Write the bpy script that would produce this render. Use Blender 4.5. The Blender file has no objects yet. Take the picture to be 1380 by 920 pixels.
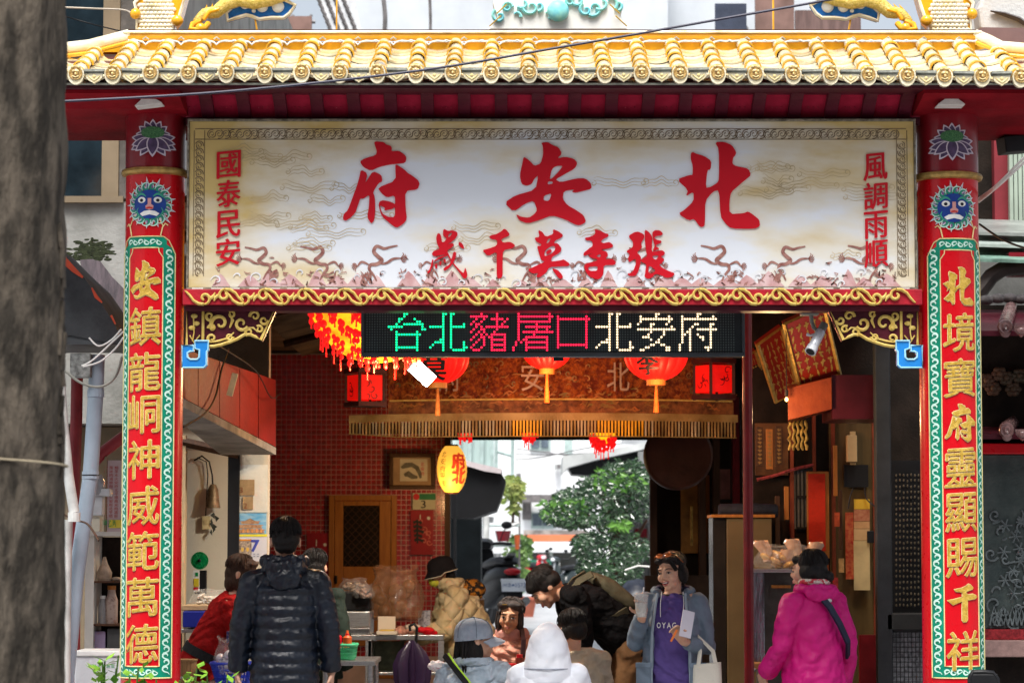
import bpy,bmesh,math,random
from math import sin,cos,pi
from mathutils import Vector,Matrix,geometry
R = math.radians
def V3(x,y,z): return Vector((x,y,z))
random.seed(7)
S = bpy.context.scene
COL = S.collection
# ---------------------------------------------------------------- camera, sky, sun, exposure
F_PX,CX,CY,HZ,EYE = 3700.0,690.0,460.0,745.0,1.55
TILT = math.atan((HZ-CY)/F_PX)
cd = bpy.data.cameras.new('camera'); cam = bpy.data.objects.new('camera',cd); COL.objects.link(cam)
cam.location = (0,0,EYE); cam.rotation_euler = (R(90)+TILT,0,0)
cd.sensor_width = 36; cd.lens = F_PX/1380*36; cd.clip_start = .2; cd.clip_end = 3000
cd.dof.use_dof = True; cd.dof.focus_distance = 14.9; cd.dof.aperture_fstop = 6.0
S.camera = cam
W = bpy.data.worlds.new('World'); S.world = W; W.use_nodes = True
wn = W.node_tree; bgn = wn.nodes['Background']
sky = wn.nodes.new('ShaderNodeTexSky'); sky.sky_type = 'NISHITA'; sky.sun_disc = False
SUN_EL,SUN_AZ = R(62),R(188)
sky.sun_elevation = SUN_EL; sky.sun_rotation = SUN_AZ; sky.air_density = 1.0; sky.dust_density = 4.0
hs = wn.nodes.new('ShaderNodeHueSaturation'); hs.inputs['Saturation'].default_value = .45
wn.links.new(sky.outputs[0],hs.inputs['Color']); wn.links.new(hs.outputs[0],bgn.inputs[0])
bgn.inputs[1].default_value = .065
sd = bpy.data.lights.new('sun','SUN'); so = bpy.data.objects.new('sun',sd); COL.objects.link(so)
sd.energy = 1.5; sd.angle = R(30); sd.color = (1,.97,.93)
dv = Vector((sin(SUN_AZ)*cos(SUN_EL),cos(SUN_AZ)*cos(SUN_EL),sin(SUN_EL)))
so.rotation_euler = dv.to_track_quat('Z','Y').to_euler()
S.view_settings.view_transform = 'Standard'; S.view_settings.look = 'None'; S.view_settings.gamma = 1
S.view_settings.exposure = 1.65
S.render.engine = 'CYCLES'; S.cycles.use_denoising = True
S.cycles.max_bounces = 6; S.cycles.transparent_max_bounces = 8; S.cycles.sample_clamp_indirect = 6

# ---------------------------------------------------------------- helpers
def P(px,py,Y):                       # where the sight line through a pixel of the photograph meets the plane y = Y
    u = (px-CX)/F_PX; v = (CY-py)/F_PX
    dy = cos(TILT)-v*sin(TILT); dz = sin(TILT)+v*cos(TILT)
    s = Y/dy
    return V3(u*s,Y,EYE+dz*s)
MATS = {}
def mat(name,col,rough=.55,metal=0.,var=.18,vs=6.,bump=.15,bs=60.,col2=None,lo=.35,hi=.65,emit=0,ecol=None,
        coat=0.,trans=0.,alpha=1.,spec=.28,stretch=None,det=6.,tex='noise',bd=.01,fold=0,fs=5.,ov=0,quilt=0):
    if name in MATS: return MATS[name]
    m = bpy.data.materials.new(name); m.use_nodes = True; MATS[name] = m
    nt = m.node_tree; N = nt.nodes; L = nt.links; b = N['Principled BSDF']
    b.inputs['Roughness'].default_value = rough; b.inputs['Metallic'].default_value = metal
    b.inputs['Specular IOR Level'].default_value = spec
    if coat: b.inputs['Coat Weight'].default_value = coat; b.inputs['Coat Roughness'].default_value = .15
    if trans: b.inputs['Transmission Weight'].default_value = trans
    if alpha < 1: b.inputs['Alpha'].default_value = alpha
    c = (*col,1)
    tc = N.new('ShaderNodeTexCoord'); mp = N.new('ShaderNodeMapping')
    L.new(tc.outputs['Object'],mp.inputs[0])
    if stretch: mp.inputs['Scale'].default_value = stretch
    if tex == 'wave':
        nz = N.new('ShaderNodeTexWave'); nz.inputs['Distortion'].default_value = 6; nz.inputs['Detail'].default_value = 3
    else:
        nz = N.new('ShaderNodeTexNoise'); nz.inputs['Detail'].default_value = det; nz.inputs['Roughness'].default_value = .6
    nz.inputs['Scale'].default_value = vs; L.new(mp.outputs[0],nz.inputs[0])
    rp = N.new('ShaderNodeValToRGB'); L.new(nz.outputs['Fac'],rp.inputs[0])
    rp.color_ramp.elements[0].position = lo; rp.color_ramp.elements[1].position = hi
    c2 = col2 if col2 else tuple(min(1,x*(1+var)) for x in col)
    c1 = col if col2 else tuple(x*(1-var) for x in col)
    rp.color_ramp.elements[0].color = (*c1,1); rp.color_ramp.elements[1].color = (*c2,1)
    L.new(rp.outputs[0],b.inputs['Base Color'])
    if ov:                              # each copy of a tile a little lighter or darker, with thin grime
        oi = N.new('ShaderNodeObjectInfo'); m3 = N.new('ShaderNodeMapRange'); m3.inputs[3].default_value = 1-ov; m3.inputs[4].default_value = 1+ov*.4; L.new(oi.outputs['Random'],m3.inputs[0])
        gm = N.new('ShaderNodeTexNoise'); gm.inputs['Scale'].default_value = 7; gm.inputs['Detail'].default_value = 8; L.new(N.new('ShaderNodeNewGeometry').outputs['Position'],gm.inputs[0])
        m4 = N.new('ShaderNodeMapRange'); m4.inputs[1].default_value = .56; m4.inputs[2].default_value = .74; m4.inputs[3].default_value = 1; m4.inputs[4].default_value = .45; L.new(gm.outputs['Fac'],m4.inputs[0])
        mm = N.new('ShaderNodeMath'); mm.operation = 'MULTIPLY'; L.new(m3.outputs[0],mm.inputs[0]); L.new(m4.outputs[0],mm.inputs[1])
        hv = N.new('ShaderNodeHueSaturation'); L.new(mm.outputs[0],hv.inputs['Value']); L.new(rp.outputs[0],hv.inputs['Color']); L.new(hv.outputs[0],b.inputs['Base Color'])
    if bump:
        n2 = N.new('ShaderNodeTexNoise'); n2.inputs['Scale'].default_value = bs; n2.inputs['Detail'].default_value = 4
        L.new(mp.outputs[0],n2.inputs[0]); bp = N.new('ShaderNodeBump'); bp.inputs['Strength'].default_value = bump
        bp.inputs['Distance'].default_value = bd
        L.new(n2.outputs['Fac'],bp.inputs['Height']); L.new(bp.outputs[0],b.inputs['Normal'])
        if quilt:                       # stitched diamonds: two crossing sets of soft bands
            h = []
            for sg in (-1,1):
                m2 = N.new('ShaderNodeMapping'); m2.inputs['Rotation'].default_value = (sg*.78,0,0); L.new(tc.outputs['Object'],m2.inputs[0])
                wv = N.new('ShaderNodeTexWave'); wv.bands_direction = 'Z'; wv.inputs['Scale'].default_value = quilt; wv.inputs['Distortion'].default_value = .6; L.new(m2.outputs[0],wv.inputs[0]); h.append(wv)
            q = N.new('ShaderNodeMath'); q.operation = 'MINIMUM'; L.new(h[0].outputs['Fac'],q.inputs[0]); L.new(h[1].outputs['Fac'],q.inputs[1]); q2 = N.new('ShaderNodeMath'); q2.operation = 'POWER'; q2.inputs[1].default_value = .4; L.new(q.outputs[0],q2.inputs[0])
            b3 = N.new('ShaderNodeBump'); b3.inputs['Distance'].default_value = .02; L.new(q2.outputs[0],b3.inputs['Height']); L.new(bp.outputs[0],b3.inputs['Normal']); L.new(b3.outputs[0],b.inputs['Normal'])
        if fold:                        # cloth creases: strongly distorted bands
            m2 = N.new('ShaderNodeMapping'); m2.inputs['Rotation'].default_value = (.5,.9,.4); L.new(tc.outputs['Object'],m2.inputs[0])
            wv = N.new('ShaderNodeTexWave'); wv.inputs['Scale'].default_value = fs; wv.inputs['Distortion'].default_value = 9; wv.inputs['Detail'].default_value = 3; wv.inputs['Detail Scale'].default_value = 1.2; L.new(m2.outputs[0],wv.inputs[0])
            b3 = N.new('ShaderNodeBump'); b3.inputs['Strength'].default_value = fold; b3.inputs['Distance'].default_value = .02
            L.new(wv.outputs['Fac'],b3.inputs['Height']); L.new(bp.outputs[0],b3.inputs['Normal']); L.new(b3.outputs[0],b.inputs['Normal'])
        ma = N.new('ShaderNodeMapRange'); ma.inputs[3].default_value = max(0.03,rough-.12); ma.inputs[4].default_value = min(1,rough+.12)
        L.new(n2.outputs['Fac'],ma.inputs[0]); L.new(ma.outputs[0],b.inputs['Roughness'])
    if emit:
        b.inputs['Emission Strength'].default_value = emit
        b.inputs['Emission Color'].default_value = (*(ecol or col),1)
        if ecol is None: L.new(rp.outputs[0],b.inputs['Emission Color'])
    return m

LAST = [0,0]
class MB:
    def __init__(s): s.v = []; s.f = []; s.m = []; s.mi = 0
    def add(s,vs,fs):
        o = len(s.v); s.v += [tuple(v) for v in vs]; s.f += [tuple(i+o for i in f) for f in fs]; s.m += [s.mi]*len(fs); return s
    def box(s,c,d,rot=None,taper=1.):
        c = Vector(c); x,y,z = d[0]/2,d[1]/2,d[2]/2
        vs = [Vector((sx*x*(taper if sz > 0 else 1),sy*y*(taper if sz > 0 else 1),sz*z)) for sz in (-1,1) for sx,sy in ((-1,-1),(1,-1),(1,1),(-1,1))]
        if rot is not None:
            M = rot if isinstance(rot,Matrix) else Matrix.Rotation(rot[2],3,'Z') @ Matrix.Rotation(rot[1],3,'Y') @ Matrix.Rotation(rot[0],3,'X')
            vs = [M @ v for v in vs]
        return s.add([v+c for v in vs],[(3,2,1,0),(4,5,6,7),(0,1,5,4),(1,2,6,5),(2,3,7,6),(3,0,4,7)])
    def b2(s,lo,hi): return s.box([(a+b)/2 for a,b in zip(lo,hi)],[abs(b-a) for a,b in zip(lo,hi)])
    def rings(s,rings,cap=True,close=False):
        n = len(rings[0]); vs = [v for r in rings for v in r]; fs = []
        k = len(rings)
        for i in range(k if close else k-1):
            a = i*n; b = ((i+1) % k)*n
            for j in range(n): fs.append((a+j,a+(j+1) % n,b+(j+1) % n,b+j))
        if cap and not close:
            fs.append(tuple(range(n-1,-1,-1))); fs.append(tuple((k-1)*n+j for j in range(n)))
        return s.add(vs,fs)
    def tube(s,pts,r,n=8,cap=True,flat=1.,close=False):
        pts = [Vector(p) for p in pts]; rr = r if isinstance(r,(list,tuple)) else [r]*len(pts)
        rings = []; up = None
        for i,p in enumerate(pts):
            if close: d = pts[(i+1) % len(pts)]-pts[i-1]
            else: d = pts[min(i+1,len(pts)-1)]-pts[max(i-1,0)]
            if d.length < 1e-9: d = V3(0,0,1)
            d.normalize()
            if up is None: up = V3(0,0,1) if abs(d.z) < .9 else V3(1,0,0)
            a = d.cross(up); 
            if a.length < 1e-6: a = d.orthogonal()
            a.normalize(); b = a.cross(d).normalized(); up = b
            rings.append([p+(a*cos(2*pi*j/n)+b*sin(2*pi*j/n)*flat)*rr[i] for j in range(n)])
        return s.rings(rings,cap,close)
    def cyl(s,a,b,r,r2=None,n=16): return s.tube([a,b],[r,r if r2 is None else r2],n)
    def lathe(s,c,prof,n=24,axis='Z',a0=0,a1=2*pi):
        c = Vector(c); full = abs(a1-a0-2*pi) < 1e-6; rings = []
        for r,h in prof:
            ring = []
            for j in range(n):
                a = a0+(a1-a0)*j/(n if full else n-1)
                x,y = r*cos(a),r*sin(a)
                ring.append(c+(V3(x,y,h) if axis == 'Z' else V3(x,h,y) if axis == 'Y' else V3(h,x,y)))
            rings.append(ring)
        if full: return s.rings(rings,True)
        vs = [v for q in rings for v in q]; fs = []
        for i in range(len(rings)-1):
            for j in range(n-1): fs.append((i*n+j,i*n+j+1,(i+1)*n+j+1,(i+1)*n+j))
        return s.add(vs,fs)
    def ell(s,c,r,n=12,m=8,rot=None):
        c = Vector(c); r = r if isinstance(r,(tuple,list)) else (r,r,r); vs = []; fs = []
        for i in range(m+1):
            t = pi*i/m
            for j in range(n):
                a = 2*pi*j/n
                q = Vector((r[0]*sin(t)*cos(a),r[1]*sin(t)*sin(a),r[2]*cos(t)))
                if rot is not None: q = rot @ q
                vs.append(c+q)
        for i in range(m):
            for j in range(n): fs.append((i*n+j,(i+1)*n+j,(i+1)*n+(j+1) % n,i*n+(j+1) % n))
        return s.add(vs,fs)
    def prism(s,loops,f,t0,t1):     # loops: outer 2D outline and holes; f(u, v, depth) -> point
        loops = [loops] if not isinstance(loops[0][0],(tuple,list)) else loops
        L3 = [[V3(p[0],p[1],0) for p in l] for l in loops]
        tr = geometry.tessellate_polygon(L3); flat = [p for l in loops for p in l]; n = len(flat)
        vs = [f(p[0],p[1],t0) for p in flat]+[f(p[0],p[1],t1) for p in flat]; fs = []
        for t in tr:
            a,b,c = (flat[i] for i in t)
            ar = (b[0]-a[0])*(c[1]-a[1])-(c[0]-a[0])*(b[1]-a[1])
            t = tuple(t) if ar > 0 else tuple(reversed(t))
            fs.append(t); fs.append(tuple(i+n for i in reversed(t)))
        o = 0
        for l in loops:
            k = len(l)
            for i in range(k): fs.append((o+i,o+(i+1) % k,o+(i+1) % k+n,o+i+n))
            o += k
        return s.add(vs,fs)
    def ribbon(s,pts,w,f,d=0.):     # flat printed or painted brush stroke; f(u, v, depth) -> point
        n = len(pts); ww = w if isinstance(w,(list,tuple)) else [w*sin(pi*(.12+.76*i/(n-1))) for i in range(n)]
        vs = []; fs = []
        for i in range(n):
            a = pts[max(i-1,0)]; b = pts[min(i+1,n-1)]; dx,dy = b[0]-a[0],b[1]-a[1]; l = math.hypot(dx,dy) or 1
            nx,ny = -dy/l*ww[i]/2,dx/l*ww[i]/2
            vs += [f(pts[i][0]+nx,pts[i][1]+ny,d),f(pts[i][0]-nx,pts[i][1]-ny,d)]
        for i in range(n-1): fs.append((2*i,2*i+1,2*i+3,2*i+2))
        return s.add(vs,fs)
    def build(s,name,m,parent=None,smooth=False,bevel=0,local=False,fixn=True):
        me = bpy.data.meshes.new(name)
        vs = s.v
        if parent is not None and not local:
            Mi = wm(parent).inverted(); vs = [tuple(Mi @ Vector(v)) for v in vs]
        me.from_pydata(vs,[],s.f)
        for mm in (m if isinstance(m,(list,tuple)) else [m]): me.materials.append(mm)
        if isinstance(m,(list,tuple)): me.polygons.foreach_set('material_index',s.m)
        if fixn:
            bm = bmesh.new(); bm.from_mesh(me); bmesh.ops.recalc_face_normals(bm,faces=bm.faces); bm.to_mesh(me); bm.free()
        if smooth:
            me.polygons.foreach_set('use_smooth',[True]*len(me.polygons))
            try: me.set_sharp_from_angle(angle=R(45))
            except Exception: pass
        o = bpy.data.objects.new(name,me); COL.objects.link(o); LAST[:] = [LAST[-1],o]
        if parent is not None: o.parent = parent
        if bevel:
            b = o.modifiers.new('bevel','BEVEL'); b.width = bevel; b.segments = 2; b.limit_method = 'ANGLE'; b.angle_limit = R(40)
        return o
def wm(o):
    M = o.matrix_basis.copy()
    while o.parent is not None: o = o.parent; M = o.matrix_basis @ M
    return M
def tag(o,label,cat,group=None):
    o['label'] = label; o['category'] = cat
    if group: o['group'] = group
    return o
def thing(name,loc,label,cat,rz=0,group=None):
    o = bpy.data.objects.new(name,None); COL.objects.link(o); o.location = loc; o.rotation_euler.z = rz
    return tag(o,label,cat,group)
def struct(o): o['kind'] = 'structure'; return o
def stuff(o): o['kind'] = 'stuff'; return o
# ---- lettering
GLY = {}
def glyph(ch,off=0.0):                 # flat triangles of one character, scaled into a unit box centred on 0
    k = (ch,off)
    if k in GLY: return GLY[k]
    cu = bpy.data.curves.new('g','FONT'); cu.body = ch; cu.size = 1; cu.offset = off; cu.resolution_u = 3
    ob = bpy.data.objects.new('g',cu); COL.objects.link(ob)
    dg = bpy.context.evaluated_depsgraph_get(); me = bpy.data.meshes.new_from_object(ob.evaluated_get(dg))
    vs = [(v.co.x,v.co.y) for v in me.vertices]; fs = [tuple(p.vertices) for p in me.polygons]
    bpy.data.objects.remove(ob); bpy.data.curves.remove(cu); bpy.data.meshes.remove(me)
    xs = [v[0] for v in vs]; ys = [v[1] for v in vs]
    GLY[k] = (vs,fs,min(xs),max(xs),min(ys),max(ys)); return GLY[k]
def put_glyph(mb,ch,u,v,w,h,f,d,off=0.0,thick=0,shear=0.,cuts=None,keep=False,ref=None):
    vs,fs,x0,x1,y0,y1 = glyph(ch,off)
    if ref is not None: _,_,x0,x1,y0,y1 = glyph(ch,ref)
    bm = bmesh.new(); bv = [bm.verts.new((a,b,0)) for a,b in vs]
    for q in fs:
        try: bm.faces.new([bv[i] for i in q])
        except ValueError: pass
    cxg,cyg = (x0+x1)/2,(y0+y1)/2
    sx = w/(x1-x0) ; sy = h/(y1-y0)
    if keep: sx = sy = min(sx,sy)
    for b in bm.verts:
        a,c = (b.co.x-cxg)*sx,(b.co.y-cyg)*sy
        b.co = V3(a,c+shear*a,0)
    if cuts:
        n = int(w/cuts)+1
        for i in range(-n,n+1):
            g = bm.verts[:]+bm.edges[:]+bm.faces[:]
            bmesh.ops.bisect_plane(bm,geom=g,plane_co=(i*cuts,0,0),plane_no=(1,0,0))
    if thick:
        r = bmesh.ops.extrude_face_region(bm,geom=bm.faces[:])
        for e in r['geom']:
            if isinstance(e,bmesh.types.BMVert): e.co.z = thick
    bm.verts.index_update()
    mb.add([f(u+b.co.x,v+b.co.y,d+b.co.z) for b in bm.verts],[tuple(x.index for x in q.verts) for q in bm.faces])
    bm.free()
def brush(mb,ch,u,v,w,h,f,d,dx,dy,shear=.08,cuts=None,**kw):   # bold brush weight: the same outline laid a few times, each 0.3 mm prouder
    for i,(a,b) in enumerate(((-dx,-dy*.3),(dx,dy*.3),(0,dy),(0,-dy),(dx*.4,0))):
        put_glyph(mb,ch,u+a,v+b,w-2*dx,h-2*dy,f,d+.0003*i,0.0,shear=shear,cuts=cuts)
def cpoly(mb,pts,f,d):               # flat outline cut into narrow strips so that it follows a round surface
    bm = bmesh.new(); bv = [bm.verts.new((p[0],p[1],0)) for p in pts]
    for t in geometry.tessellate_polygon([[V3(p[0],p[1],0) for p in pts]]):
        try: bm.faces.new([bv[i] for i in t])
        except ValueError: pass
    a,b = min(p[0] for p in pts),max(p[0] for p in pts); k = math.floor(a/.011)+1
    while k*.011 < b: bmesh.ops.bisect_plane(bm,geom=bm.verts[:]+bm.edges[:]+bm.faces[:],plane_co=(k*.011,0,0),plane_no=(1,0,0)); k += 1
    bm.verts.index_update(); mb.add([f(v.co.x,v.co.y,d) for v in bm.verts],[tuple(v.index for v in q.verts) for q in bm.faces]); bm.free()
def text_line(mb,s,u,v,h,f,d,off=0.0,w=None,step=None):
    step = step or h*.62
    u0 = u-step*(len(s)-1)/2
    for i,ch in enumerate(s):
        if ch != ' ': put_glyph(mb,ch,u0+i*step,v,w or step*.8,h,f,d,off,keep=True)
def front(Y):                           # printing plane facing the viewer at y = Y
    return lambda u,v,d: V3(u,Y-d,v)
def spiral(cx,cy,r0,r1,a0,a1,n=18):
    return [(cx+(r0+(r1-r0)*i/n)*cos(a0+(a1-a0)*i/n),cy+(r0+(r1-r0)*i/n)*sin(a0+(a1-a0)*i/n)) for i in range(n+1)]
def arcpts(cx,cy,r,a0,a1,n=10): return spiral(cx,cy,r,r,a0,a1,n)
def wire(name,pts,r,m,label,cat,sub=8,parent=None,group=None):
    pts = [Vector(p) for p in pts]; out = []
    for i in range(len(pts)-1):         # catmull-rom
        p0 = pts[max(i-1,0)]; p1 = pts[i]; p2 = pts[i+1]; p3 = pts[min(i+2,len(pts)-1)]
        for j in range(sub):
            t = j/sub; out.append(.5*((2*p1)+(p2-p0)*t+(2*p0-5*p1+4*p2-p3)*t*t+(3*p1-p0-3*p2+p3)*t**3))
    out.append(pts[-1])
    o = MB().tube(out,r,6).build(name,m,parent,smooth=1)
    return tag(o,label,cat,group) if label else o
def card(name,px0,py0,px1,py1,Y,m,parent=None,t=.006,bevel=0):
    a,b = P(px0,py1,Y),P(px1,py0,Y)
    return MB().b2((a.x,Y,a.z),(b.x,Y+t,b.z)).build(name,m,parent,bevel=bevel)

# ---------------------------------------------------------------- materials
M_red = mat('red_lacquer',(.58,.0035,.010),.3,var=.10,vs=3,bump=.06,bs=25,coat=.12)
M_maroon = mat('maroon_paint',(.19,.010,.018),.3,var=.3,vs=3,bump=.1,coat=.1)
M_dmaroon = mat('dark_maroon_paint',(.07,.008,.016),.4,var=.3,vs=5,bump=.1)
M_gold = mat('gold_paint',(.52,.31,.035),.35,metal=.25,col2=(.74,.50,.10),vs=40,bump=.4,bs=90)
M_gold2 = mat('pale_gold_edge',(.82,.68,.32),.4,var=.12,vs=20,bump=.1)
M_ytile = mat('yellow_glaze',(.86,.42,.02),.12,var=.12,vs=12,bump=.05,bs=30,coat=.6)
M_yglaze2 = mat('pale_yellow_glaze',(.93,.76,.40),.10,col2=(.95,.90,.74),lo=.35,hi=.6,vs=9,bump=.15,bs=14,coat=.8,ov=.14)
M_brown_glz = mat('brown_glaze',(.20,.08,.012),.2,col2=(.66,.45,.15),vs=60,bump=.5,bs=120,coat=.5)
M_cream_glz = mat('cream_glaze',(.78,.66,.36),.22,col2=(.9,.86,.7),vs=30,bump=.3,bs=90,ov=.22)
M_mortar = mat('grey_mortar',(.28,.29,.25),.9,var=.4,vs=20,bump=.5)
M_black = mat('black_plastic',(.008,.0085,.010),.5,var=.2,bump=.1)
M_dark = mat('matt_dark',(.016,.011,.008),.7,spec=.15,var=.4,bump=.3)
M_white = mat('white_paint',(.76,.76,.73),.5,var=.06,bump=.05)
M_green = mat('jade_green_paint',(.0,.22,.13),.35,var=.2,vs=8,bump=.08)
M_scrollw = mat('pale_green_scroll',(.55,.80,.68),.4,var=.1,bump=.05)
M_wood = mat('brown_wood',(.34,.12,.022),.45,col2=(.46,.18,.035),vs=5,stretch=(8,8,1),bump=.25,bs=40)
M_dwood = mat('dark_wood',(.045,.018,.008),.5,col2=(.08,.033,.014),vs=5,stretch=(8,8,1),bump=.25,bs=40)
M_steel = mat('brushed_steel',(.45,.46,.46),.3,metal=.9,var=.15,vs=4,bump=.12,stretch=(1,1,20))
M_conc = mat('stained_concrete',(.34,.34,.32),.85,col2=(.13,.135,.12),lo=.42,hi=.75,vs=2.2,bump=.4,bs=40,det=9)
M_cream = mat('cream_wall',(.62,.55,.42),.8,col2=(.50,.42,.30),lo=.4,hi=.8,vs=2,bump=.25,bs=50)
# ================================================================ GROUND
GM = mat('wet_asphalt',(.20,.20,.205),.32,col2=(.32,.32,.33),lo=.3,hi=.7,vs=1.2,bump=.3,bs=60,det=9)
g = MB().b2((-150,-20,-.3),(150,700,0)).build('ground',GM); struct(g)
# ================================================================ GATE ROOF
YE,YR = 13.9,14.62
roof = thing('gate_roof',(.1,14.3,3.8),'yellow glazed tile roof with round tile ends over the red street gate','roof')
M_lip = mat('deep_yellow_lip',(.80,.42,.02),.2,var=.1,bump=.05,coat=.4,ov=.2)
px_rows = [-50.0+50.85*i for i in range(30)]      # photograph x of each tile end
def eave_y(px): return 103+max(0,(px-900))*.012+max(0,250-px)*.012
bt = None; caps = None
def barrel_mb(L,r,n=9):
    b = MB(); k = []
    for t,rr in ((0,r*.86),(.04,r*.88),(.78,r*.97),(.80,r*1.1),(1.,r*1.12),(1.,r*.95)):
        k.append([Vector((rr*cos(pi*j/(n-1)),-t*L,rr*sin(pi*j/(n-1)))) for j in range(n)])
    for i in range(len(k)-1):
        b.mi = 0 if i < 3 else 1
        vs = k[i]+k[i+1]; b.add(vs,[(j,j+1,n+j+1,n+j) for j in range(n-1)])
    return b
proto = {}
def place(key,mk,m,name,loc,rot=(0,0,0),parent=None,smooth=1,bevel=0,scale=None):
    if key not in proto:
        o = mk().build(name,m,parent,smooth=smooth,local=1,bevel=bevel); proto[key] = o
    else:
        o = proto[key].copy(); COL.objects.link(o); o.parent = parent
    if parent is not None:
        v = wm(parent).inverted() @ Vector(loc)
    else: v = Vector(loc)
    if key in ('barrel','pan','cap','drip'): J = lambda s: random.uniform(-s,s); v = v+Vector((J(.003),J(.002),J(.002))); rot = (rot[0]+J(.015),J(.03),J(.025))
    o.location = v; o.rotation_euler = rot
    if scale: o.scale = scale
    return o
def cap_mb():                            # round tile end: rim disc with a pointed lower lip and an embossed face
    b = MB(); out = []
    for i in range(18):
        a = pi*2*i/18; rr = .043
        out.append((rr*cos(a),rr*sin(a)*(1.0 if sin(a) > -.6 else 1.28)))
    f = lambda u,v,d: V3(u,-d,v)
    b.mi = 0; b.prism(out,f,.03,0)
    b.mi = 1; b.lathe((0,-.030,.003),[(0,-.006),(.012,-.010),(.022,-.004),(.034,-.007),(.036,0)],14,'Y')
    b.mi = 2
    for s in (-1,1): b.ell((s*.012,-.041,.014),(.006,.005,.006),7,5); b.ell((s*.016,-.031,.036),(.009,.01,.008),7,5)
    b.ell((0,-.042,-.001),(.005,.006,.007),7,5); b.tube([(-.016,-.038,-.012),(0,-.041,-.018),(.016,-.038,-.012)],.003,5)
    return b
def drip_mb():
    b = MB(); f = lambda u,v,d: V3(u,-d,v)
    b.mi = 1; b.box((0,-.01,.022),(.105,.05,.012)); b.box((0,-.004,.012),(.10,.03,.01))
    out = [(-.044,.006),(.044,.006),(.040,-.016),(.026,-.030),(.010,-.038),(0,-.046),(-.010,-.038),(-.026,-.030),(-.040,-.016)]
    b.mi = 0; b.prism(out,f,.022,0)
    b.mi = 2; b.tube([(-.03,-.023,-.006),(-.018,-.024,-.018),(0,-.024,-.03),(.018,-.024,-.018),(.03,-.023,-.006)],.0028,5)
    b.ell((0,-.024,-.008),(.009,.004,.008),8,5)
    return b
def pan_mb():
    b = MB(); w = .13; k = 7
    for lay in (0,1):
        pass
    top = []; 
    for j in range(k):
        u = -w/2+w*j/(k-1); sag = -.014*(1-(2*j/(k-1)-1)**2)
        top.append((u,sag))
    vs = [V3(u,0,z) for u,z in top]+[V3(u,-.19,z+.012) for u,z in top]+[V3(u,-.19,z-.002) for u,z in top]
    b.add(vs,[(j,j+1,k+j+1,k+j) for j in range(k-1)]+[(k+j,k+j+1,2*k+j+1,2*k+j) for j in range(k-1)])
    return b
for i,px in enumerate(px_rows):
    e = P(px,eave_y(px)-3,YE); r = P(px,61,YR)
    X = e.x
    hip = px < 150 or px > 1325
    ztop = P(CX,61,YR).z-(0 if not hip else .035)
    dz = ztop-e.z; dy = YR-YE; slope = math.atan2(dz,dy); Ls = math.hypot(dz,dy)
    nseg = 5; L = Ls/nseg
    for k in range(nseg):
        t = (k+1)/nseg
        place('barrel',lambda: barrel_mb(L*1.06,.041),[M_yglaze2,M_lip],'barrel_tile',(X,YR-dy*k/nseg,ztop-dz*k/nseg+.006),(slope,0,0),roof)
    place('cap',cap_mb,[M_cream_glz,M_brown_glz,M_gold2],'tile_end',(X,YE-.005,e.z+.002),(0,0,0),roof)
    X2 = X+.0955
    place('drip',drip_mb,[M_cream_glz,M_mortar,M_gold2],'drip_tile',(X2,YE-.012,e.z-.002),(0,0,0),roof)
    for k in range(4):
        place('pan',pan_mb,M_yglaze2,'pan_tile',(X2,YR-dy*k/4,ztop-dz*k/4-.012),(slope,0,0),roof)
xl,xr = P(-60,0,14.3).x,P(1440,0,14.3).x
ze,zt = P(CX,100,YE).z,P(CX,61,YR).z
roofdeck = MB(); f = lambda x,y,z: V3(x,y,z)
roofdeck.add([(xl,YE+.02,ze-.045),(xr,YE+.02,ze-.045),(xr,YR,zt-.05),(xl,YR,zt-.05),(xl,YE+.02,ze-.07),(xr,YE+.02,ze-.07),(xr,YR,zt-.3),(xl,YR,zt-.3)],
             [(0,1,2,3),(7,6,5,4),(0,4,5,1),(1,5,6,2),(2,6,7,3),(3,7,4,0)])
roofdeck.build('roof_deck',M_dmaroon,roof)
MB().b2((xl,YE+.0,ze-.054),(xr,YE+.03,ze-.046)).build('eave_strip',M_mortar,roof)
# rear slope
MB().add([(xl,YR+.1,zt+.02),(xr,YR+.1,zt+.02),(xr,YR+.8,ze),(xl,YR+.8,ze),(xl,YR+.1,zt-.02),(xr,YR+.1,zt-.02),(xr,YR+.8,ze-.05),(xl,YR+.8,ze-.05)],
         [(3,2,1,0),(4,5,6,7),(0,1,5,4),(1,2,6,5),(2,3,7,6),(3,0,4,7)]).build('rear_slope',M_ytile,roof)
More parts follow.
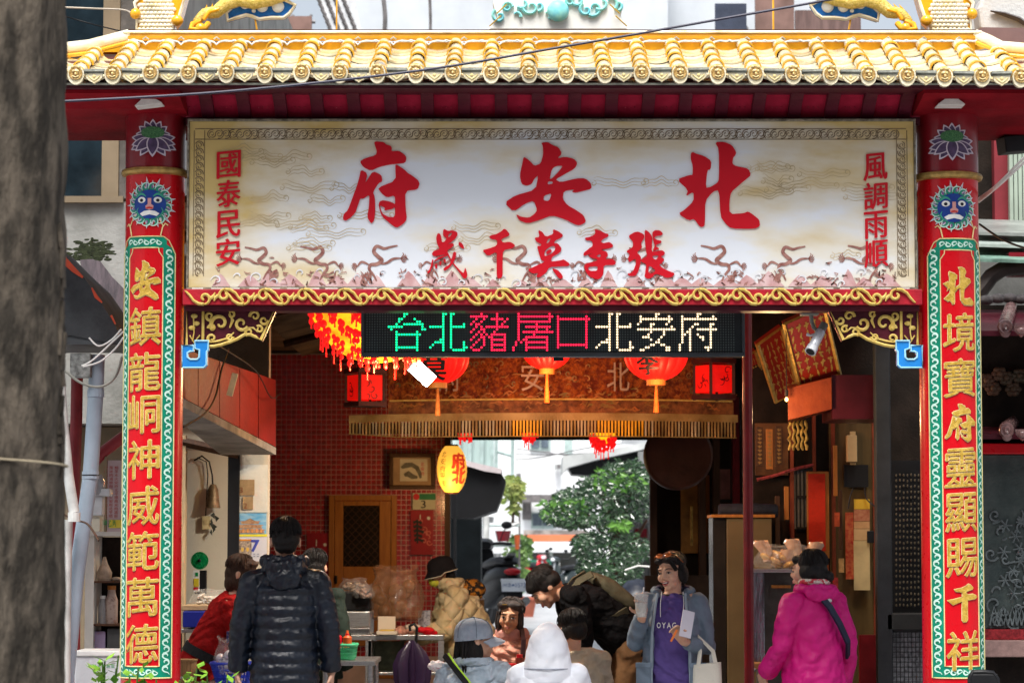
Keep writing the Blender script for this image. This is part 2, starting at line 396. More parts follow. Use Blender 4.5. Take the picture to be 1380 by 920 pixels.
# ridge mouldings
rx0,rx1 = P(174,50,YR).x,P(1314,50,YR).x
zr = lambda py: P(CX,py,YR).z
MB().b2((rx0,YR,zr(70)),(rx1,YR+.1,zr(57))).build('ridge_wall',M_ytile,roof)
MB().cyl((rx0-.02,YR-.012,zr(51)),(rx1+.02,YR-.012,zr(51)),.021,n=14).build('ridge_moulding',M_ytile,roof,smooth=1)
MB().b2((rx0-.03,YR-.045,zr(46.5)),(rx1+.03,YR+.12,zr(43.5))).build('ridge_cap',M_yglaze2,roof,bevel=.004)
MB().b2((rx0,YR-.03,zr(43.3)),(rx1,YR+.1,zr(41.5))).build('ridge_joint',M_dwood,roof)
lace = MB()
x = rx0; k = 0
while x < rx1-.1:
    w = .19; b0 = zr(58)
    lace.tube([(x,YR-.035,b0+.008),(x+.015,YR-.04,b0+.001),(x+.05,YR-.04,b0+.004),(x+.08,YR-.042,b0-.003),(x+.095,YR-.045,b0-.018),(x+.11,YR-.042,b0-.003),(x+.14,YR-.04,b0+.004),(x+.175,YR-.04,b0+.001),(x+.19,YR-.035,b0+.008)],.0055,5)
    lace.tube([(x+.08,YR-.03,b0+.014),(x+.095,YR-.04,b0+.024),(x+.11,YR-.03,b0+.014)],.004,5)
    x += w; k += 1
lace.build('ridge_lace_trim',mat('grey_white_glaze',(.55,.56,.52),.3,var=.35,vs=40,bump=.1),roof,smooth=1)
for s,a,b,c in ((-1,174,120,84),(1,1314,1350,1400)):   # hips running down to the eave corners
    pts = [P(a,48,YR),P((a+b)/2,55,YR-.03),P(b,62 if s < 0 else 64,YR-.08),P(c,66 if s < 0 else 68,YR-.14)]
    if s < 0: pts.append(P(20,62,YR-.2))
    else: pts.append(P(1450,62,YR-.2))
    MB().tube([(p.x,p.y,p.z) for p in pts],.034,10,flat=1.).build('hip_ridge',M_yglaze2,roof,smooth=1)
    MB().tube([(p.x,p.y-.03,p.z-.045) for p in pts],.012,8).build('hip_moulding',M_ytile,roof,smooth=1)
# ---- cove soffit: bent panels between curved rafter boards
M_sof = mat('glossy_wine_soffit',(.36,.018,.045),.16,var=.25,vs=6,bump=.12,bs=18,coat=.7)
M_raf = mat('rafter_paint',(.085,.01,.02),.45,var=.3,bump=.1)
M_raft = mat('rafter_end_red',(.50,.05,.06),.5,var=.2,bump=.1)
yb,zb = 14.44,P(CX,161,14.44).z; yf,zf = 13.97,P(CX,117,13.97).z
prof = []
for i in range(9):
    t = i/8; prof.append((yb+(yf-yb)*t-.02*sin(pi*t)*0,zb+(zf-zb)*(t**1.0)+.075*sin(pi*t)**.8))
pit = P(50.85+CX,110,14.2).x-P(CX,110,14.2).x
sof = thing('soffit',(.1,14.2,3.8),'glossy wine red ribbed soffit of curved boards right under the tiled eave','soffit')
def fin_mb():
    b = MB(); w = .033
    up = [(y-yb,z-zb+.03) for y,z in prof]; dn = [(y-yb,z-zb-.028*sin(pi*min(1,.15+i/9))) for i,(y,z) in enumerate(prof)]
    out = up+dn[::-1]
    b.prism(out,lambda u,v,d: V3(d,u,v),-w,w); return b
def pan2_mb():
    b = MB(); w = pit/2-.02; n = len(prof)
    vs = [V3(s*w,y-yb,z-zb+.012) for s in (-1,1) for y,z in prof]+[V3(s*w,y-yb,z-zb+.03) for s in (-1,1) for y,z in prof]
    fs = [(i,i+1,n+i+1,n+i) for i in range(n-1)]+[(2*n+i,3*n+i,3*n+i+1,2*n+i+1) for i in range(n-1)]
    b.add(vs,fs)
    for q in (-.3,0,.32): b.ell((q*w,prof[1][0]-yb,prof[1][1]-zb+.008),.004,6,4)
    return b
for i,px in enumerate(px_rows):
    if px < 200 or px > 1250: continue
    X = P(px+13,110,13.97).x
    place('fin',fin_mb,M_raf,'rafter',(X,yb,zb),(0,0,0),sof,smooth=False,bevel=.003)
    place('sofpan',pan2_mb,M_sof,'soffit_board',(X+pit/2,yb,zb),(0,0,0),sof)
for i,px in enumerate(px_rows):
    if px > 60: place('finend',lambda: MB().box((0,0,0),(.042,.03,.03)),M_raft,'rafter_end',(P(px+13,110,13.97).x,yf-.012,zf+.004),(0,0,0),sof,smooth=False,bevel=.003)
MB().b2((P(252,0,yb).x,yb+.0,zb-.03),(P(1238,0,yb).x,yb+.3,zb+.16)).build('soffit_back_beam',M_dmaroon,sof)
for s,a,b in ((0,-60,248),(1,1236,1450)):
    A,B = P(a,0,14.2).x,P(b,0,14.2).x
    q = MB()
    z0 = P(CX,118,14.0).z
    out = [(14.0,z0),(14.0,z0-.03),(14.25,z0-.07),(15.1,z0-.11),(15.1,z0+.1)]
    q.prism(out,lambda u,v,d: V3(d,u,v),A,B); q.build('flat_soffit',mat('matt_soffit_red',(.22,.006,.012),.7,spec=.08,var=.3,vs=3,bump=.1),sof)
# ---- ridge figures
YO = 14.72
def orn(px0,py0,px1,py1,side):
    a,b = P(px0,py1,YO),P(px1,py0,YO)
    w = b.x-a.x; h = b.z-a.z
    o = thing('ridge_finial',((a.x+b.x)/2,YO,a.z),'yellow scaly roof ornament block standing at the %s end of the ridge' % ('left' if side < 0 else 'right'),'roof ornament')
    out = [(-.5,0),(.42,0),(.40,.22),(.52,.40),(.60,.75),(.70,1.25),(.3,1.3),(0,1.1),(-.3,1.25),(-.55,.9),(-.48,.55)]
    f = lambda u,v,d: Vector(((a.x+b.x)/2-side*u*w,YO-d,a.z+v*h))
    MB().prism(out,f,.0,-.16).build('block',M_ytile,o,bevel=.01)
    sc = MB()
    for r_ in range(8):
        for c_ in range(9):
            u = -.42+c_*.095+(r_ % 2)*.047; v = .08+r_*.125
            if v > .95 and abs(u) > .3: continue
            c = f(u,v,.004); sc.ell(c,(.017,.011,.013),7,4,Matrix.Rotation(random.uniform(-.5,.5),3,'Y'))
    sc.build('scale',M_yglaze2,o,smooth=1); stuff(LAST[1])
    rim = MB(); rim.tube([f(u,v,.008) for u,v in out],.010,6,close=1); rim.build('rim',M_yglaze2,o,smooth=1)
    cl = MB(); cl.ell(f(.5,.33,.03),(.035,.03,.03),10,7); cl.build('knob',M_ytile,o,smooth=1); MB().ell(f(-.52,.55,.02),(.03,.025,.03),10,7).build('knob',M_ytile,o,smooth=1)
orn(184,0,240,44,-1); orn(1248,0,1308,44,1)
M_blue = mat('blue_glaze',(.03,.20,.62),.2,var=.25,vs=20,bump=.05,coat=.5)
M_turq = mat('turquoise_glaze',(.18,.60,.72),.3,col2=(.35,.75,.62),vs=14,bump=.1)
M_scale = mat('golden_scales',(.55,.40,.05),.3,col2=(.85,.65,.2),vs=70,bump=.8,bs=120,coat=.3)
def dragon(cxp,s,label):               # s=+1: tail to the left; figures over the ridge on thin rods
    c = P(cxp,42,YO)
    o = thing('ridge_dragon',(c.x,YO,c.z),label,'roof dragon')
    T = lambda u,v,d=0.: V3(c.x+s*u/258,YO-d,c.z+v/258)
    body = [(-70,-2),(-76,10),(-66,20),(-50,22),(-36,34),(-18,40),(4,36),(24,40),(44,46),(58,58),(50,74)]
    pts = []; rr = []
    for i in range(len(body)-1):
        for t in (0,.5): pts.append(T(body[i][0]*(1-t)+body[i+1][0]*t,body[i][1]*(1-t)+body[i+1][1]*t+3,.03)); rr.append(.018+.022*sin(pi*(i+t)/len(body)))
    MB().tube(pts,rr,10).build('dragon_body',M_scale,o,smooth=1)
    b = MB()
    for i in range(1,len(pts)-1): b.add([pts[i]+V3(0,0,rr[i]-.004),pts[i]+V3(.012*s,0,rr[i]+.022),pts[i]+V3(.016,0,rr[i]-.004),pts[i]+V3(0,.01,rr[i]-.004)],[(0,1,2),(0,3,1),(1,3,2)])
    b.build('dorsal_fin',M_lip,o); stuff(LAST[1])
    b = MB(); b.tube([T(-72,12,.04),T(-82,6,.06),T(-84,-8+6,.08),T(-74,-12+8,.09),T(-64,0,.08),T(-60,8,.05)],.017,8)
    b.tube([T(-66,14,.05),T(-58,24,.07),T(-46,28,.06)],.012,8); b.ell(T(-70,0,.08),(.03,.025,.028),10,8)
    b.build('coiled_claw',M_ytile,o,smooth=1)
    out = [(-34,14),(-22,18),(-8,22),(0,20),(10,16),(26,18),(44,18),(52,24),(60,36),(44,44),(0,46),(-20,40),(-36,26)]
    MB().prism(out,lambda u,v,d: T(u,v,d),.0,-.05).build('cloud_base',M_blue,o)
    b = MB(); b.tube([T(u,v,.01) for u,v in out],.011,6,close=1); b.build('cloud_rim',M_yglaze2,o,smooth=1)
    b = MB()
    for u,v,q in ((-10,38,.03),(14,34,.032),(36,34,.034),(2,28,.012)): b.ell(T(u,v,.01),(q,.02,q),12,8)
    b.build('pearl',mat('white_glaze',(.85,.85,.80),.2,var=.05,bump=0),o,smooth=1)
    MB().tube([T(4,16),T(7,-1)],.006,6).build('support_rod',M_ytile,o,smooth=1); b = MB(); b.tube([T(118,60),T(118,-1)],.005,6) if s > 0 else b.tube([T(112,60),T(112,-1)],.006,6)
    b.build('support_rod',M_ytile,o,smooth=1)
dragon(340,1,'golden dragon with blue cloud base on thin rods, left of the turquoise ridge pearl')
dragon(1150,-1,'golden dragon with blue cloud base on thin rods, right of the turquoise ridge pearl')
c = P(752,41,YO); o = thing('ridge_centrepiece',(c.x,YO,c.z),'turquoise and white curling cloud ornament at the middle of the roof ridge','roof ornament')
T = lambda u,v,d=0.: V3(c.x+u/258,YO-d,c.z+v/258)
MB().prism([(-100,0),(100,0),(88,20),(92,40),(70,62),(-72,62),(-92,40),(-86,18)],T,0,-.08).build('white_body',mat('white_glaze',(.85,.85,.80),.2),o,bevel=.01)
b = MB(); rnd = random.Random(3)
for i in range(16):
    u = -82+i*11; v = rnd.uniform(12,44); rr_ = rnd.uniform(7,13); pts = spiral(u,v,rr_,2,rnd.uniform(0,6),rnd.uniform(7,10),14)
    b.tube([T(p[0],max(2,p[1]),.01) for p in pts],[.018*(1-.6*j/14) for j in range(15)],6,flat=.6)
b.build('cloud_curl',M_turq,o,smooth=1)
MB().ell(T(0,26,.03),(.06,.04,.06),14,10).build('blue_pearl',M_turq,o,smooth=1)
for s in (-1,1):
    MB().tube([T(s*72,34,.05),T(s*86,22,.03)],.004,5).build('whisker',M_gold,o); MB().tube([T(s*80,18,.05),T(s*96,4,.03)],.004,5).build('whisker',M_gold,o)

# ================================================================ NAME BOARD
YS = 14.36
def zS(py): return P(CX,py,YS).z
def xS(px): return P(px,280,YS).x
SS = F_PX/YS
nt_m = bpy.data.materials.new('printed_banner'); nt_m.use_nodes = True
N = nt_m.node_tree.nodes; L = nt_m.node_tree.links; bs_ = N['Principled BSDF']; bs_.inputs['Roughness'].default_value = .5
tc = N.new('ShaderNodeTexCoord'); mp = N.new('ShaderNodeMapping'); mp.inputs['Scale'].default_value = (1,1,2.6); L.new(tc.outputs['Object'],mp.inputs[0])
n1 = N.new('ShaderNodeTexNoise'); n1.inputs['Scale'].default_value = 1.5; n1.inputs['Detail'].default_value = 5; L.new(mp.outputs[0],n1.inputs[0])
sp = N.new('ShaderNodeSeparateXYZ'); L.new(tc.outputs['Object'],sp.inputs[0])
ab = N.new('ShaderNodeMath'); ab.operation = 'ABSOLUTE'; L.new(sp.outputs[0],ab.inputs[0])
mr = N.new('ShaderNodeMapRange'); mr.inputs[1].default_value = .9; mr.inputs[2].default_value = 1.95; L.new(ab.outputs[0],mr.inputs[0])   # ochre clouds are printed towards the ends
mz = N.new('ShaderNodeMapRange'); mz.inputs[1].default_value = .15; mz.inputs[2].default_value = .44; L.new(sp.outputs[2],mz.inputs[0])
ad = N.new('ShaderNodeMath'); ad.operation = 'ADD'; L.new(mr.outputs[0],ad.inputs[0]); L.new(mz.outputs[0],ad.inputs[1])
mu = N.new('ShaderNodeMath'); mu.operation = 'MULTIPLY'; L.new(ad.outputs[0],mu.inputs[0]); mu.inputs[1].default_value = .26
a2 = N.new('ShaderNodeMath'); a2.operation = 'ADD'; L.new(mu.outputs[0],a2.inputs[0]); L.new(n1.outputs['Fac'],a2.inputs[1])
cr = N.new('ShaderNodeValToRGB'); L.new(a2.outputs[0],cr.inputs[0])
cr.color_ramp.elements[0].position = .50; cr.color_ramp.elements[0].color = (.80,.84,.90,1); cr.color_ramp.elements[1].position = .85; cr.color_ramp.elements[1].color = (.66,.48,.17,1)
e = cr.color_ramp.elements.new(.62); e.color = (.80,.76,.66,1)
L.new(cr.outputs[0],bs_.inputs['Base Color'])
board = thing('name_board',(xS(742),YS,zS(276)),'long white and ochre name board with large red brush characters under the tiled roof','sign')
x0,x1,z0,z1 = xS(255),xS(1232),zS(387),zS(164)
MB().b2((x0,YS,z0),(x1,YS+.08,z1)).build('printed_panel',nt_m,board)
M_frame = mat('weathered_board_frame',(.22,.19,.14),.7,var=.5,vs=30,bump=.3)
q = MB()
q.b2((x0-.012,YS-.012,z0-.014),(x1+.012,YS+.1,z0-.002)); q.b2((x0-.012,YS-.012,z1+.002),(x1+.012,YS+.1,z1+.014))
q.b2((x0-.012,YS-.012,z0-.0015),(x0-.002,YS+.1,z1+.0015)); q.b2((x1+.002,YS-.012,z0-.0015),(x1+.012,YS+.1,z1+.0015)); q.build('frame',M_frame,board,bevel=.003)
q = MB()
for i in range(38): q.b2((x0+.02+i*.1,YS-.014,z0-.011),(x0+.07+i*.1+random.uniform(0,.02),YS-.0125,z0-.004))
stuff(q.build('frame_flake',mat('bare_white_flake',(.7,.68,.6),.6),board))
M_red_ink = mat('red_brush_ink',(.60,.004,.016),.45,var=.04,vs=3,bump=0)
fS = lambda u,v,d: Vector((xS(u),YS-.002-d,zS(v)))
def traced(name,loops_list,ox,oy,k):
    b = MB()
    for i,loops in enumerate(loops_list):
        loops = [loops] if not isinstance(loops[0][0],(tuple,list)) else loops
        loops = [[p for t in range(len(l)) for p in ((l[t][0]*.8+l[(t+1) % len(l)][0]*.2,l[t][1]*.8+l[(t+1) % len(l)][1]*.2),(l[t][0]*.2+l[(t+1) % len(l)][0]*.8,l[t][1]*.2+l[(t+1) % len(l)][1]*.8))] for l in loops]
        b.prism([[(ox+p[0]/k,oy+p[1]/k) for p in l] for l in loops],fS,.0065+.0006*i,-.001)
    return b.build(name,M_red_ink,board)
FU = [[(355,80),(375,72),(440,78),(460,100),(500,110),(512,130),(508,160),(575,155),(620,185),(642,212),(632,262),(560,270),(480,278),(400,298),(325,332),(258,298),(228,250),(265,225),(370,195),(380,160),(362,110)],
 [(238,322),(298,355),(277,440),(300,405),(345,335),(420,368),(430,425),(395,440),(345,520),(362,560),(368,680),(358,770),(332,800),(295,745),(312,640),(315,540),(260,580),(235,572),(205,660),(192,700),(150,745),(105,775),(80,760),(88,715),(125,680),(165,570),(205,460),(225,390)],
 [[(552,275),(620,318),(652,352),(690,372),(762,430),(742,498),(632,508),(635,660),(648,760),(610,805),(555,838),(500,800),(425,735),(395,640),(405,602),(440,592),(520,612),(543,632),(540,548),(470,568),(420,530),(388,482),(548,420),(542,290)],
  [(404,635),(455,660),(445,685),(520,668),(541,652),(541,745),(470,738),(427,705)]]]
AN = [[[(390,85),(450,78),(490,105),(545,125),(575,180),(530,225),(600,208),(680,225),(712,262),(690,310),(600,360),(515,408),(560,435),(700,400),(780,398),(830,440),(838,490),(760,510),(700,525),(660,518),(690,495),(590,510),(580,580),(620,635),(700,680),(765,725),(788,785),(730,815),(690,808),(600,760),(485,725),(380,765),(270,798),(195,770),(165,715),(210,738),(280,748),(330,715),(355,680),(325,595),(250,620),(145,695),(65,615),(160,550),(340,500),(365,370),(330,400),(305,450),(260,465),(215,448),(200,370),(225,260),(235,205),(290,245),(330,290),(385,270),(408,190),(405,110)],
  [(485,315),(520,290),(585,285),(545,340),(480,405),(464,402)],[(450,425),(490,425),(494,445),(447,455)],[(415,550),(485,530),(460,600),(410,595)]]]
BEI = [[(420,80),(500,75),(570,105),(608,165),(600,195),(580,215),(572,270),(600,290),(715,312),(738,370),(690,410),(630,460),(560,520),(545,600),(545,715),(670,708),(710,690),(760,725),(808,765),(815,820),(770,845),(560,843),(510,800),(465,735),(455,500),(400,515),(330,600),(328,780),(322,822),(285,832),(232,755),(185,772),(92,712),(150,675),(228,600),(228,515),(160,558),(180,500),(80,408),(190,370),(222,370),(222,285),(205,230),(205,180),(220,165),(255,182),(320,200),(388,245),(380,320),(350,325),(335,485),(380,475),(440,438),(455,400),(455,140)]]
SUI = [[[(255,65),(300,90),(340,80),(390,95),(398,130),(370,170),(330,205),(290,225),(350,212),(362,235),(330,265),(290,285),(300,330),(240,335),(150,350),(130,325),(150,295),(215,275),(185,220),(175,160),(190,110),(215,115),(232,160),(235,205),(260,200),(285,165),(248,140),(245,95)],[(300,128),(330,105),(345,115),(302,158)]],
 [(410,200),(445,215),(467,260),(455,275),(425,255),(405,230)],[(255,290),(290,295),(340,400),(400,470),(450,520),(462,520),(475,462),(490,500),(500,545),(485,580),(455,575),(420,520),(340,420),(300,350)],
 [(355,300),(385,310),(378,360),(350,420),(310,470),(265,500),(248,480),(275,455),(310,440),(335,380)],[(135,380),(150,385),(140,450),(115,510),(90,530),(85,510),(110,480),(125,430)],
 [(150,400),(200,360),(260,340),(300,330),(290,345),(220,370),(160,405)],[(160,440),(185,420),(190,470),(170,480)],[(210,405),(232,400),(228,440),(212,445)],[(250,385),(270,370),(278,415),(262,420)]]
QIAN = [[(875,65),(900,75),(935,120),(925,140),(860,165),(845,185),(870,210),(930,198),(975,220),(992,240),(960,268),(865,285),(862,400),(862,550),(845,575),(815,580),(800,550),(800,400),(803,300),(710,350),(650,285),(720,270),(803,240),(805,180),(740,170),(720,140),(800,120),(850,90)]]
MO = [[[(1228,78),(1270,95),(1305,150),(1385,120),(1380,68),(1435,90),(1487,130),(1468,158),(1405,185),(1388,215),(1430,215),(1470,265),(1462,300),(1430,325),(1370,355),(1358,405),(1470,390),(1490,380),(1555,425),(1545,450),(1480,452),(1340,460),(1310,520),(1240,570),(1205,560),(1230,520),(1170,530),(1118,488),(1200,450),(1300,405),(1260,390),(1240,330),(1215,240),(1250,245),(1265,225),(1210,200),(1190,158),(1245,150)],
  [(1310,215),(1330,170),(1360,160),(1335,212)],[(1290,330),(1300,290),(1350,250),(1400,240),(1405,280),(1370,320),(1300,350)]],[(1310,300),(1350,275),(1372,290),(1345,322),(1312,332)],[(1365,470),(1430,490),(1475,540),(1485,570),(1455,585),(1425,560)]]
LI = [[[(508,68),(570,85),(610,110),(650,120),(650,145),(590,175),(570,200),(600,215),(660,200),(700,235),(690,262),(560,280),(640,305),(645,345),(610,380),(700,378),(728,410),(715,440),(600,440),(600,500),(590,550),(555,585),(510,585),(440,550),(405,490),(400,430),(520,400),(540,380),(470,365),(440,340),(500,310),(390,350),(395,310),(440,280),(490,240),(480,190),(420,185),(405,158),(460,150),(515,120)],
  [(440,460),(520,450),(540,460),(530,500),(470,500),(445,490)],[(522,345),(565,325),(572,350),(548,362)]]]
ZHANG = [[(860,135),(920,100),(960,95),(1020,125),(1020,160),(985,215),(1000,260),(940,310),(985,350),(985,400),(960,500),(930,550),(870,555),(840,530),(900,515),(935,420),(930,370),(860,415),(850,370),(870,330),(830,295),(900,260),(905,200),(870,165)],
 [[(1025,70),(1070,100),(1105,150),(1100,200),(1095,300),(1130,300),(1200,285),(1235,310),(1220,340),(1185,350),(1230,380),(1200,420),(1170,440),(1240,490),(1335,525),(1310,560),(1250,575),(1180,540),(1130,530),(1100,570),(1050,585),(1020,560),(1030,500),(1040,430),(980,400),(990,380),(1050,350),(1035,280),(1025,180)],[(1065,450),(1090,455),(1140,500),(1085,530),(1062,515)],[(1100,345),(1160,340),(1165,352),(1140,385),(1110,370)]],
 [(1100,105),(1130,80),(1180,82),(1215,115),(1195,135),(1140,140),(1120,160),(1150,180),(1200,190),(1190,215),(1140,230),(1140,250),(1180,270),(1130,290),(1105,290),(1130,240),(1115,200)]]
traced('large_character',FU,450,180,6.571); traced('large_character',AN,670,180,6.571); traced('large_character',BEI,900,180,6.571)
for c_,ox in ((SUI,565),(QIAN,565),(MO,565),(LI,735),(ZHANG,735)): traced('character',c_,ox,300,7.667)
for s_,cx_,ys in (('國泰民安',308,(222,261,302,340)),('風調雨順',1180,(225,264,303,342))):
    for ch,py in zip(s_,ys):
        b = MB(); g_ = lambda u,v,d: V3(u,YS-.002-d,v)
        brush(b,ch,xS(cx_),zS(py),33/SS,37/SS,g_,.0065,.0030,.0013,.10); b.build('small_character',M_red_ink,board)
# printed key border and cloud lines
M_key = mat('printed_border_brown',(.20,.14,.08),.5,var=.3,vs=20,bump=0)
M_cl = mat('printed_cloud_line',(.60,.47,.26),.5,var=.2,bump=0)
M_dr = mat('printed_dragon_brown',(.24,.085,.07),.5,col2=(.46,.24,.20),vs=30,bump=0)
M_hill = mat('printed_rose_hill',(.52,.25,.25),.5,col2=(.78,.58,.58),lo=.3,hi=.7,vs=9,bump=0)
b = MB()
def keycell(u,v,s,up):
    b.ribbon(spiral(u,v,s*.44,s*.1,up,up+8.5,16),[.9+.5*sin(j) for j in range(17)],fS,.0012)
    b.ribbon(arcpts(u,v,s*.5,up+2,up+5,8),[1.2]*9,fS,.0010)
u = 285
while u < 1212: keycell(u,181,12,0 if int(u) % 2 else 3.1); u += 9.5
v = 196
while v < 372: keycell(268,v,11,1.5); keycell(1216,v,11,-1.5); v += 9.5
for v_ in (174,188): b.ribbon([(262,v_),(740,v_),(1222,v_)],[1,1,1],fS,.0008)
for u_ in (261,275,1209,1223): b.ribbon([(u_,176),(u_,275),(u_,372)],[.9,.9,.9],fS,.0009)
stuff(b.build('key_border',M_key,board,fixn=False))
b = MB(); rnd = random.Random(11)
for i in range(34):                     # drifting cloud bands: a few parallel lines that end in a curl
    side = rnd.random() < .7
    u = rnd.choice((rnd.uniform(288,460),rnd.uniform(1000,1150))) if side else rnd.uniform(300,1100); v = rnd.uniform(196,340); l = rnd.uniform(34,78); am = rnd.uniform(2,5); ph = rnd.uniform(0,6)
    for k in range(3):
        pts = [(u+l*t/14,v+k*4.2+am*sin(t*.55+ph)*(1-k*.2)+1.4*sin(t*1.3+ph)) for t in range(15)]
        b.ribbon(pts,.8,fS,.0004+.00001*(3*i+k))
    e_ = pts[-1]; b.ribbon(spiral(e_[0],e_[1]-5,5,1,1.57,-5.5,16),.9,fS,.0007+.00001*i); b.ribbon(spiral(u,v+5,4.5,1,-1.57,5,14),.8,fS,.0008+.00001*i)
stuff(b.build('cloud_line',M_cl,board,fixn=False))
b = MB(); h = MB(); k_ = 0
def dragon_print(u0,v0,s,sc=1.0):
    global k_
    def A(pts): return [(u0+s*p[0]*sc,v0+p[1]*sc) for p in pts]
    def st(pts,w,d):
        out = []
        for i in range(len(pts)-1):
            p0 = pts[max(i-1,0)]; p1 = pts[i]; p2 = pts[i+1]; p3 = pts[min(i+2,len(pts)-1)]
            for j in range(5):
                t = j/5; out.append(tuple(.5*((2*p1[q])+(p2[q]-p0[q])*t+(2*p0[q]-5*p1[q]+4*p2[q]-p3[q])*t*t+(3*p1[q]-p0[q]-3*p2[q]+p3[q])*t**3) for q in (0,1)))
        out.append(pts[-1]); b.ribbon(A(out),w*sc,fS,d)
    d = .0012+.00002*k_
    st([(-24,-22),(-14,-20),(-6,-18),(4,-21),(8,-14),(2,-7),(-3,-2),(4,3),(12,4),(14,10),(8,18),(4,26)],5.2,d)
    st([(-28,-5),(-18,-4),(-10,1),(-2,3)],3.6,d+.0003); st([(14,4),(24,0),(30,6)],3.2,d+.0004)
    for q in range(5):
        a = 2.2+q*.45; st([(-28,-5),(-28+6*cos(a),-5+6*sin(a)),(-28+9*cos(a+.4),-5+8*sin(a+.4))],1.4,d+.0005)
        a = -.9+q*.45; st([(30,6),(30+5*cos(a),6+5*sin(a)),(30+8*cos(a+.4),6+7*sin(a+.4))],1.3,d+.0005)
    for q in range(7): st([(14+rnd.uniform(-4,12),14+rnd.uniform(-2,16)) for _ in range(3)],2.4,d+.0006+q*.00005)
    k_ += 1
for u0,s,sc in ((352,1,.9),(428,1,.95),(512,-1,1.),(594,-1,.8),(700,1,1.),(800,-1,.85),(868,1,.85),(968,1,1.),(1062,-1,.95),(1166,1,1.)):
    dragon_print(u0,353,s,sc)
for i in range(150):
    u = rnd.uniform(290,1206); v = 385-abs(rnd.gauss(0,12)); 
    pts = [(u+rnd.uniform(-5,5),v+rnd.uniform(-4,4)) for _ in range(4)]
    pts = [(x_,min(385,y_)) for x_,y_ in pts]; b.ribbon(pts,rnd.uniform(1.2,2.8),fS,.0020+.00001*i)
stuff(b.build('dragon_print',M_dr,board,fixn=False))
for i in range(30):
    u = 300+i*31+rnd.uniform(-8,8); hh = rnd.uniform(8,24); w_ = rnd.uniform(10,20)
    pts = [(u-w_,386),(u-w_*.5,386-hh*.6),(u-w_*.1,386-hh),(u+w_*.3,386-hh*.75),(u+w_*.7,386-hh*.3),(u+w_,386)]
    h.prism(pts,fS,.0002+.00002*i,-.001)
stuff(h.build('rose_hill_print',M_hill,board))
b = MB()
for i in range(34):                     # white surf between the rocks
    u = 296+i*27+rnd.uniform(-6,6); v = rnd.uniform(366,383); b.ribbon(spiral(u,v,rnd.uniform(5,10),1.5,rnd.uniform(2.4,3.4),rnd.uniform(6,9),12),[1.8*sin(.2+2.7*j/12)+.3 for j in range(13)],fS,.0034+.00001*i)
stuff(b.build('surf_print',mat('printed_white',(.74,.74,.78),.5,bump=0),board,fixn=False))

# ================================================================ BEAM with gilded scrolls
YB = 14.34
beam = thing('gate_beam',(xS(742),YB,P(CX,410,YB).z),'red crossbeam with carved gold scrollwork beneath the name board','beam')
M_bred = mat('beam_rose_red',(.40,.012,.025),.5,var=.2,vs=12,bump=.2)
za,zb_ = P(CX,410.5,YB).z,P(CX,389.5,YB).z
MB().b2((P(246,400,YB).x,YB,za),(P(1243,400,YB).x,YB+.2,zb_)).build('beam_core',M_bred,beam,bevel=.004)
MB().b2((P(249,400,YB).x,YB+.03,za-.03),(P(1240,400,YB).x,YB+.17,za-.003)).build('under_beam',M_dmaroon,beam)
def scroll_mb():
    b = MB(); f = lambda u,v,d=0: V3(u/258,-.004-d,v/258)
    sp_ = spiral(0,-1,2.2,8.2,4.4,-1.6,20)
    b.tube([f(u,v,.003) for u,v in sp_],[.0085+.0045*sin(pi*j/20) for j in range(21)],6,flat=.7)
    b.tube([f(u,v,.003) for u,v in [(-1,-9),(-8,-8.5),(-15,-4),(-20,3),(-25,8),(-27,9)]],[.013,.014,.012,.010,.008,.003],6,flat=.7)
    b.tube([f(8,-1,.003),f(12,2,.003),f(14,7,.003)],[.011,.009,.003],6)
    b.tube([f(-3,3,.004),f(3,5,.004),f(5,0,.004)],[.003,.005,.003],6)
    return b
M_scr = mat('scroll_gold',(.58,.38,.07),.45,metal=0,col2=(.75,.56,.16),vs=30,bump=.3,bs=80)
n = 36
for i in range(n):
    px = 276+i*26.6
    up = i % 2
    place('scroll',scroll_mb,M_scr,'scroll',(P(px,400,YB).x,YB,P(px,400+(-1 if up else 1),YB).z),(0 if not up else pi,0,0) if False else (0,pi if up else 0,0),beam)

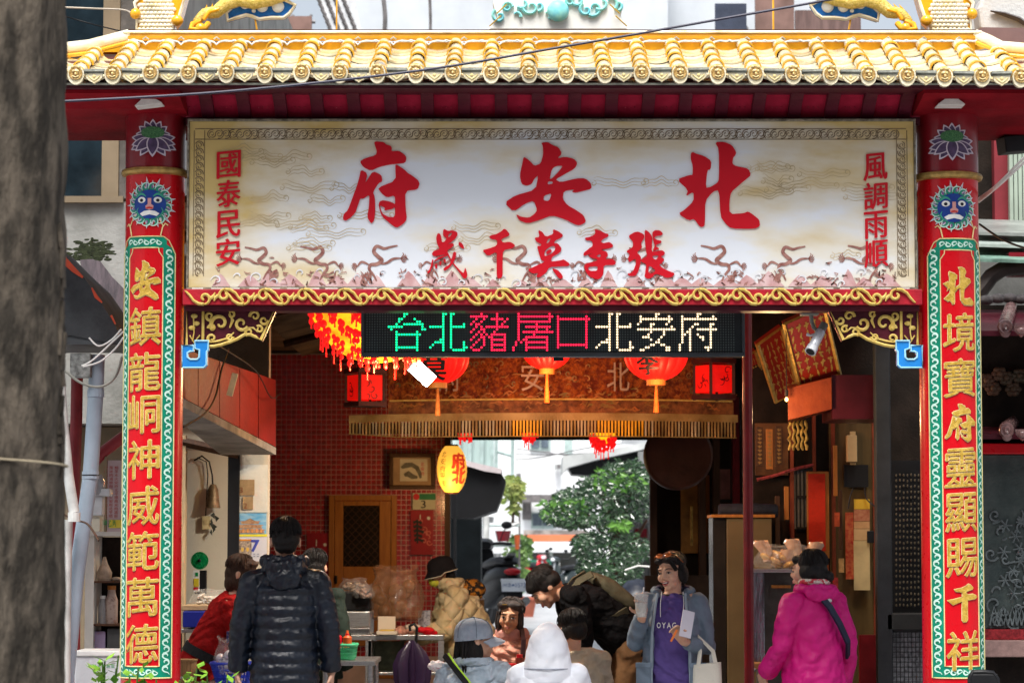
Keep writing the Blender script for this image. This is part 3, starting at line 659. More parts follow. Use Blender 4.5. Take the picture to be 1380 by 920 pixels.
# ================================================================ CORNER BRACKETS
def bracket(s,label):
    x0 = P(250 if s > 0 else 1238,420,14.42).x; z0 = P(CX,412,14.42).z
    o = thing('corner_bracket',(x0,14.42,z0),label,'bracket')
    k = 1/256.
    f = lambda u,v,d: V3(x0+s*u*k,14.42-d,z0-v*k)
    low = [(124,2),(104,48),(97,44),(90,40),(84,39),(76,40),(68,46),(58,50),(48,54),(40,55),(30,58),(0,57)]
    out = [(0,2)]+low
    MB().prism(out,f,.0,-.05).build('bracket_panel',M_dmaroon,o)
    b = MB()
    pts = [(2,4)]+[(u-(3 if u > 100 else 0),v) for u,v in low]+[(2,56)]
    b.tube([f(u,v,.006) for u,v in [(2,4),(121,4),(102,46),(95,42),(88,39),(80,39),(70,45),(60,49),(48,53),(38,55),(2,55)]],.0095,6,close=1)
    b.tube([f(24,4,.006),f(24,55,.006)],.008,6)
    b.build('gilt_edge',M_scr,o,smooth=1)
    b = MB()
    for cx_,cy_,r_,a in ((47,24,13,2.5),(76,24,10,.5),(94,14,7,3),(106,20,6,0),(60,42,5,0),(36,44,6,2),(33,14,6,1),(62,12,5,4),(86,36,5,2),(100,32,5,4),(36,30,5,3)):
        sp_ = spiral(cx_,cy_,r_,2,a,a+6.6,18)
        b.tube([f(u,v,.008) for u,v in sp_],[.0125*(r_/13)**.4*(1-.5*j/18) for j in range(19)],6)
    b.tube([f(u,v,.008) for u,v in ((30,50),(44,48),(58,44),(66,36))],[.003,.007,.006,.003],6)
    b.tube([f(u,v,.008) for u,v in ((60,30),(64,20),(60,10))],[.004,.009,.003],6)
    b.tube([f(u,v,.008) for u,v in ((84,30),(92,30),(98,36))],[.004,.006,.002],6)
    for u,v in ((12,14),(15,24),(9,30)): b.ell(f(u,v,.006),(.018,.006,.013),8,5)
    b.tube([f(u,v,.008) for u,v in ((10,48),(12,36),(11,16))],.004,5); b.tube([f(u,v,.008) for u,v in ((6,40),(12,50),(20,40))],.004,5)
    b.build('gilt_scroll',M_scr,o,smooth=1)
    b = MB(); hk = [(-3,54),(12,54),(12,62),(8,62),(4,64),(4,70),(8,73),(17,73),(20,70),(20,60),(14,58),(14,48),(32,48),(32,60),(30,62),(30,80),(26,84),(-3,84)]
    b.prism(hk,f,.03,-.04); b.build('blue_key_hook',mat('azure_paint',(.02,.22,.62),.35,var=.12,bump=.08),o,bevel=.003)
    b = MB(); b.tube([f(u,v,.032) for u,v in hk],.0055,6,close=1); b.build('hook_edge',mat('pale_azure_edge',(.35,.68,.85),.4,bump=0),o,smooth=1)
bracket(1,'carved gold and maroon corner bracket with blue key hook, beside the left column')
bracket(-1,'carved gold and maroon corner bracket with blue key hook, beside the right column')

# ================================================================ COLUMNS
TR = {'安': (AN,450,445,775,720),'北': (BEI,450,460,740,770),'府': (FU,420,455,685,770),'千': (QIAN,820,322,345,515)}
def column(cx,YC,r,ac,chars,cys,lab,s):
    o = thing('gate_column',(cx,YC,0),lab,'column')
    zt_ = P(CX,118,YC).z
    MB().lathe((cx,YC,0),[(r*1.25,0),(r*1.25,.12),(r*1.02,.2),(r,.25),(r,zt_)],48).build('shaft',M_red,o,smooth=1)
    zr_ = P(CX,229 if s < 0 else 235,YC-r).z
    MB().lathe((cx,YC,zr_),[(r,-.02),(r+.020,-.014),(r+.026,0),(r+.020,.014),(r,.02)],48).build('collar_ring',mat('dull_brass',(.42,.27,.08),.4,metal=.3,var=.3,vs=30,bump=.2),o,smooth=1)
    MB().lathe((cx,YC,zr_+.022),[(r,0),(r+.003,.001),(r+.003,zt_-zr_-.025),(r,zt_-zr_-.024)],48).build('upper_shaft',mat('dark_red_lacquer',(.22,.005,.012),.35,var=.2,vs=4,bump=.06,coat=.2),o,smooth=1)
    YF = YC-r
    def cf(a0): return lambda u,v,d: Vector((cx+(r+.001+d)*sin(a0+u/r),YC-(r+.001+d)*cos(a0+u/r),v))
    f = cf(ac); zc = lambda py: P(CX,py,YF+.02).z
    top,bot = zc(319 if s < 0 else 322),zc(913)
    def frame_poly(hw,t,bo,ch,st=24):        # chamfered rectangle outline, finely stepped across
        pts = []
        pts += [(-hw+2*hw*i/st,t-(ch*(1-i/2.) if i < 2 else ch*(1-(st-i)/2.) if i > st-2 else 0)) for i in range(st+1)]
        pts += [(hw,t-ch-(t-bo-2*ch)*i/2) for i in range(3)]
        pts += [(hw-2*hw*i/st,bo+(ch*(1-i/2.) if i < 2 else ch*(1-(st-i)/2.) if i > st-2 else 0)) for i in range(st+1)]
        pts += [(-hw,bo+ch),(-hw,t-ch)]
        q = [pts[0]]
        for p in pts[1:]:
            if abs(p[0]-q[-1][0])+abs(p[1]-q[-1][1]) > 1e-5: q.append(p)
        if abs(q[0][0]-q[-1][0])+abs(q[0][1]-q[-1][1]) < 1e-5: q.pop()
        return q
    def strip(name,u0,u1,z0_,z1_,m,d,n=8,par=o):
        b = MB(); vs = []; 
        for i in range(n+1):
            u = u0+(u1-u0)*i/n; vs += [f(u,z0_,d),f(u,z1_,d)]
        b.add(vs,[(2*i,2*i+2,2*i+3,2*i+1) for i in range(n)]); return b.build(name,m,par)
    hw,iw = r*R(62),r*R(35.5)
    oc = .05
    g_ = MB()
    def add_strip(b,u0,u1,z0a,z0b,z1a,z1b,d,n=8):
        vs = []
        for i in range(n+1):
            t = i/n; u = u0+(u1-u0)*t; vs += [f(u,z0a+(z0b-z0a)*t,d),f(u,z1a+(z1b-z1a)*t,d)]
        b.add(vs,[(2*i,2*i+2,2*i+3,2*i+1) for i in range(n)])
    bw = hw-iw; tw = .06; chm = .03
    add_strip(g_,-hw,-iw,bot,bot,top-.07,top-.03,.001); add_strip(g_,iw,hw,bot,bot,top-.03,top-.07,.001)
    add_strip(g_,-iw,iw,top-tw,top-tw,top,top,.001,12); add_strip(g_,-iw,iw,bot,bot,bot+tw,bot+tw,.001,12)
    for sg in (-1,1): add_strip(g_,sg*iw,sg*(iw+.02),top-.035,top-.045,top,top-.02,.0011,2)
    g_.build('green_border',M_green,o,fixn=False)
    rd = MB(); add_strip(rd,-iw,iw,bot+tw,bot+tw,top-tw,top-tw,.0012,14); rd.build('red_field',M_red,o,fixn=False)
    gl = MB()
    def line(pts,rr=.0032,dd=.002):
        pp = []
        for i in range(len(pts)-1):
            a,b_ = pts[i],pts[i+1]; n_ = max(1,int(abs(b_[0]-a[0])/.012))
            for j in range(n_): pp.append((a[0]+(b_[0]-a[0])*j/n_,a[1]+(b_[1]-a[1])*j/n_))
        gl.tube([f(u,v,dd) for u,v in pp],rr,6,close=1)
    line([(-hw,bot),(-hw,top-.09),(-hw+.02,top-.055),(-hw+.04,top-.02),(-iw+.0,top),(iw,top),(hw-.04,top-.02),(hw-.02,top-.055),(hw,top-.09),(hw,bot),(-hw,bot)])
    line([(-iw,bot+tw),(-iw,top-tw-.05),(-iw+.022,top-tw-.02),(-iw+.024,top-tw),(iw-.024,top-tw),(iw-.022,top-tw-.02),(iw,top-tw-.05),(iw,bot+tw),(-iw,bot+tw)])
    for sg in (-1,1):      # hanging hooks above the frame
        gl.tube([f(sg*(iw*.85),top+.005,.003),f(sg*(iw*.95),top+.05,.003),f(sg*(iw*1.1),top+.07,.003),f(sg*(iw*1.25),top+.06,.003)],.0035,6)
        gl.tube([f(sg*(iw*.98),top+.055,.003),f(sg*(iw*.7),top+.105,.003),f(sg*(iw*.3),top+.135,.003),f(0,top+.14,.003)],.003,6)
    gl.build('gold_line',M_gold2,o,smooth=1)
    sc_ = MB()              # running scroll in the green border
    z = bot+.03; i = 0; um = (hw+iw)/2; am = bw*.30
    while z < top-.07:
        for sg in (-1,1):
            w_ = 1 if i % 2 else -1
            p = [(sg*um+w_*am*cos(t),z+.019+.019*sin(t)) for t in [j*.42 for j in range(12)]]
            p = [(sg*um-w_*am,z-.012),(sg*um-w_*am*.6,z-.002)]+[(sg*um+w_*am*(1-.06*j)*cos(-1.3+.5*j),z+.018+.016*(1-.06*j)*sin(-1.3+.5*j)) for j in range(11)]
            sc_.ribbon(p,.0095,f,.003+.0004*(i % 2))
        z += .034; i += 1
    u = -iw+.01
    while u < iw:
        w_ = 1 if i % 2 else -1
        for zz in (top-tw/2,bot+tw/2):
            sc_.ribbon([(u-.012,zz-w_*.014)]+[(u+.016*(1-.06*j)*sin(1.3-.5*j),zz+w_*.015*(1-.06*j)*cos(-1.3+.5*j)) for j in range(11)],.009,f,.003+.0004*(i % 2))
        u += .032; i += 1
    stuff(sc_.build('border_scroll',M_scrollw,o,fixn=False))
    for ch,py in zip(chars,cys):
        z_ = zc(py)
        if ch in TR:
            loops,ox,oy,bw_,bh_ = TR[ch]
            def lay(kk,d0):
                b = MB(); bm = bmesh.new()
                for li,lp in enumerate(loops):
                    lp = [lp] if not isinstance(lp[0][0],(tuple,list)) else lp
                    flat = [p for l in lp for p in l]; cc = (sum(p[0] for p in lp[0])/len(lp[0]),sum(p[1] for p in lp[0])/len(lp[0]))
                    L3 = []
                    for qi,l in enumerate(lp):
                        n_ = len(l); res = []
                        ar = sum(l[t][0]*l[(t+1) % n_][1]-l[(t+1) % n_][0]*l[t][1] for t in range(n_)); sg = (1 if ar > 0 else -1)*(1 if qi == 0 else -1)
                        for t in range(n_):
                            p0,p1,p2 = l[t-1],l[t],l[(t+1) % n_]
                            ex,ey = p2[0]-p0[0],p2[1]-p0[1]; q_ = math.hypot(ex,ey) or 1
                            res.append(V3(p1[0]+sg*ey/q_*kk,p1[1]-sg*ex/q_*kk,0))
                        L3.append(res)
                    fl = [p for l in L3 for p in l]; tr = geometry.tessellate_polygon(L3)
                    vv = [bm.verts.new(((p.x-ox)/bw_*.168,-(p.y-oy)/bh_*.200,li*.0006)) for p in fl]
                    for t in tr:
                        try: bm.faces.new([vv[q_] for q_ in t])
                        except ValueError: pass
                for q_ in range(-5,6): bmesh.ops.bisect_plane(bm,geom=bm.verts[:]+bm.edges[:]+bm.faces[:],plane_co=(q_*.025,0,0),plane_no=(1,0,0))
                bm.verts.index_update(); b.add([f(x_.co.x,z_+x_.co.y,d0+x_.co.z) for x_ in bm.verts],[tuple(x_.index for x_ in q_.verts) for q_ in bm.faces]); bm.free(); return b
            lay(bw_*.016,.0035).build('character_edge',M_gold2,o); lay(-bw_*.004,.0075).build('character',M_gold,o); continue
        b = MB(); brush(b,ch,0,z_,.180,.206,f,.0035,.0042,.0036,.07,.025); b.build('character_edge',M_gold2,o)
        b = MB(); brush(b,ch,0,z_,.174,.200,f,.0065,.0011,.0008,.07,.025); b.build('character',M_gold,o)
    # lotus
    f = cf(R(1.5) if s < 0 else R(0)); zl = zc(190 if s < 0 else 195)
    k = 1/222.
    pw = mat('lotus_outline',(.58,.50,.58),.5,bump=0); pp_ = mat('lotus_petal',(.085,.055,.12),.5,var=.3,vs=30,bump=0)
    b = MB(); b2_ = MB(); rnd = random.Random(5); lay = 0
    def petal(u,v,a,L_,w_,i):
        P_ = []
        for t in range(13):
            q = t/12; wv = w_*sin(pi*min(1,q*.92+.08))**.8*(1-.25*q); P_.append((q*L_,wv))
        lo = [(x_,-y_) for x_,y_ in P_]; hi_ = [(x_,y_) for x_,y_ in P_[::-1]]
        def tr(p,sc=1.,off=0.): x_,y_ = off+p[0]*sc,p[1]*sc; return ((u+x_*cos(a)-y_*sin(a))*k,zl+(v+x_*sin(a)+y_*cos(a))*k)
        pl = lo+hi_[:-1]
        cpoly(b,[tr(p) for p in pl],f,.0045+.0005*i); cpoly(b2_,[tr(p,.80,L_*.08) for p in pl],f,.00475+.0005*i)
    i = 0
    for a_ in range(7): petal(0,4,R(90+(a_-3)*26),21,6,i); i += 1
    for a_ in (-160,-20,170,10,-170,-8): petal(0,0,R(a_),30 if a_ in (-160,-20) else 27,6,i); i += 1
    for a_ in (-125,-55,-145,-35): petal(0,2,R(a_),25,6.5,i); i += 1
    petal(0,6,R(-90),26,7.5,i)
    b.build('lotus_outline',pw,o); b2_.build('lotus_petal',pp_,o)
    b = MB(); cpoly(b,[(13*k*cos(t*.5236),zl+(9+7*sin(t*.5236))*k) for t in range(12)],f,.016); b.build('lotus_seed_head',mat('lotus_seed_green',(.02,.10,.04),.5,col2=(.10,.25,.10),vs=200,bump=.3),o)
    # lion face
    f = cf(R(-3) if s < 0 else R(2)); zl = zc(276 if s < 0 else 281)
    F2 = lambda u,v: (u*k,zl+v*k)
    b = MB(); bb = MB()
    for j in range(26):
        a = 2*pi*j/26; L_ = 33 if j % 2 else 29
        if -2.2 < a-2*pi < -.9: L_ -= 4
        t = [F2(19*cos(a-.15),19*sin(a-.15)),F2(L_*cos(a),L_*sin(a)),F2(19*cos(a+.15),19*sin(a+.15))]
        cpoly(b,t,f,.004+.0003*(j % 3))
        t = [F2(19*cos(a-.09),19*sin(a-.09)),F2((L_-5)*cos(a),(L_-5)*sin(a)),F2(19*cos(a+.09),19*sin(a+.09))]
        cpoly(bb,t,f,.0052)
    b.build('mane_ray',mat('mane_white',(.62,.60,.66),.5,bump=0),o); bb.build('mane_ray_inner',mat('mane_violet',(.20,.10,.26),.5,bump=0),o)
    b = MB()
    for j in range(16):
        a = 2*pi*(j+.5)/16; p = spiral(20*cos(a),20*sin(a),4.6,1,a,a+5.5,10); b.ribbon([F2(*q) for q in p],.013,f,.0062+.0002*(j % 2))
    b.build('mane_curl',mat('mane_green',(.02,.25,.16),.4,bump=0),o)
    b = MB()
    for j in range(16):
        a = 2*pi*(j+.5)/16; p = spiral(20*cos(a),20*sin(a),5.6,5.6,a-1,a+2,8); b.ribbon([F2(*q) for q in p],.006,f,.0069)
    b.build('mane_curl_edge',M_scrollw,o,fixn=False)
    b = MB(); cpoly(b,[F2(18.5*cos(t*pi/12),17*sin(t*pi/12)) for t in range(24)],f,.0085); b.build('lion_face',mat('lion_blue',(.012,.045,.24),.4,var=.3,bump=0),o)
    fw = mat('lion_white',(.75,.75,.72),.5,bump=0); fb = mat('lion_black',(.01,.01,.015),.5,bump=0); fp = mat('lion_pink',(.62,.30,.28),.5,bump=0)
    b = MB()
    for sg in (-1,1): cpoly(b,[F2(sg*9+4.6*cos(t*.5236),5+3.6*sin(t*.5236)) for t in range(12)],f,.010)
    cpoly(b,[F2(*q) for q in ((-11,-11),(-6,-8),(0,-7),(6,-8),(11,-11),(8,-14),(0,-12),(-8,-14))],f,.010); b.build('lion_eye_white',fw,o)
    b = MB()
    for sg in (-1,1): cpoly(b,[F2(sg*9+2*cos(t*.785),4.5+2*sin(t*.785)) for t in range(8)],f,.0115)
    b.build('lion_pupil',fb,o)
    b = MB()
    for sg in (-1,1):
        b.ribbon([F2(sg*(4+j*2),9+3.2*sin(j*.6)) for j in range(7)],.012,f,.0110); b.ribbon([F2(sg*(13),-4),F2(sg*15,-8),F2(sg*12,-13),F2(sg*6,-17)],.008,f,.0105)
    b.build('lion_brow',mat('brow_green',(.05,.32,.22),.4,bump=0),o,fixn=False)
    b = MB(); cpoly(b,[F2(*q) for q in ((-2,7),(2,7),(1.8,0),(4.5,-2),(4,-5.5),(0,-6.5),(-4,-5.5),(-4.5,-2),(-1.8,0))],f,.0122); b.build('lion_nose',fp,o)
    b = MB(); cpoly(b,[F2(*q) for q in ((-4,-4),(0,-3),(4,-4),(3,-5.5),(0,-5),(-3,-5.5))],f,.0128); b.build('lion_nostril',mat('lion_red',(.5,.02,.02),.4,bump=0),o)
    # flood lamp under the eave
    return o
YC = 14.5
cL,cR = P(207,500,YC).x,P(1280,500,YC).x
column(cL,YC,.156,R(-12),'安鎮龍峒神威範萬德',(378,440,501,558,619,681,742,804,867),'left red gate column lettered in gold with nine characters between green scroll borders, lion face above',-1)
column(cR,YC,.160,R(11),'北境寶府靈顯賜千祥',(386,448,509,570,630,690,751,812,876),'right red gate column lettered in gold with nine characters between green scroll borders, lion face above',1)
# flood lamps on the column heads
M_lamp = mat('lamp_white_enamel',(.72,.70,.66),.35,var=.1,vs=20,bump=.05)
for px,t,lab in ((200,-.12,'small white floodlight tilted under the eave above the left column'),(1280,0,'small white floodlight level under the eave above the right column')):
    c = P(px,140,14.15)
    o = thing('floodlight',(c.x,14.15,c.z+.045),lab,'floodlight')
    o.rotation_euler = (0,t,0)
    MB().rings([[Vector((sx*a*(.058 if z else .07),sy*.05,-z)) for sx,sy in ((-1,-1),(1,-1),(1,1),(-1,1))] for a,z in ((.5,-.02),(.62,.0))]).rings([[V3(sx*a,sy*.06,z) for sx,sy in ((-1,-1),(1,-1),(1,1),(-1,1))] for a,z in ((.034,0),(.036,-.03),(.07,-.055),(.07,-.060))]).build('lamp_head',M_lamp,o,local=1,bevel=.002)
    MB().tube([(-.04,0,-.03),(-.045,0,.02),(-.03,0,.05),(.03,0,.05),(.045,0,.02),(.04,0,-.03)],.005,5).build('lamp_yoke',M_black,o,local=1)
    MB().box((0,.01,.06),(.05,.05,.03)).build('lamp_mount',M_lamp,o,local=1)
# ================================================================ LED DISPLAY
YL = 14.75
a,b_ = P(487,480,YL),P(1003,413,YL)
led = thing('led_display',((a.x+b_.x)/2,YL,a.z),'long black dot matrix display glowing green, red and amber, hung below the name board','display')
M_led = mat('led_housing',(.018,.024,.028),.35,var=.2,bump=.05)
MB().b2((a.x,YL,a.z),(b_.x,YL+.11,b_.z)).build('housing',M_led,led,bevel=.006)
q = MB(); t = .014
q.b2((a.x-.002,YL-.012,a.z-.002),(b_.x+.002,YL-.0005,a.z+t+.006)); q.b2((a.x-.002,YL-.012,b_.z-t),(b_.x+.002,YL-.0005,b_.z+.002))
q.b2((a.x-.002,YL-.012,a.z+t+.007),(a.x+t,YL-.0005,b_.z-t-.001)); q.b2((b_.x-t,YL-.012,a.z+t+.007),(b_.x+.002,YL-.0005,b_.z-t-.001)); q.build('rim',mat('led_rim',(.05,.06,.07),.4,bump=.05),led,bevel=.003)
pit_ = P(690+3.48,450,YL).x-P(690,450,YL).x
q = MB()
x = a.x+.03
z0_ = P(CX,471.5,YL).z
nx = int((b_.x-.03-x)/pit_)
for r_ in range(-1,16):
    for c_ in range(nx): q.box((x+c_*pit_,YL-.0015,z0_+r_*pit_),(.0062,.002,.0062))
stuff(q.build('dark_dot',mat('unlit_dot',(.10,.13,.13),.4,bump=0),led))
MB().box(((a.x+b_.x)/2+.03,YL+.01,a.z-.015),(.055,.03,.02)).build('latch',M_black,led)
BMP = {
'台': ["......##","......#","....##....#","....#......##","...#..########","######.......#",".#...........##","...#.......#","...##########","...#.......#","...#.......#","...#.......#","...#.......#","...#########","...#.......#"],
'北': [".....##.##",".....#..#",".....#..#",".....#..#",".....#..#....#","######..######",".....#..#",".....#..#",".....#..#",".....#..#","....##..#","..####..#....#",".#...#..#....#","#....#..#....##",".....#...#####"],
'豬': ["....#.....#.....","#######...#.....","..#..#..#####.#.",".#..#.....#..#..","#.##......#.#...","..#.#.#########.",".#..##....#.....","#..#.#...#......","..#.#.#.######..",".#..##.##....#..","#..#.#..######..","..#..#..#....#..",".#...#..######..","#...#...#....#..",".###....######.."],
'屠': ["..#...........#.","..##############","..#...........#.","..#############.","..#......#......","..#..##########.","..#......#...#..","..#.############","..#.....#.......","..#..#########..","..#.##.......#..",".#.#.#########..",".#...#.......#..","#....#########..","#....#.......#.."],
'口': ["#..........#","#############","#..........#","#..........#","#..........#","#..........#","#..........#","#..........#","#..........#","#..........#","#..........#","############","#..........#"],
'安': [".......##",".#.....#....#",".#############",".#..........#","#....##....#",".....#.......#","###############",".....#....#","....#.....#","..###....#",".....#..#",".......##",".....##..##","...##......##",".##........##"],
'府': [".......##",".#.....#.....#",".##############",".#..........",".#....##....##",".#...#......#",".#..#..########",".#.##.......#",".##.#..#....#",".#..#...##..#",".#..#....#..#",".#..#.......#","#...#.......#","#...#.....###","#...#......#"]}
def dots(ch,px0,m,name='lit_character'):
    b = MB(); X0 = P(px0,450,YL).x; rows = BMP[ch]
    for r_,row in enumerate(rows):
        for c_,v in enumerate(row):
            if v == '#': b.lathe((X0+c_*pit_,YL-.0035,z0_+(14-r_-(1 if ch == '口' else 0))*pit_),[(.0058,.002),(.0058,0),(.003,-.0015)],8,'Y')
    b.build(name,m,led)
E_g = mat('led_green',(.02,.6,.3),.4,emit=.75,ecol=(.0,1,.30),bump=0); E_r = mat('led_red',(.6,.02,.05),.4,emit=.9,ecol=(1,.01,.05),bump=0); E_a = mat('led_amber',(.7,.5,.35),.4,emit=.75,ecol=(1,.72,.42),bump=0)
for ch,px,m in (('台',524,E_g),('北',580,E_g),('豬',635,E_r),('屠',692,E_r),('口',752,E_r),('北',804,E_a),('安',860,E_a),('府',916,E_a)): dots(ch,px,m)

# ================================================================ COVERED LANE: roof, walls
M_corr = mat('sooty_corrugated',(.17,.11,.07),.6,var=.5,vs=3,bump=.3)
XL,XRR = -1.78,2.15
can = thing('lane_canopy',(.2,20,3.4),'dark corrugated canopy roofing the lane behind the gate','canopy')
def corr(x0,z0,x1,z1,y0,y1,n):
    b = MB(); vs = []
    for i in range(n+1):
        t = i/n; y = y0+(y1-y0)*t; dz = .02*(1 if i % 2 else -1)
        vs += [(x0,y,z0+dz),(x1,y,z1+dz),(x0,y,z0+dz+.01),(x1,y,z1+dz+.01)]
    fs = []
    for i in range(n): a = 4*i; fs += [(a,a+1,a+5,a+4),(a+2,a+6,a+7,a+3)]
    return b.add(vs,fs)
corr(-1.95,3.39,.25,4.0,14.62,26.2,120).build('corrugated_sheet',M_corr,can); corr(.25,4.0,2.42,3.40,14.62,26.2,120).build('corrugated_sheet',M_corr,can)
MB().b2((-2.6,17.62,3.43),(-1.9,26.2,3.47)).build('side_sheet',M_corr,can)  # added slab that keeps the open sky off the mosaic wall
for y in (15.6,18.2,20.8,23.4):
    MB().tube([(-1.95,y,3.33),(.25,y,3.9),(2.42,y,3.33)],.035,6).build('rafter',M_dwood,can)
for x in (-1.2,-.4,.9,1.7): MB().cyl((x,14.7,4.0-abs(x-.25)*.275-.06),(x,26.1,4.0-abs(x-.25)*.275-.06),.02,n=6).build('purlin',M_dwood,can)
# back gable board above the alley opening
MB().b2((-2.4,26.0,2.62),(2.6,26.1,4.1)).build('gable_board',M_dark,can)
# red mosaic wall facing the gate
YW = 25.5
a,b_ = P(350,900,YW),P(600,430,YW)
wl = thing('mosaic_wall',(a.x,YW,0),'dark red mosaic tiled wall with pale grout at the end of the stalls','wall')
MB().b2((-3.4,YW,0),(b_.x,YW+.2,3.4)).build('grout_bed',mat('pale_grout',(.66,.50,.46),.8,var=.2,vs=4,bump=.1),wl)
M_mos = mat('red_mosaic',(.36,.016,.024),.22,var=.45,vs=25,bump=.05,coat=.3)
ts = 7.05/SS*0+P(CX+6.75,600,YW).x-P(CX,600,YW).x
q = MB(); z = .6; x_s = P(352,600,YW).x
while z < 3.38:
    x = x_s
    while x < b_.x-ts*.5: q.box((x+ts/2,YW-.001,z+ts/2),(ts-.006,.008,ts-.006)); x += ts
    z += ts
stuff(q.build('mosaic_tile',M_mos,wl))
MB().b2((b_.x-.001,YW-.03,0),(b_.x+.05,YW+.3,3.3)).build('corner_post',M_dwood,wl)
# wooden door in it
def door():
    Y = YW-.03; o = thing('wooden_door',(P(492,800,Y).x,Y,P(CX,790,Y).z),'varnished wooden cupboard door with dark lattice window set in the red mosaic wall','door')
    A = lambda px,py: P(px,py,Y)
    x0,x1,z0,z1 = A(447,0).x,A(537,0).x,0.4,A(0,667).z
    fr = MB(); w = .05
    fr.b2((x0,Y-.03,z0),(x0+w,Y+.03,z1)); fr.b2((x1-w,Y-.03,z0),(x1,Y+.03,z1)); fr.b2((x0+w+.001,Y-.03,z1-w),(x1-w-.001,Y+.03,z1)); fr.build('door_frame',M_wood,o,bevel=.004)
    X0,X1 = x0+w+.004,x1-w-.004; s = .10; zt,zm,zl_ = z1-w-.004,A(0,681).z,A(0,763).z
    lf = MB(); lf.b2((X0,Y-.015,z0),(A(466,0).x,Y+.02,zt)); lf.b2((A(514,0).x,Y-.015,z0),(X1,Y+.02,zt)); lf.b2((A(466,0).x+.001,Y-.015,zm),(A(514,0).x-.001,Y+.02,zt)); lf.b2((A(466,0).x+.001,Y-.015,z0+.3),(A(514,0).x-.001,Y+.02,zl_)); lf.build('door_leaf',M_wood,o,bevel=.004)
    MB().b2((A(466,0).x,Y+.005,zl_),(A(514,0).x,Y+.02,zm)).build('lattice_backing',M_dark,o)
    lt = MB(); xa,xb = A(467,0).x,A(513,0).x; n = 9
    for i in range(n):
        for j in range(15):
            u = xa+(i+.5)*(xb-xa)/n; v = zl_+(j+.5)*(zm-zl_)/15; r = R(45 if (i+j) % 2 else -45); lt.box((u,Y-.002,v),(.055,.012,.008),(0,r,0))
    stuff(lt.build('lattice_strip',M_dwood,o))
    MB().cyl((A(457,0).x,Y-.04,A(0,775).z),(A(457,0).x,Y-.04,A(0,786).z),.012,n=8).build('handle',M_black,o)
door()
# picture, tear-off calendar, posters
def flatp(name,px0,py0,px1,py1,Y,m,label,cat,t=.008):
    o = card(name,px0,py0,px1,py1,Y,m,t=t); tag(o,label,cat); return o
o = thing('framed_picture',P(559,657,25.4),'dark framed picture with a grey brush drawing hung on the red mosaic wall','picture')
fr = MB(); A = lambda px,py: P(px,py,25.4)
x0,x1,z0,z1 = A(527,0).x,A(588,0).x,A(0,659).z,A(0,611).z; w = .035
for lo,hi in (((x0,z0),(x1,z0+w)),((x0,z1-w),(x1,z1)),((x0,z0+w+.001),(x0+w,z1-w-.001)),((x1-w,z0+w+.001),(x1,z1-w-.001))): fr.b2((lo[0],25.36,lo[1]),(hi[0],25.42,hi[1]))
fr.build('frame',M_dwood,o,bevel=.005)
MB().b2((x0+.02,25.40,z0+.02),(x1-.02,25.41,z1-.02)).build('mount',mat('brown_mount',(.42,.27,.16),.7,bump=0),o)
card('paper',539,618,576,648,25.395,mat('aged_paper',(.66,.60,.48),.7,var=.1,bump=0),o)
f = lambda u,v,d: Vector((A(u,600).x,25.39-d,A(600,v).z))
b = MB(); b.ribbon([(541,630),(547,627),(555,626),(562,630),(566,638),(567,644)],[3,7,6,6,5,3],f,.001); b.ribbon([(545,640),(550,638),(556,642),(563,643)],[4,8,7,3],f,.002)
b.build('ink_drawing',mat('grey_ink',(.16,.15,.12),.7,var=.3,vs=40,bump=0),o)
b = MB(); [put_glyph(b,ch,A(571,0).x,A(0,625+6.5*i).z,.035,.035,front(25.39),.001) for i,ch in enumerate('北安府')]; b.build('red_caption',M_red_ink,o)
o = thing('tear_off_calendar',P(571,685,25.45),'small calendar card with green top and the number 3, on the red mosaic wall','calendar')
card('page',556,664,587,686,25.45,mat('pale_page',(.62,.60,.46),.7,var=.08,bump=0),o); card('green_top',565,665,587,673,25.447,mat('green_print',(.03,.22,.10),.6,bump=0),o,t=.002)
b = MB(); b.lathe(P(561,669,25.443),[(0,0),(.03,0),(.03,.003)],12,'Y'); b.build('red_seal',M_red_ink,o)
b = MB(); put_glyph(b,'3',P(572,0,25.4).x,P(0,679,25.4).z,.045,.07,front(25.445),.001,shear=.0); b.build('number',M_black,o)
def poster(px0,py0,px1,py1,Y,label,seed=0):
    o = thing('red_poster',P((px0+px1)/2,py1,Y),label,'poster')
    card('sheet',px0,py0,px1,py1,Y,mat('poster_red',(.32,.010,.022),.55,var=.15,bump=.02),o)
    rnd = random.Random(seed); b = MB(); f = lambda u,v,d: Vector((P(u,600,Y-.002).x,Y-.002-d,P(600,v,Y-.002).z)); w = px1-px0; h = py1-py0
    for i in range(7):
        u = px0+w*rnd.uniform(.45,.85); v = py0+h*rnd.uniform(.25,.75); b.ribbon(spiral(u,v,w*.14,1,rnd.uniform(0,6),rnd.uniform(6,11),12),[1.5]*13,f,.001+.0002*i)
    b.build('print_pink',mat('poster_pink',(.6,.16,.14),.6,bump=0),o)
    b = MB()
    for i in range(5):
        v = py0+h*(.28+.1*i); b.ribbon([(px0+w*rnd.uniform(.12,.2),v),(px0+w*.32,v-2),(px0+w*rnd.uniform(.5,.6),v+1)],[4,2.5,4],f,.004+.0002*i); b.ribbon([(px0+w*.3,v-4),(px0+w*.33,v+4)],[3,2],f,.0055+.0002*i)
    b.build('print_black',M_black,o)
    b = MB(); b.prism([(px1-w*.2+2.4*cos(t),py0+h*.18+2.4*sin(t)) for t in [k*.7854 for k in range(8)]],f,.002,0); b.prism([(px0+w*.42,py0+h*.1),(px0+w*.46,py0+h*.1),(px0+w*.46,py0+h*.2),(px0+w*.42,py0+h*.2)],f,.002,0); b.build('print_white',M_white,o)
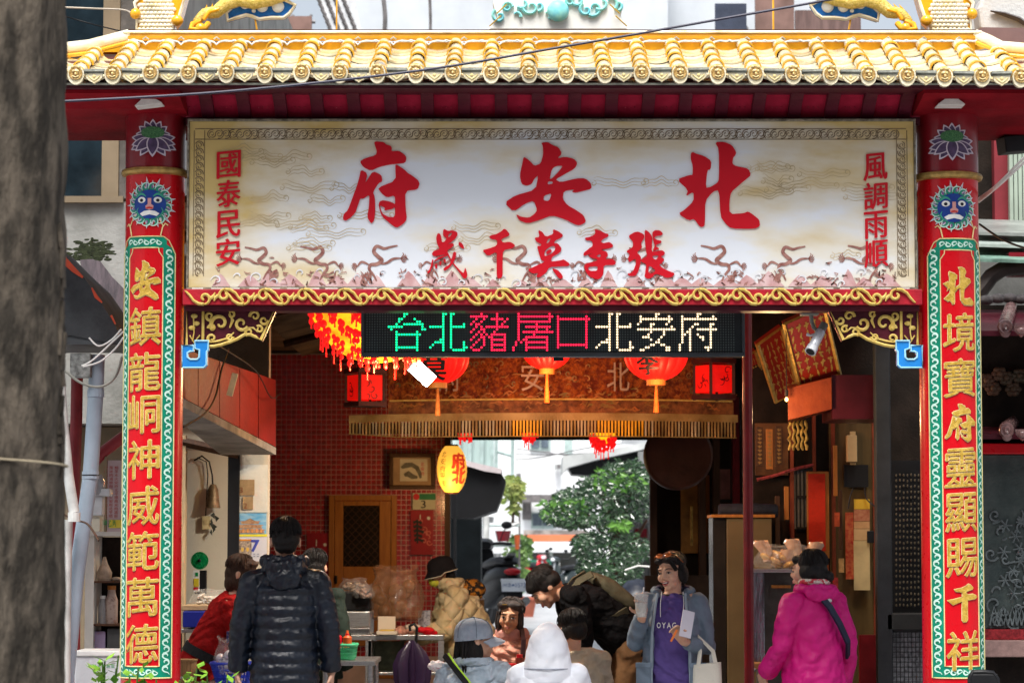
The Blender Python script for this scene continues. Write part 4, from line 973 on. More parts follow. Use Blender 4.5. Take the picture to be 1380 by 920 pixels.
poster(553,687,584,747,25.46,'red paper poster with black and pink brush print under the small calendar card',2)
poster(413,718,445,805,25.46,'red paper poster with brush print left of the wooden door',5)

# ---- left shop front, facing the gate
YF_ = 17.6
A = lambda px,py: P(px,py,YF_)
sh = thing('shop_wall',(A(305,0).x,YF_,0),'cream shop wall with a black framed doorway on the left side of the lane','wall')
xa,xd0,xd1,xe = -2.3,A(257,0).x,A(319,0).x,A(366,0).x; zd = A(0,612).z; zt_ = 3.3
MB().b2((xa,YF_,0),(xd0-.06,YF_+.12,zt_)).b2((xd0-.06,YF_,zd+.03),(xd1+.03,YF_+.12,zt_)).b2((xd1+.03,YF_,0),(xe,YF_+.12,zt_)).build('cream_plaster',M_cream,sh)
MB().b2((-2.45,YF_+.13,0),(-2.36,25.4,3.4)).build('side_wall',mat('side_wall_dark',(.10,.05,.035),.8,var=.3,bump=.2),sh)
MB().b2((xd1-.03,YF_-.03,0),(xd1+.045,YF_+.15,zd+.05)).build('door_post',M_black,sh,bevel=.004)
pts_ = [(xd0-.03,YF_-.03,zd+.08),(xd1+.04,YF_-.03,zd-.0)]
MB().tube(pts_,.03,4).build('door_head',M_dwood,sh); MB().b2((xd0-.05,YF_-.04,0),(xd0-.0,YF_+.05,zd+.12)).build('door_jamb',mat('pale_timber',(.52,.38,.22),.6,stretch=(6,6,1),bump=.2),sh,bevel=.003)
MB().b2((xd0-.11,YF_-.02,0),(xd0-.055,YF_+.05,zd+.06)).build('black_gap_frame',M_black,sh)
MB().b2((xd0-.5,YF_+.9,0),(xd1+.06,YF_+1.0,3.2)).build('inner_wall',mat('inner_white',(.62,.60,.50),.7,var=.08,vs=2,bump=.1),sh)
MB().b2((-2.3,YF_-.07,A(0,566).z),(xe,YF_-.005,3.45)).build('added_dark_board',M_dark,sh)  # added board that darkens the cream wall above the door
MB().b2((A(323,0).x,YF_-.004,A(0,690).z),(xe-.004,YF_-.001,A(0,626).z)).build('white_patch',mat('white_plaster',(.66,.64,.56),.8,var=.1,bump=.15),sh)
def hanging(px,py,Y,label): return thing('hanging_bell',P(px,py,Y),label,'bell')
Yi = YF_+.88
o = thing('wall_bell',P(287,682,Yi),'small dark metal bell hanging from a bent bracket in the doorway','bell'); c = P(287,672,Yi-.06)
MB().lathe(c,[(.005,.10),(.02,.095),(.036,.06),(.04,0),(.048,-.045),(.052,-.06),(.044,-.06)],14).build('bell_cup',mat('tarnished_bronze',(.20,.15,.09),.5,metal=.5,var=.4,vs=30,bump=.2),o,smooth=1)
MB().tube([P(262,620,Yi-.02),P(272,614,Yi-.06),P(282,622,Yi-.06),P(286,640,Yi-.06),P(287,660,Yi-.06)],.006,6).build('bracket',M_black,o)
o = thing('wall_switch_box',P(277,712,Yi),'cream switch box on the doorway wall with a thin cable rising from it','switch box'); card('box',272,695,283,713,Yi-.03,mat('yellowed_plastic',(.58,.50,.28),.5,bump=.05),o,t=.03,bevel=.004)
card('switch',275,700,279,706,Yi-.036,mat('yellowed_plastic2',(.50,.42,.22),.5,bump=0),o,t=.006); MB().tube([P(277,695,Yi-.01),P(280,640,Yi-.01),P(278,622,Yi-.01),P(266,616,Yi-.01)],.004,5).build('cable',M_black,o)
o = MB(); c = P(288,700,Yi-.02)
for i in range(7): 
    p = P(288+random.uniform(-3,3),690+3.8*i,Yi-.03); o.add([p,p+Vector((random.uniform(-.03,.03),-.01,-.02)),p+Vector((random.uniform(-.01,.01),-.01,-.045)),p+Vector((random.uniform(-.02,.02),0,-.01))],[(0,1,2),(0,2,3),(1,3,2),(0,3,1)])
tag(o.build('dried_herb_sprig',mat('dried_herb',(.05,.06,.05),.8,bump=.2)),'small dark dried sprig hung below the bell in the doorway','sprig')
o = thing('desk_fan',P(269,782,Yi-.2),'small fan with a round green guard standing in the doorway','fan'); c = P(269,755,Yi-.25)
M_fg = mat('bright_green_plastic',(.0,.28,.08),.35,var=.2,bump=.05)
MB().lathe(c,[(0,0),(.045,-.004),(.052,.005),(.052,.02),(0,.03)],20,'Y').build('fan_disc',M_fg,o,smooth=1)
b = MB()
for i in range(12): a = i*.5236; b.tube([c+Vector((.012*cos(a),-.012,.012*sin(a))),c+Vector((.05*cos(a),-.01,.05*sin(a)))],.0015,4)
b.tube([c+Vector((.055*cos(i*.3),0,.055*sin(i*.3))) for i in range(21)],.004,5,close=1); b.build('guard',M_fg,o); MB().ell(c+V3(0,-.016,0),(.012,.008,.012)).build('hub',M_black,o); card('stand',262,768,278,800,Yi-.22,M_black,o,t=.05,bevel=.004)
o = thing('notice_card',P(265,790,Yi-.3),'small white and yellow printed card leaning below the green fan','card'); card('card_sheet',260,768,269,797,Yi-.3,M_white,o,t=.004)
card('yellow_print',261,779,268,790,Yi-.304,mat('yellow_print',(.7,.55,.03),.6,bump=0),o,t=.002); card('green_mark',263,771,267,776,Yi-.304,M_fg,o,t=.002); card('red_mark',261,791,267,795,Yi-.304,M_red_ink,o,t=.002)
# calendars on the wall
Yc = YF_-.012; fC = lambda u,v,d: Vector((P(u,700,Yc).x,Yc-d,P(700,v,Yc).z))
o = thing('brown_paper_notice',P(330,665,Yc),'aged brown paper squares with faded numerals pasted above the temple calendar','notice')
card('upper_sheet',317,646,343,667,Yc,mat('brown_paper',(.36,.24,.12),.8,var=.25,vs=14,bump=.1),o,t=.005); card('lower_sheet',327,669,341,686,Yc,MATS['brown_paper'],o,t=.005)
b = MB(); put_glyph(b,'3',P(330,0,Yc).x,P(0,660,Yc).z,.022,.035,front(Yc),.002); put_glyph(b,'2',P(336,0,Yc).x,P(0,681,Yc).z,.022,.032,front(Yc),.002); b.build('faded_numeral',mat('rust_ink',(.25,.08,.04),.7,bump=0),o)
o = thing('temple_calendar',P(337,756,Yc),'wall calendar with a colour picture of a temple above and a large blue 7 below','calendar')
card('picture_sheet',314,691,359,719,Yc,mat('calendar_sky',(.10,.36,.62),.5,col2=(.35,.58,.72),vs=12,stretch=(1,1,4),bump=0),o)
card('yellow_strip',314,719.5,360,722.5,Yc-.001,mat('calendar_yellow',(.75,.68,.05),.5,bump=0),o); card('page',314.5,723,359.5,756,Yc,mat('calendar_page',(.62,.62,.66),.6,var=.04,bump=0),o)
b = MB()
for (u0,u1,v0,v1) in ((316,357,714,718),(319,354,708,711.5),(324,350,703,705.5)):
    b.prism([(u0,v1),(u0+2,v0+1),(u0-1.5,v0-1),((u0+u1)/2,v0-2),(u1+1.5,v0-1),(u1-2,v0+1),(u1,v1)],fC,.0012+.0002*(v0 % 3),0)
b.prism([(331,701),(343,701),(346,704),(337,698),(328,704)],fC,.0025,0); b.build('temple_print',mat('temple_rust_print',(.30,.14,.07),.6,col2=(.55,.35,.2),vs=60,bump=0),o)
b = MB()
for u in (322,328,334,340,346,352): b.prism([(u-1.2,717.5),(u-1.2,712),(u+1.2,712),(u+1.2,717.5)],fC,.003,0)
b.build('arch_print',mat('temple_orange_print',(.7,.30,.10),.6,bump=0),o)
card('photo_print',317,729,339,750,Yc-.002,mat('photo_print',(.10,.08,.08),.6,col2=(.55,.42,.3),vs=70,bump=0),o,t=.003); card('red_header',317,726,339,728.5,Yc-.002,mat('calendar_header',(.6,.25,.05),.6,bump=0),o,t=.003)
b = MB()
for u in (321,327,334): b.prism([(u+2*cos(k),740+3*sin(k)) for k in [t*.785 for t in range(8)]],fC,.003,0)
b.build('gold_figure_print',mat('gold_print',(.65,.42,.08),.6,bump=0),o)
b = MB(); brush(b,'7',P(349,0,Yc).x,P(0,735,Yc).z,.058,.078,front(Yc),.002,.004,.003,0); b.build('numeral',mat('blue_ink',(.06,.08,.40),.5,bump=0),o)
b = MB(); [b.box((P(u,0,Yc).x,Yc-.002,P(0,746+3*k,Yc).z),(.012,.002,.005)) for u in (343,348,353) for k in (0,1)]; stuff(b.build('small_print',mat('grey_print',(.25,.27,.35),.6,bump=0),o))
# red hanging fascia on the left (slanting into the lane) and its plank joints
fa = thing('red_fascia',(-1.9,15.9,2.4),'red panelled fascia box slanting into the lane behind the left column','fascia')
M_fas = mat('worn_red_panel',(.26,.012,.009),.6,col2=(.13,.007,.006),lo=.35,hi=.75,vs=3,bump=.15)
n0,n1_ = P(236,466,14.75),P(372,512,17.5); m0,m1 = P(236,530,14.75),P(372,602,17.5)
for i in range(5):
    t0,t1 = i/5+.003,(i+1)/5-.003
    L_ = lambda a,b,t: a+(b-a)*t
    q = [L_(m0,m1,t0),L_(m0,m1,t1),L_(n0,n1_,t1),L_(n0,n1_,t0)]; o_ = V3(-.05,.03,0)
    MB().add([tuple(p) for p in q]+[tuple(p+o_) for p in q],[(0,1,2,3),(7,6,5,4),(0,4,5,1),(1,5,6,2),(2,6,7,3),(3,7,4,0)]).build('red_panel',M_fas,fa)
q = [m0,m1,m1+V3(-.35,0,.0),m0+V3(-.1,0,0)]
MB().add([tuple(p+V3(0,0,-.004)) for p in q]+[tuple(p+V3(0,0,-.05)) for p in q],[(0,1,2,3),(7,6,5,4),(0,4,5,1),(1,5,6,2),(2,6,7,3),(3,7,4,0)]).build('soffit_board',mat('grimy_board',(.22,.20,.17),.8,var=.4,vs=4,bump=.2),fa)
pc = P(313,518,15.3); o = MB().box(pc,(.035,.02,.13),(0,R(14),0)).build('cream_tag',mat('cream_tag_paint',(.72,.58,.30),.5,bump=.05),bevel=.003); tag(o,'slim cream tag hanging in front of the red fascia panels','tag')
wire('slack_cable',[P(247,575,15),P(275,558,15.3),P(290,535,15.6),P(298,500,15.8),P(308,470,16)],.006,M_black,'dark slack cable looping below the red fascia behind the left column','cable')
wire('thin_wire',[P(275,455,14.9),P(310,475,15.5),P(345,500,16.4),P(365,535,17),P(378,530,17.4)],.004,M_black,'thin wire sagging across the red fascia under the canopy','wire')

# ---- right side: post, plaques, shop front
M_post = mat('dark_red_pole',(.17,.008,.012),.35,var=.25,vs=6,bump=.1,coat=.3)
c = P(1009,800,16.4); o = MB().cyl((c.x,16.4,0),(c.x,16.4,3.55),.030,n=14).build('red_pole',M_post,smooth=1); tag(o,'slim dark red steel pole rising right of the dot matrix display','pole')
M_plq = mat('red_plaque',(.26,.012,.008),.35,col2=(.13,.02,.007),lo=.3,hi=.8,vs=2.5,bump=.08,coat=.3)
M_goldl = mat('gilt_letter',(.42,.27,.07),.35,metal=.5,var=.3,vs=30,bump=.2)
def plaque(cr,Y,lab,k):
    TL,TR_,BR,BL = [Vector(P(u,v,Y+(.0 if q < 2 else .22))) for q,(u,v) in enumerate(cr)]
    o = thing('hanging_plaque',BL,lab,'plaque'); nrm = (TR_-TL).cross(BL-TL).normalized()
    if nrm.y > 0: nrm = -nrm
    f = lambda u,v,d: TL*(1-u)*(1-v)+TR_*u*(1-v)+BR*u*v+BL*(1-u)*v+nrm*d
    MB().prism([(0,0),(1,0),(1,1),(0,1)],f,0,-.05).build('board',M_plq,o)
    MB().tube([f(u,v,.01) for u,v in ((0,0),(1,0),(1,1),(0,1))],.016,4,close=1).build('gilt_frame',M_goldl,o)
    b = MB(); rnd = random.Random(k)
    for i in range(5):
        u = .13+.185*i
        for j in range(7):
            v = .10+.12*j+rnd.uniform(-.01,.01); b.ribbon([(u+rnd.uniform(-.04,.04),v),(u+rnd.uniform(-.02,.02),v+.05),(u+rnd.uniform(-.04,.04),v+.10)],[.03,.05,.02],f,.004+.0004*(j % 2))
            if rnd.random() < .6: b.ribbon([(u-.06,v+rnd.uniform(0,.05)),(u+.06,v+.03)],[.03,.02],f,.006+.0004*(j % 2))
    stuff(b.build('gilt_writing',M_goldl,o,fixn=False))
plaque([(1056,436),(1110,412),(1131,503),(1079,526)],17.2,'nearest and brightest red plaque with gilt writing, behind the white cylindrical camera',1)
plaque([(1020,464),(1053,440),(1076,527),(1045,541)],18.0,'middle of three red plaques with gilt writing, half in shade',2)
plaque([(1004,480),(1018,472),(1042,548),(1012,560)],18.6,'farthest and darkest red plaque with gilt writing beside the red pole',3)
o = thing('orange_sign_box',P(1092,568,17.4),'worn orange red box hanging below the nearest plaque','sign box')
a,b_ = P(1062,566,17.3),P(1121,512,17.3); q = MB()
q.add([(a.x,17.3,a.z),(b_.x,17.3,a.z+.07),(b_.x,17.3,b_.z+.02),(a.x,17.3,b_.z-.05),(a.x+.05,17.8,a.z),(b_.x,17.8,a.z+.07),(b_.x,17.8,b_.z),(a.x+.05,17.8,b_.z)],[(0,1,2,3),(7,6,5,4),(0,4,5,1),(1,5,6,2),(2,6,7,3),(3,7,4,0)])
q.build('front_board',mat('worn_orange_board',(.30,.055,.016),.5,col2=(.20,.03,.01),lo=.35,hi=.75,vs=9,bump=.2),o,bevel=.004)
c0,c1 = P(1122,575,17.32),P(1190,505,17.32); MB().b2((c0.x,17.33,c0.z+.05),(c1.x,17.9,c1.z)).build('dark_side',M_dmaroon,o)
# spot camera on the beam
o = thing('security_camera',P(1098,432,14.6),'white cylindrical camera on a bent grey arm under the beam, pointing down','camera'); Yk = 14.55
card('mount_plate',1080,414,1104,424,Yk-.04,mat('mid_grey_metal',(.20,.21,.19),.5,bump=.05),o,t=.09,bevel=.004)
MB().tube([P(1093,424,Yk),P(1094,434,Yk),P(1097,442,Yk),P(1101,445,Yk-.02)],.011,8).build('arm',MATS['mid_grey_metal'],o,smooth=1)
p0,p1 = P(1111,437,Yk),P(1092,474,Yk-.10); d_ = (p1-p0)
M_cam = mat('camera_white',(.62,.64,.68),.3,metal=.2,bump=.02)
MB().tube([p0,p0+d_*.25],.022,16).build('finned_tail',MATS['mid_grey_metal'],o,smooth=1)
MB().tube([p0+d_*.25,p0+d_*.27,p0+d_*.78,p0+d_*.80,p0+d_*.80,p0+d_*.82,p0+d_],[.022,.026,.026,.024,.024,.030,.031],18).build('camera_body',M_cam,o,smooth=1)
MB().tube([p0+d_*1.0,p0+d_*1.01],.024,16).build('lens',M_black,o)
MB().tube([P(1100,450,Yk-.02),P(1092,452,Yk-.03),P(1087,450,Yk-.03)],[.008,.006,.010],8).build('joint_knob',M_cam,o,smooth=1)

# right shop front
YQ = 18.6; A = lambda px,py=0: P(px,py,YQ)
ws = thing('right_shop_front',(A(1130).x,YQ,0),'dim timber and glass shop front on the right side of the lane','shop front')
MB().b2((A(1012).x,YQ+.05,0),(A(1330).x,YQ+.2,3.3)).build('back_wall',M_dark,ws)
card('brown_glass_panel',1120,570,1180,930,YQ+.0,mat('brown_glass',(.085,.055,.022),.18,col2=(.17,.11,.045),lo=.3,hi=.8,vs=3,stretch=(4,4,.6),bump=.05,coat=.4),ws)
for px,w in ((1117,5),(1092,4),(1062,5),(1172,6)): 
    c = A(px); MB().b2((c.x-w/400,YQ-.02,0),(c.x+w/400,YQ+.03,A(0,560).z)).build('mullion',mat('red_brown_timber',(.20,.04,.015),.5,var=.3,bump=.2),ws)
card('lower_panel',1085,755,1117,930,YQ+.01,mat('orange_brown_panel',(.30,.07,.02),.5,var=.3,vs=4,bump=.1),ws)
card('window_pane',1068,632,1090,712,YQ+.02,mat('pale_window_pane',(.35,.36,.38),.2,var=.3,vs=5,bump=0),ws)
b = MB()
for px in (1068,1073,1078,1083,1089): c = A(px); b.box((c.x,YQ-.0,A(0,672).z),(.010,.012,.42))
for py in (633,669,711): b.box((A(1079).x,YQ-.013,A(0,py).z),(.12,.012,.014))
b.build('window_bars',M_black,ws); stuff(LAST[1])
card('head_board',1018,570,1062,640,YQ-.02,mat('grimy_brown_board',(.11,.05,.018),.6,var=.4,bump=.2),ws,t=.03)
b = MB(); f = front(YQ-.05)
wire('red_rag_string',[P(1020,646,YQ-.1),P(1045,640,YQ-.1),P(1070,632,YQ-.1),P(1096,626,YQ-.1)],.012,mat('faded_red_rag',(.30,.05,.05),.8,var=.5,vs=40,bump=.5),'string of faded red rags under the dark head board','rag string')
o = thing('red_couplet',P(1103,745,YQ-.05),'blank bright vermilion paper strip in a thin brown wooden frame','paper strip')
card('red_paper',1090,638,1112,742,YQ-.06,mat('vermilion_paper',(.62,.030,.008),.6,var=.08,vs=60,bump=.1),o,t=.004)
card('backing_board',1088,635,1117,752,YQ-.05,M_wood,o,t=.02,bevel=.003)
o = thing('gilt_tassel_bundle',P(1080,610,YQ-.2),'bundle of dull gold tassels hanging below the orange box','tassels')
for i in range(5):
    b = MB(); p = P(1064+i*5.5,566,17.6); n_ = 9
    b.tube([p+Vector((.008*sin(j*2.2+i),0,-j*.024)) for j in range(n_)],[.006+.006*abs(sin(j*1.6)) for j in range(n_)],6); b.build('tassel',M_goldl,o,smooth=1)
o = thing('junction_box',P(1148,625,YQ-.1),'cream electrical junction box mounted high on the dim shop front','electrical box'); card('box_body',1142,586,1155,622,YQ-.12,mat('cream_enamel',(.52,.38,.19),.5,var=.1,bump=.05),o,t=.08,bevel=.004); card('box_flange',1146,581,1153,627,YQ-.04,MATS['cream_enamel'],o,t=.02)
card('vent_panel',1138,626,1170,656,YQ-.06,M_black,o,t=.04)
wire('black_cable',[P(1150,657,YQ-.1),P(1146,668,YQ-.1),P(1143,685,YQ-.1)],.005,M_black,'short black cable looping down from the junction box vent','cable')
wire('black_cable',[P(1165,655,YQ-.1),P(1168,672,YQ-.1),P(1183,685,YQ-.15)],.005,M_black,'black cable running from the vent panel to the grey post','cable')
o = thing('yellow_charm_scroll',P(1158,790,YQ-.1),'yellow and orange paper scroll with printed bands hanging on the brown glass','paper scroll')
for (y0,y1,m,nm) in ((672,686,mat('scroll_yellow',(.62,.38,.03),.6,var=.1,bump=0),'top_band'),(686,702,mat('scroll_brick',(.34,.10,.05),.6,col2=(.45,.2,.1),vs=40,bump=0),'brick_print'),(702,712,mat('scroll_tan',(.50,.28,.12),.6,bump=0),'figure_print'),(712,728,mat('scroll_buff',(.52,.33,.15),.6,bump=0),'buff_band'),(728,795,mat('scroll_pale',(.50,.38,.18),.6,var=.15,bump=0),'pale_sheet')): card(nm,1151,y0+.3,1172,y1-.3,YQ-.08,m,o,t=.006)
o = card('red_charm_strip',1140,690,1150,780,YQ-.07,mat('mottled_red_strip',(.35,.02,.01),.6,col2=(.52,.15,.05),vs=30,bump=.1),None); tag(o,'mottled red paper strip hanging left of the yellow scroll','paper strip')
o = card('small_black_lock_box',1169,715,1178,731,YQ-.10,M_black,None,t=.04,bevel=.003); tag(o,'small black box at the edge of the yellow scroll','box')
c = P(1192,800,17.2); o = MB().b2((c.x-.045,17.2,0),(c.x+.05,17.3,3.4)).build('grey_post',mat('dark_grey_paint',(.045,.052,.06),.5,var=.2,bump=.1),bevel=.006); tag(o,'dark grey square post just left of the black bead curtain','post')
# dark bead screen and pale mosaic plinth between post and right column
o = thing('bead_screen',P(1225,820,17.5),'black screen with rows of small dim ornaments left of the right column','screen')
card('screen_board',1200,620,1262,826,17.6,mat('screen_black',(.012,.013,.015),.4,bump=.05),o,t=.03)
b = MB()
for r_ in range(24):
    for c_ in range(9): p = P(1208+c_*5,640+r_*7.6+random.uniform(-1,1),17.59); b.ell(p,(.006,.004,.010),6,4)
stuff(b.build('bead',mat('dim_bead',(.10,.085,.06),.5,bump=0),o))
o = thing('mosaic_plinth',P(1225,915,17.5),'pale grey mosaic plinth with a slab top below the black screen','plinth')
a,b_ = P(1199,1000,17.3),P(1262,848,17.3); MB().b2((a.x,17.3,0),(b_.x,17.6,b_.z)).build('plinth_core',mat('grey_grout',(.08,.085,.09),.8,bump=.2),o)
b = MB(); z = b_.z-.03
while z > .55:
    x = a.x+.01
    while x < b_.x: b.box((x,17.298,z),(.019,.008,.026)); x += .0245
    z -= .031
stuff(b.build('grey_mosaic',mat('grey_mosaic_tile',(.30,.33,.36),.35,var=.4,vs=40,bump=.05),o))
a,b_ = P(1196,848,17.2),P(1262,827,17.2); MB().b2((a.x,17.2,a.z),(b_.x,17.62,b_.z)).build('slab_top',mat('dark_slab',(.05,.055,.055),.5,var=.2,bump=.1),o,bevel=.004)
# red side panel beneath
o = MB().b2((P(1150,0,17.9).x,17.9,0),(P(1190,0,17.9).x,17.95,P(0,855,17.9).z)).build('red_side_panel',mat('deep_red_panel',(.16,.008,.012),.4,var=.3,bump=.1)); tag(o,'low deep red panel standing behind the dark grey post','panel')
# tall cabinet, freezer etc behind the pole
Yk = 18.2
o = thing('tall_cabinet',P(1010,900,Yk),'tall buff cabinet behind the red pole with a dark roll lying on top','cabinet')
a,b_ = P(975,0,Yk),P(1040,697,Yk); MB().b2((a.x,Yk,0),(b_.x,Yk+.4,b_.z)).build('cabinet_body',mat('buff_laminate',(.15,.10,.045),.5,var=.2,vs=2,bump=.05),o,bevel=.005)
MB().b2((a.x-.09,Yk+.02,0),(a.x-.005,Yk+.4,b_.z)).build('glass_side',mat('dark_glass',(.02,.016,.012),.2,bump=0),o); MB().b2((a.x-.1,Yk-.02,b_.z+.001),(b_.x+.02,Yk+.42,b_.z+.02)).build('cabinet_top',M_wood,o)
p0,p1 = P(968,688,Yk+.1),P(1048,688,Yk+.1); o = MB().tube([p0,p0+(p1-p0)*.03,p0+(p1-p0)*.5,p0+(p1-p0)*.97,p1],[.035,.048,.052,.047,.035],14).build('dark_roll',mat('navy_cloth',(.014,.018,.03),.6,var=.3,vs=20,bump=.3),smooth=1); tag(o,'dark blue rolled bundle lying on the tall buff cabinet','roll')
# dim rear right shop
o = thing('rear_right_shop',(1.6,24,0),'shadowy timber shop with amber panels deep on the right of the lane','shop')
A = lambda px,py=0: P(px,py,23.5)
card('dark_wall',878,590,1012,1000,24.2,M_dark,o,t=.1)
for px0,px1,m in ((918,940,mat('amber_panel',(.35,.16,.03),.5,var=.4,vs=5,bump=.1)),(946,956,M_wood),(966,984,mat('rose_curtain',(.50,.22,.18),.7,var=.3,vs=8,bump=.2))):
    card('panel',px0,640 if px0 != 966 else 632,px1,745 if px0 != 966 else 672,24.0,m,o,t=.03)
for px in (878,943,962,988,1000): c = P(px,0,23.8); MB().b2((c.x-.03,23.8,0),(c.x+.03,23.9,2.9)).build('timber_post',M_dwood if px != 988 else M_post,o)
MB().cyl(P(932,735,23.7),P(932,682,23.7),.012,n=8).build('door_bar',M_goldl,o)
card('shelf_front',870,775,1005,1000,23.6,mat('murky_shelf',(.05,.028,.018),.6,var=.5,vs=6,bump=.2),o,t=.1)
c = P(915,613,21.5); o = MB().lathe(c,[(0,0),(.20,-.01),(.25,0),(.27,.03),(.27,.22),(0,.24)],36,'Y').build('hanging_drum',mat('drum_brown',(.10,.028,.015),.5,var=.3,vs=4,bump=.2),smooth=1); tag(o,'large dark round drum hanging behind the gold fringe on the right','drum')

# further clutter of the right shop: slim carved boards, hooks and hanging slips, each its own thing
rnd = random.Random(77); YV = 18.3
for k,(px,w,y0,y1,m,lab) in enumerate(((1024,9,575,628,'dwood','carved board'),(1037,9,578,632,'wood','carved board'),(1050,9,574,626,'dwood','carved board'),(1126,5,600,668,'wood','timber strip'),(1133,4,660,740,'dwood','timber strip'),(1060,6,655,700,'wood','timber strip'),(1048,6,668,735,'dwood','timber strip'))):
    o = thing(lab.replace(' ','_'),P(px,y1,YV),['leftmost dim carved board beside the red pole, gilt writing on it','middle dim carved board right of the red pole, gilt writing on it','rightmost of three dim carved boards under the plaques','slim timber strip left of the cream junction box','slim dark strip left of the mottled red paper','brown strip left of the barred window','dark strip above the golden bun bags'][k],lab)
    card('board',px-w/2,y0,px+w/2,y1,YV,M_wood if m == 'wood' else M_dwood,o,t=.02,bevel=.003)
    if w > 6:
        f = lambda u,v,d: Vector((P(u,600,YV).x,YV-d,P(600,v,YV).z)); b = MB()
        for i in range(9): v = y0+4+i*5.4; b.ribbon([(px-w*.3,v),(px,v+1.6),(px+w*.3,v+.4)],[1.2,2,1],f,.003+.0001*i); b.ribbon([(px,v-1),(px+rnd.uniform(-1.5,1.5),v+3)],[1.2,1],f,.0045+.0001*i)
        stuff(b.build('faded_writing',mat('faded_gilt',(.28,.16,.045),.5,bump=.1),o,fixn=False))
for k,(px,y,c) in enumerate(((1128,690,(.45,.08,.03)),(1134,752,(.4,.25,.1)),(1126,778,(.3,.03,.03)),(1064,745,(.4,.10,.04)),(1050,742,(.25,.12,.05)))):
    o = card('paper_slip',px-3.5,y,px+3.5,y+19,YV-.05,mat('slip_%d' % k,c,.7,var=.3,vs=40,bump=.1),None,t=.004); tag(o,['brick red paper slip left of the mottled red strip','tan paper slip low on the brown glass','dull red paper slip lowest on the brown glass','rust paper slip under the barred window','brown paper slip left of the rust slip'][k],'paper slip')

o = thing('hanging_bulb',P(1060,538,17.25),'small bare amber bulb glowing at the lower corner of the nearest plaque','bulb'); c = P(1060,538,17.2)
MB().ell(c,(.010,.010,.014),10,8).build('glowing_glass',mat('bulb_glow',(1,.6,.2),.3,emit=3,ecol=(1,.55,.16),bump=0),o,smooth=1); MB().cyl(c+V3(0,0,.02),c+V3(0,0,.06),.012,n=8).build('socket',M_black,o); MB().cyl(c+V3(0,0,.06),c+V3(0,0,.5),.003,n=5).build('cord',M_black,o)
def glow(name,loc,e,col,rad=.06):
    l = bpy.data.lights.new(name,'POINT'); l.energy = e; l.color = col; l.shadow_soft_size = rad; x = bpy.data.objects.new(name,l); COL.objects.link(x); x.location = loc
glow('bulb_light',c+V3(-.12,-.30,-.12),6,(1,.62,.28),.05)
# ================================================================ LANTERNS, BANNER CLOTH
M_lr = mat('lantern_red_silk',(.72,.006,.005),.5,var=.1,vs=4,bump=.05,emit=.34,ecol=(1,.008,.004))
M_ly = mat('lantern_yellow_silk',(.85,.42,.01),.5,col2=(.75,.12,.005),lo=.48,hi=.72,vs=9,bump=.05,emit=.5)
M_tas = mat('orange_tassel',(.55,.15,.02),.7,var=.2,vs=30,bump=.3)
def ribbed(c,rx,rz,n=16,dep=.085):
    b = MB(); rings = []
    for i in range(13):
        t = pi*(.1+.8*i/12); ring = []
        for j in range(n*4):
            a = 2*pi*j/(n*4); k = 1-dep*abs(sin(a*n/2))**.6*0-dep*(1-abs(sin(a*n/2)))**2
            ring.append(Vector((c.x+rx*k*sin(t)*cos(a),c.y+rx*k*sin(t)*sin(a),c.z+rz*cos(t))))
        rings.append(ring)
    return b.rings(rings)
def lantern(px,pyb,w,Y,lab,ch=None,chx=0,tas=35,chs=18):
    s = F_PX/Y; c = P(px,pyb-w*.40,Y); rx,rz = w/2/s,w*.40/s
    o = thing('round_lantern',(c.x,Y,c.z+rz),lab,'lantern')
    ribbed(c,rx,rz/cos(pi*.1)).build('silk_body',M_lr,o,smooth=1)
    M_cap = mat('lantern_gilt_wood',(.50,.22,.04),.5,var=.2,bump=.1)
    MB().lathe((c.x,Y,c.z-rz-.035),[(0,0),(rx*.30,0),(rx*.30,.045),(0,.045)],20).build('base_ring',M_cap,o); MB().lathe((c.x,Y,c.z+rz-.01),[(0,0),(rx*.30,0),(rx*.30,.05),(0,.05)],20).build('top_ring',M_cap,o)
    MB().tube([(c.x,Y,c.z-rz-.03),(c.x,Y,c.z-rz-.05-tas/s*.4),(c.x,Y,c.z-rz-.05-tas/s)],[.007,.013,.020],10).build('tassel',M_tas,o,smooth=1)
    MB().cyl((c.x,Y,c.z+rz+.04),(c.x,Y,3.42),.005,n=6).build('cord',M_black,o)
    if ch:
        b = MB(); f = lambda u,v,d: Vector((c.x+rx*1.0*sin(u)*math.sqrt(max(.05,1-(v/rz*.82)**2)),Y-(rx*cos(u)*math.sqrt(max(.05,1-(v/rz*.82)**2)))-.012-d,c.z+v))
        brush(b,ch,chx,-rz*.45,chs/s/rx*1.6,chs*1.35/s,f,.002,.03,.003,0,.12); b.build('painted_character',M_black,o)
lantern(590,516,86,18.0,'red round lantern with a black character, left of three below the dot matrix display','莫',-.1,34,26)
lantern(737,497,70,18.6,'red round lantern showing only its bottom edge, middle of three below the dot matrix display',None,0,36)
lantern(884,512,88,18.0,'red round lantern with a black character, right of three below the dot matrix display','李',-.35,34,22)
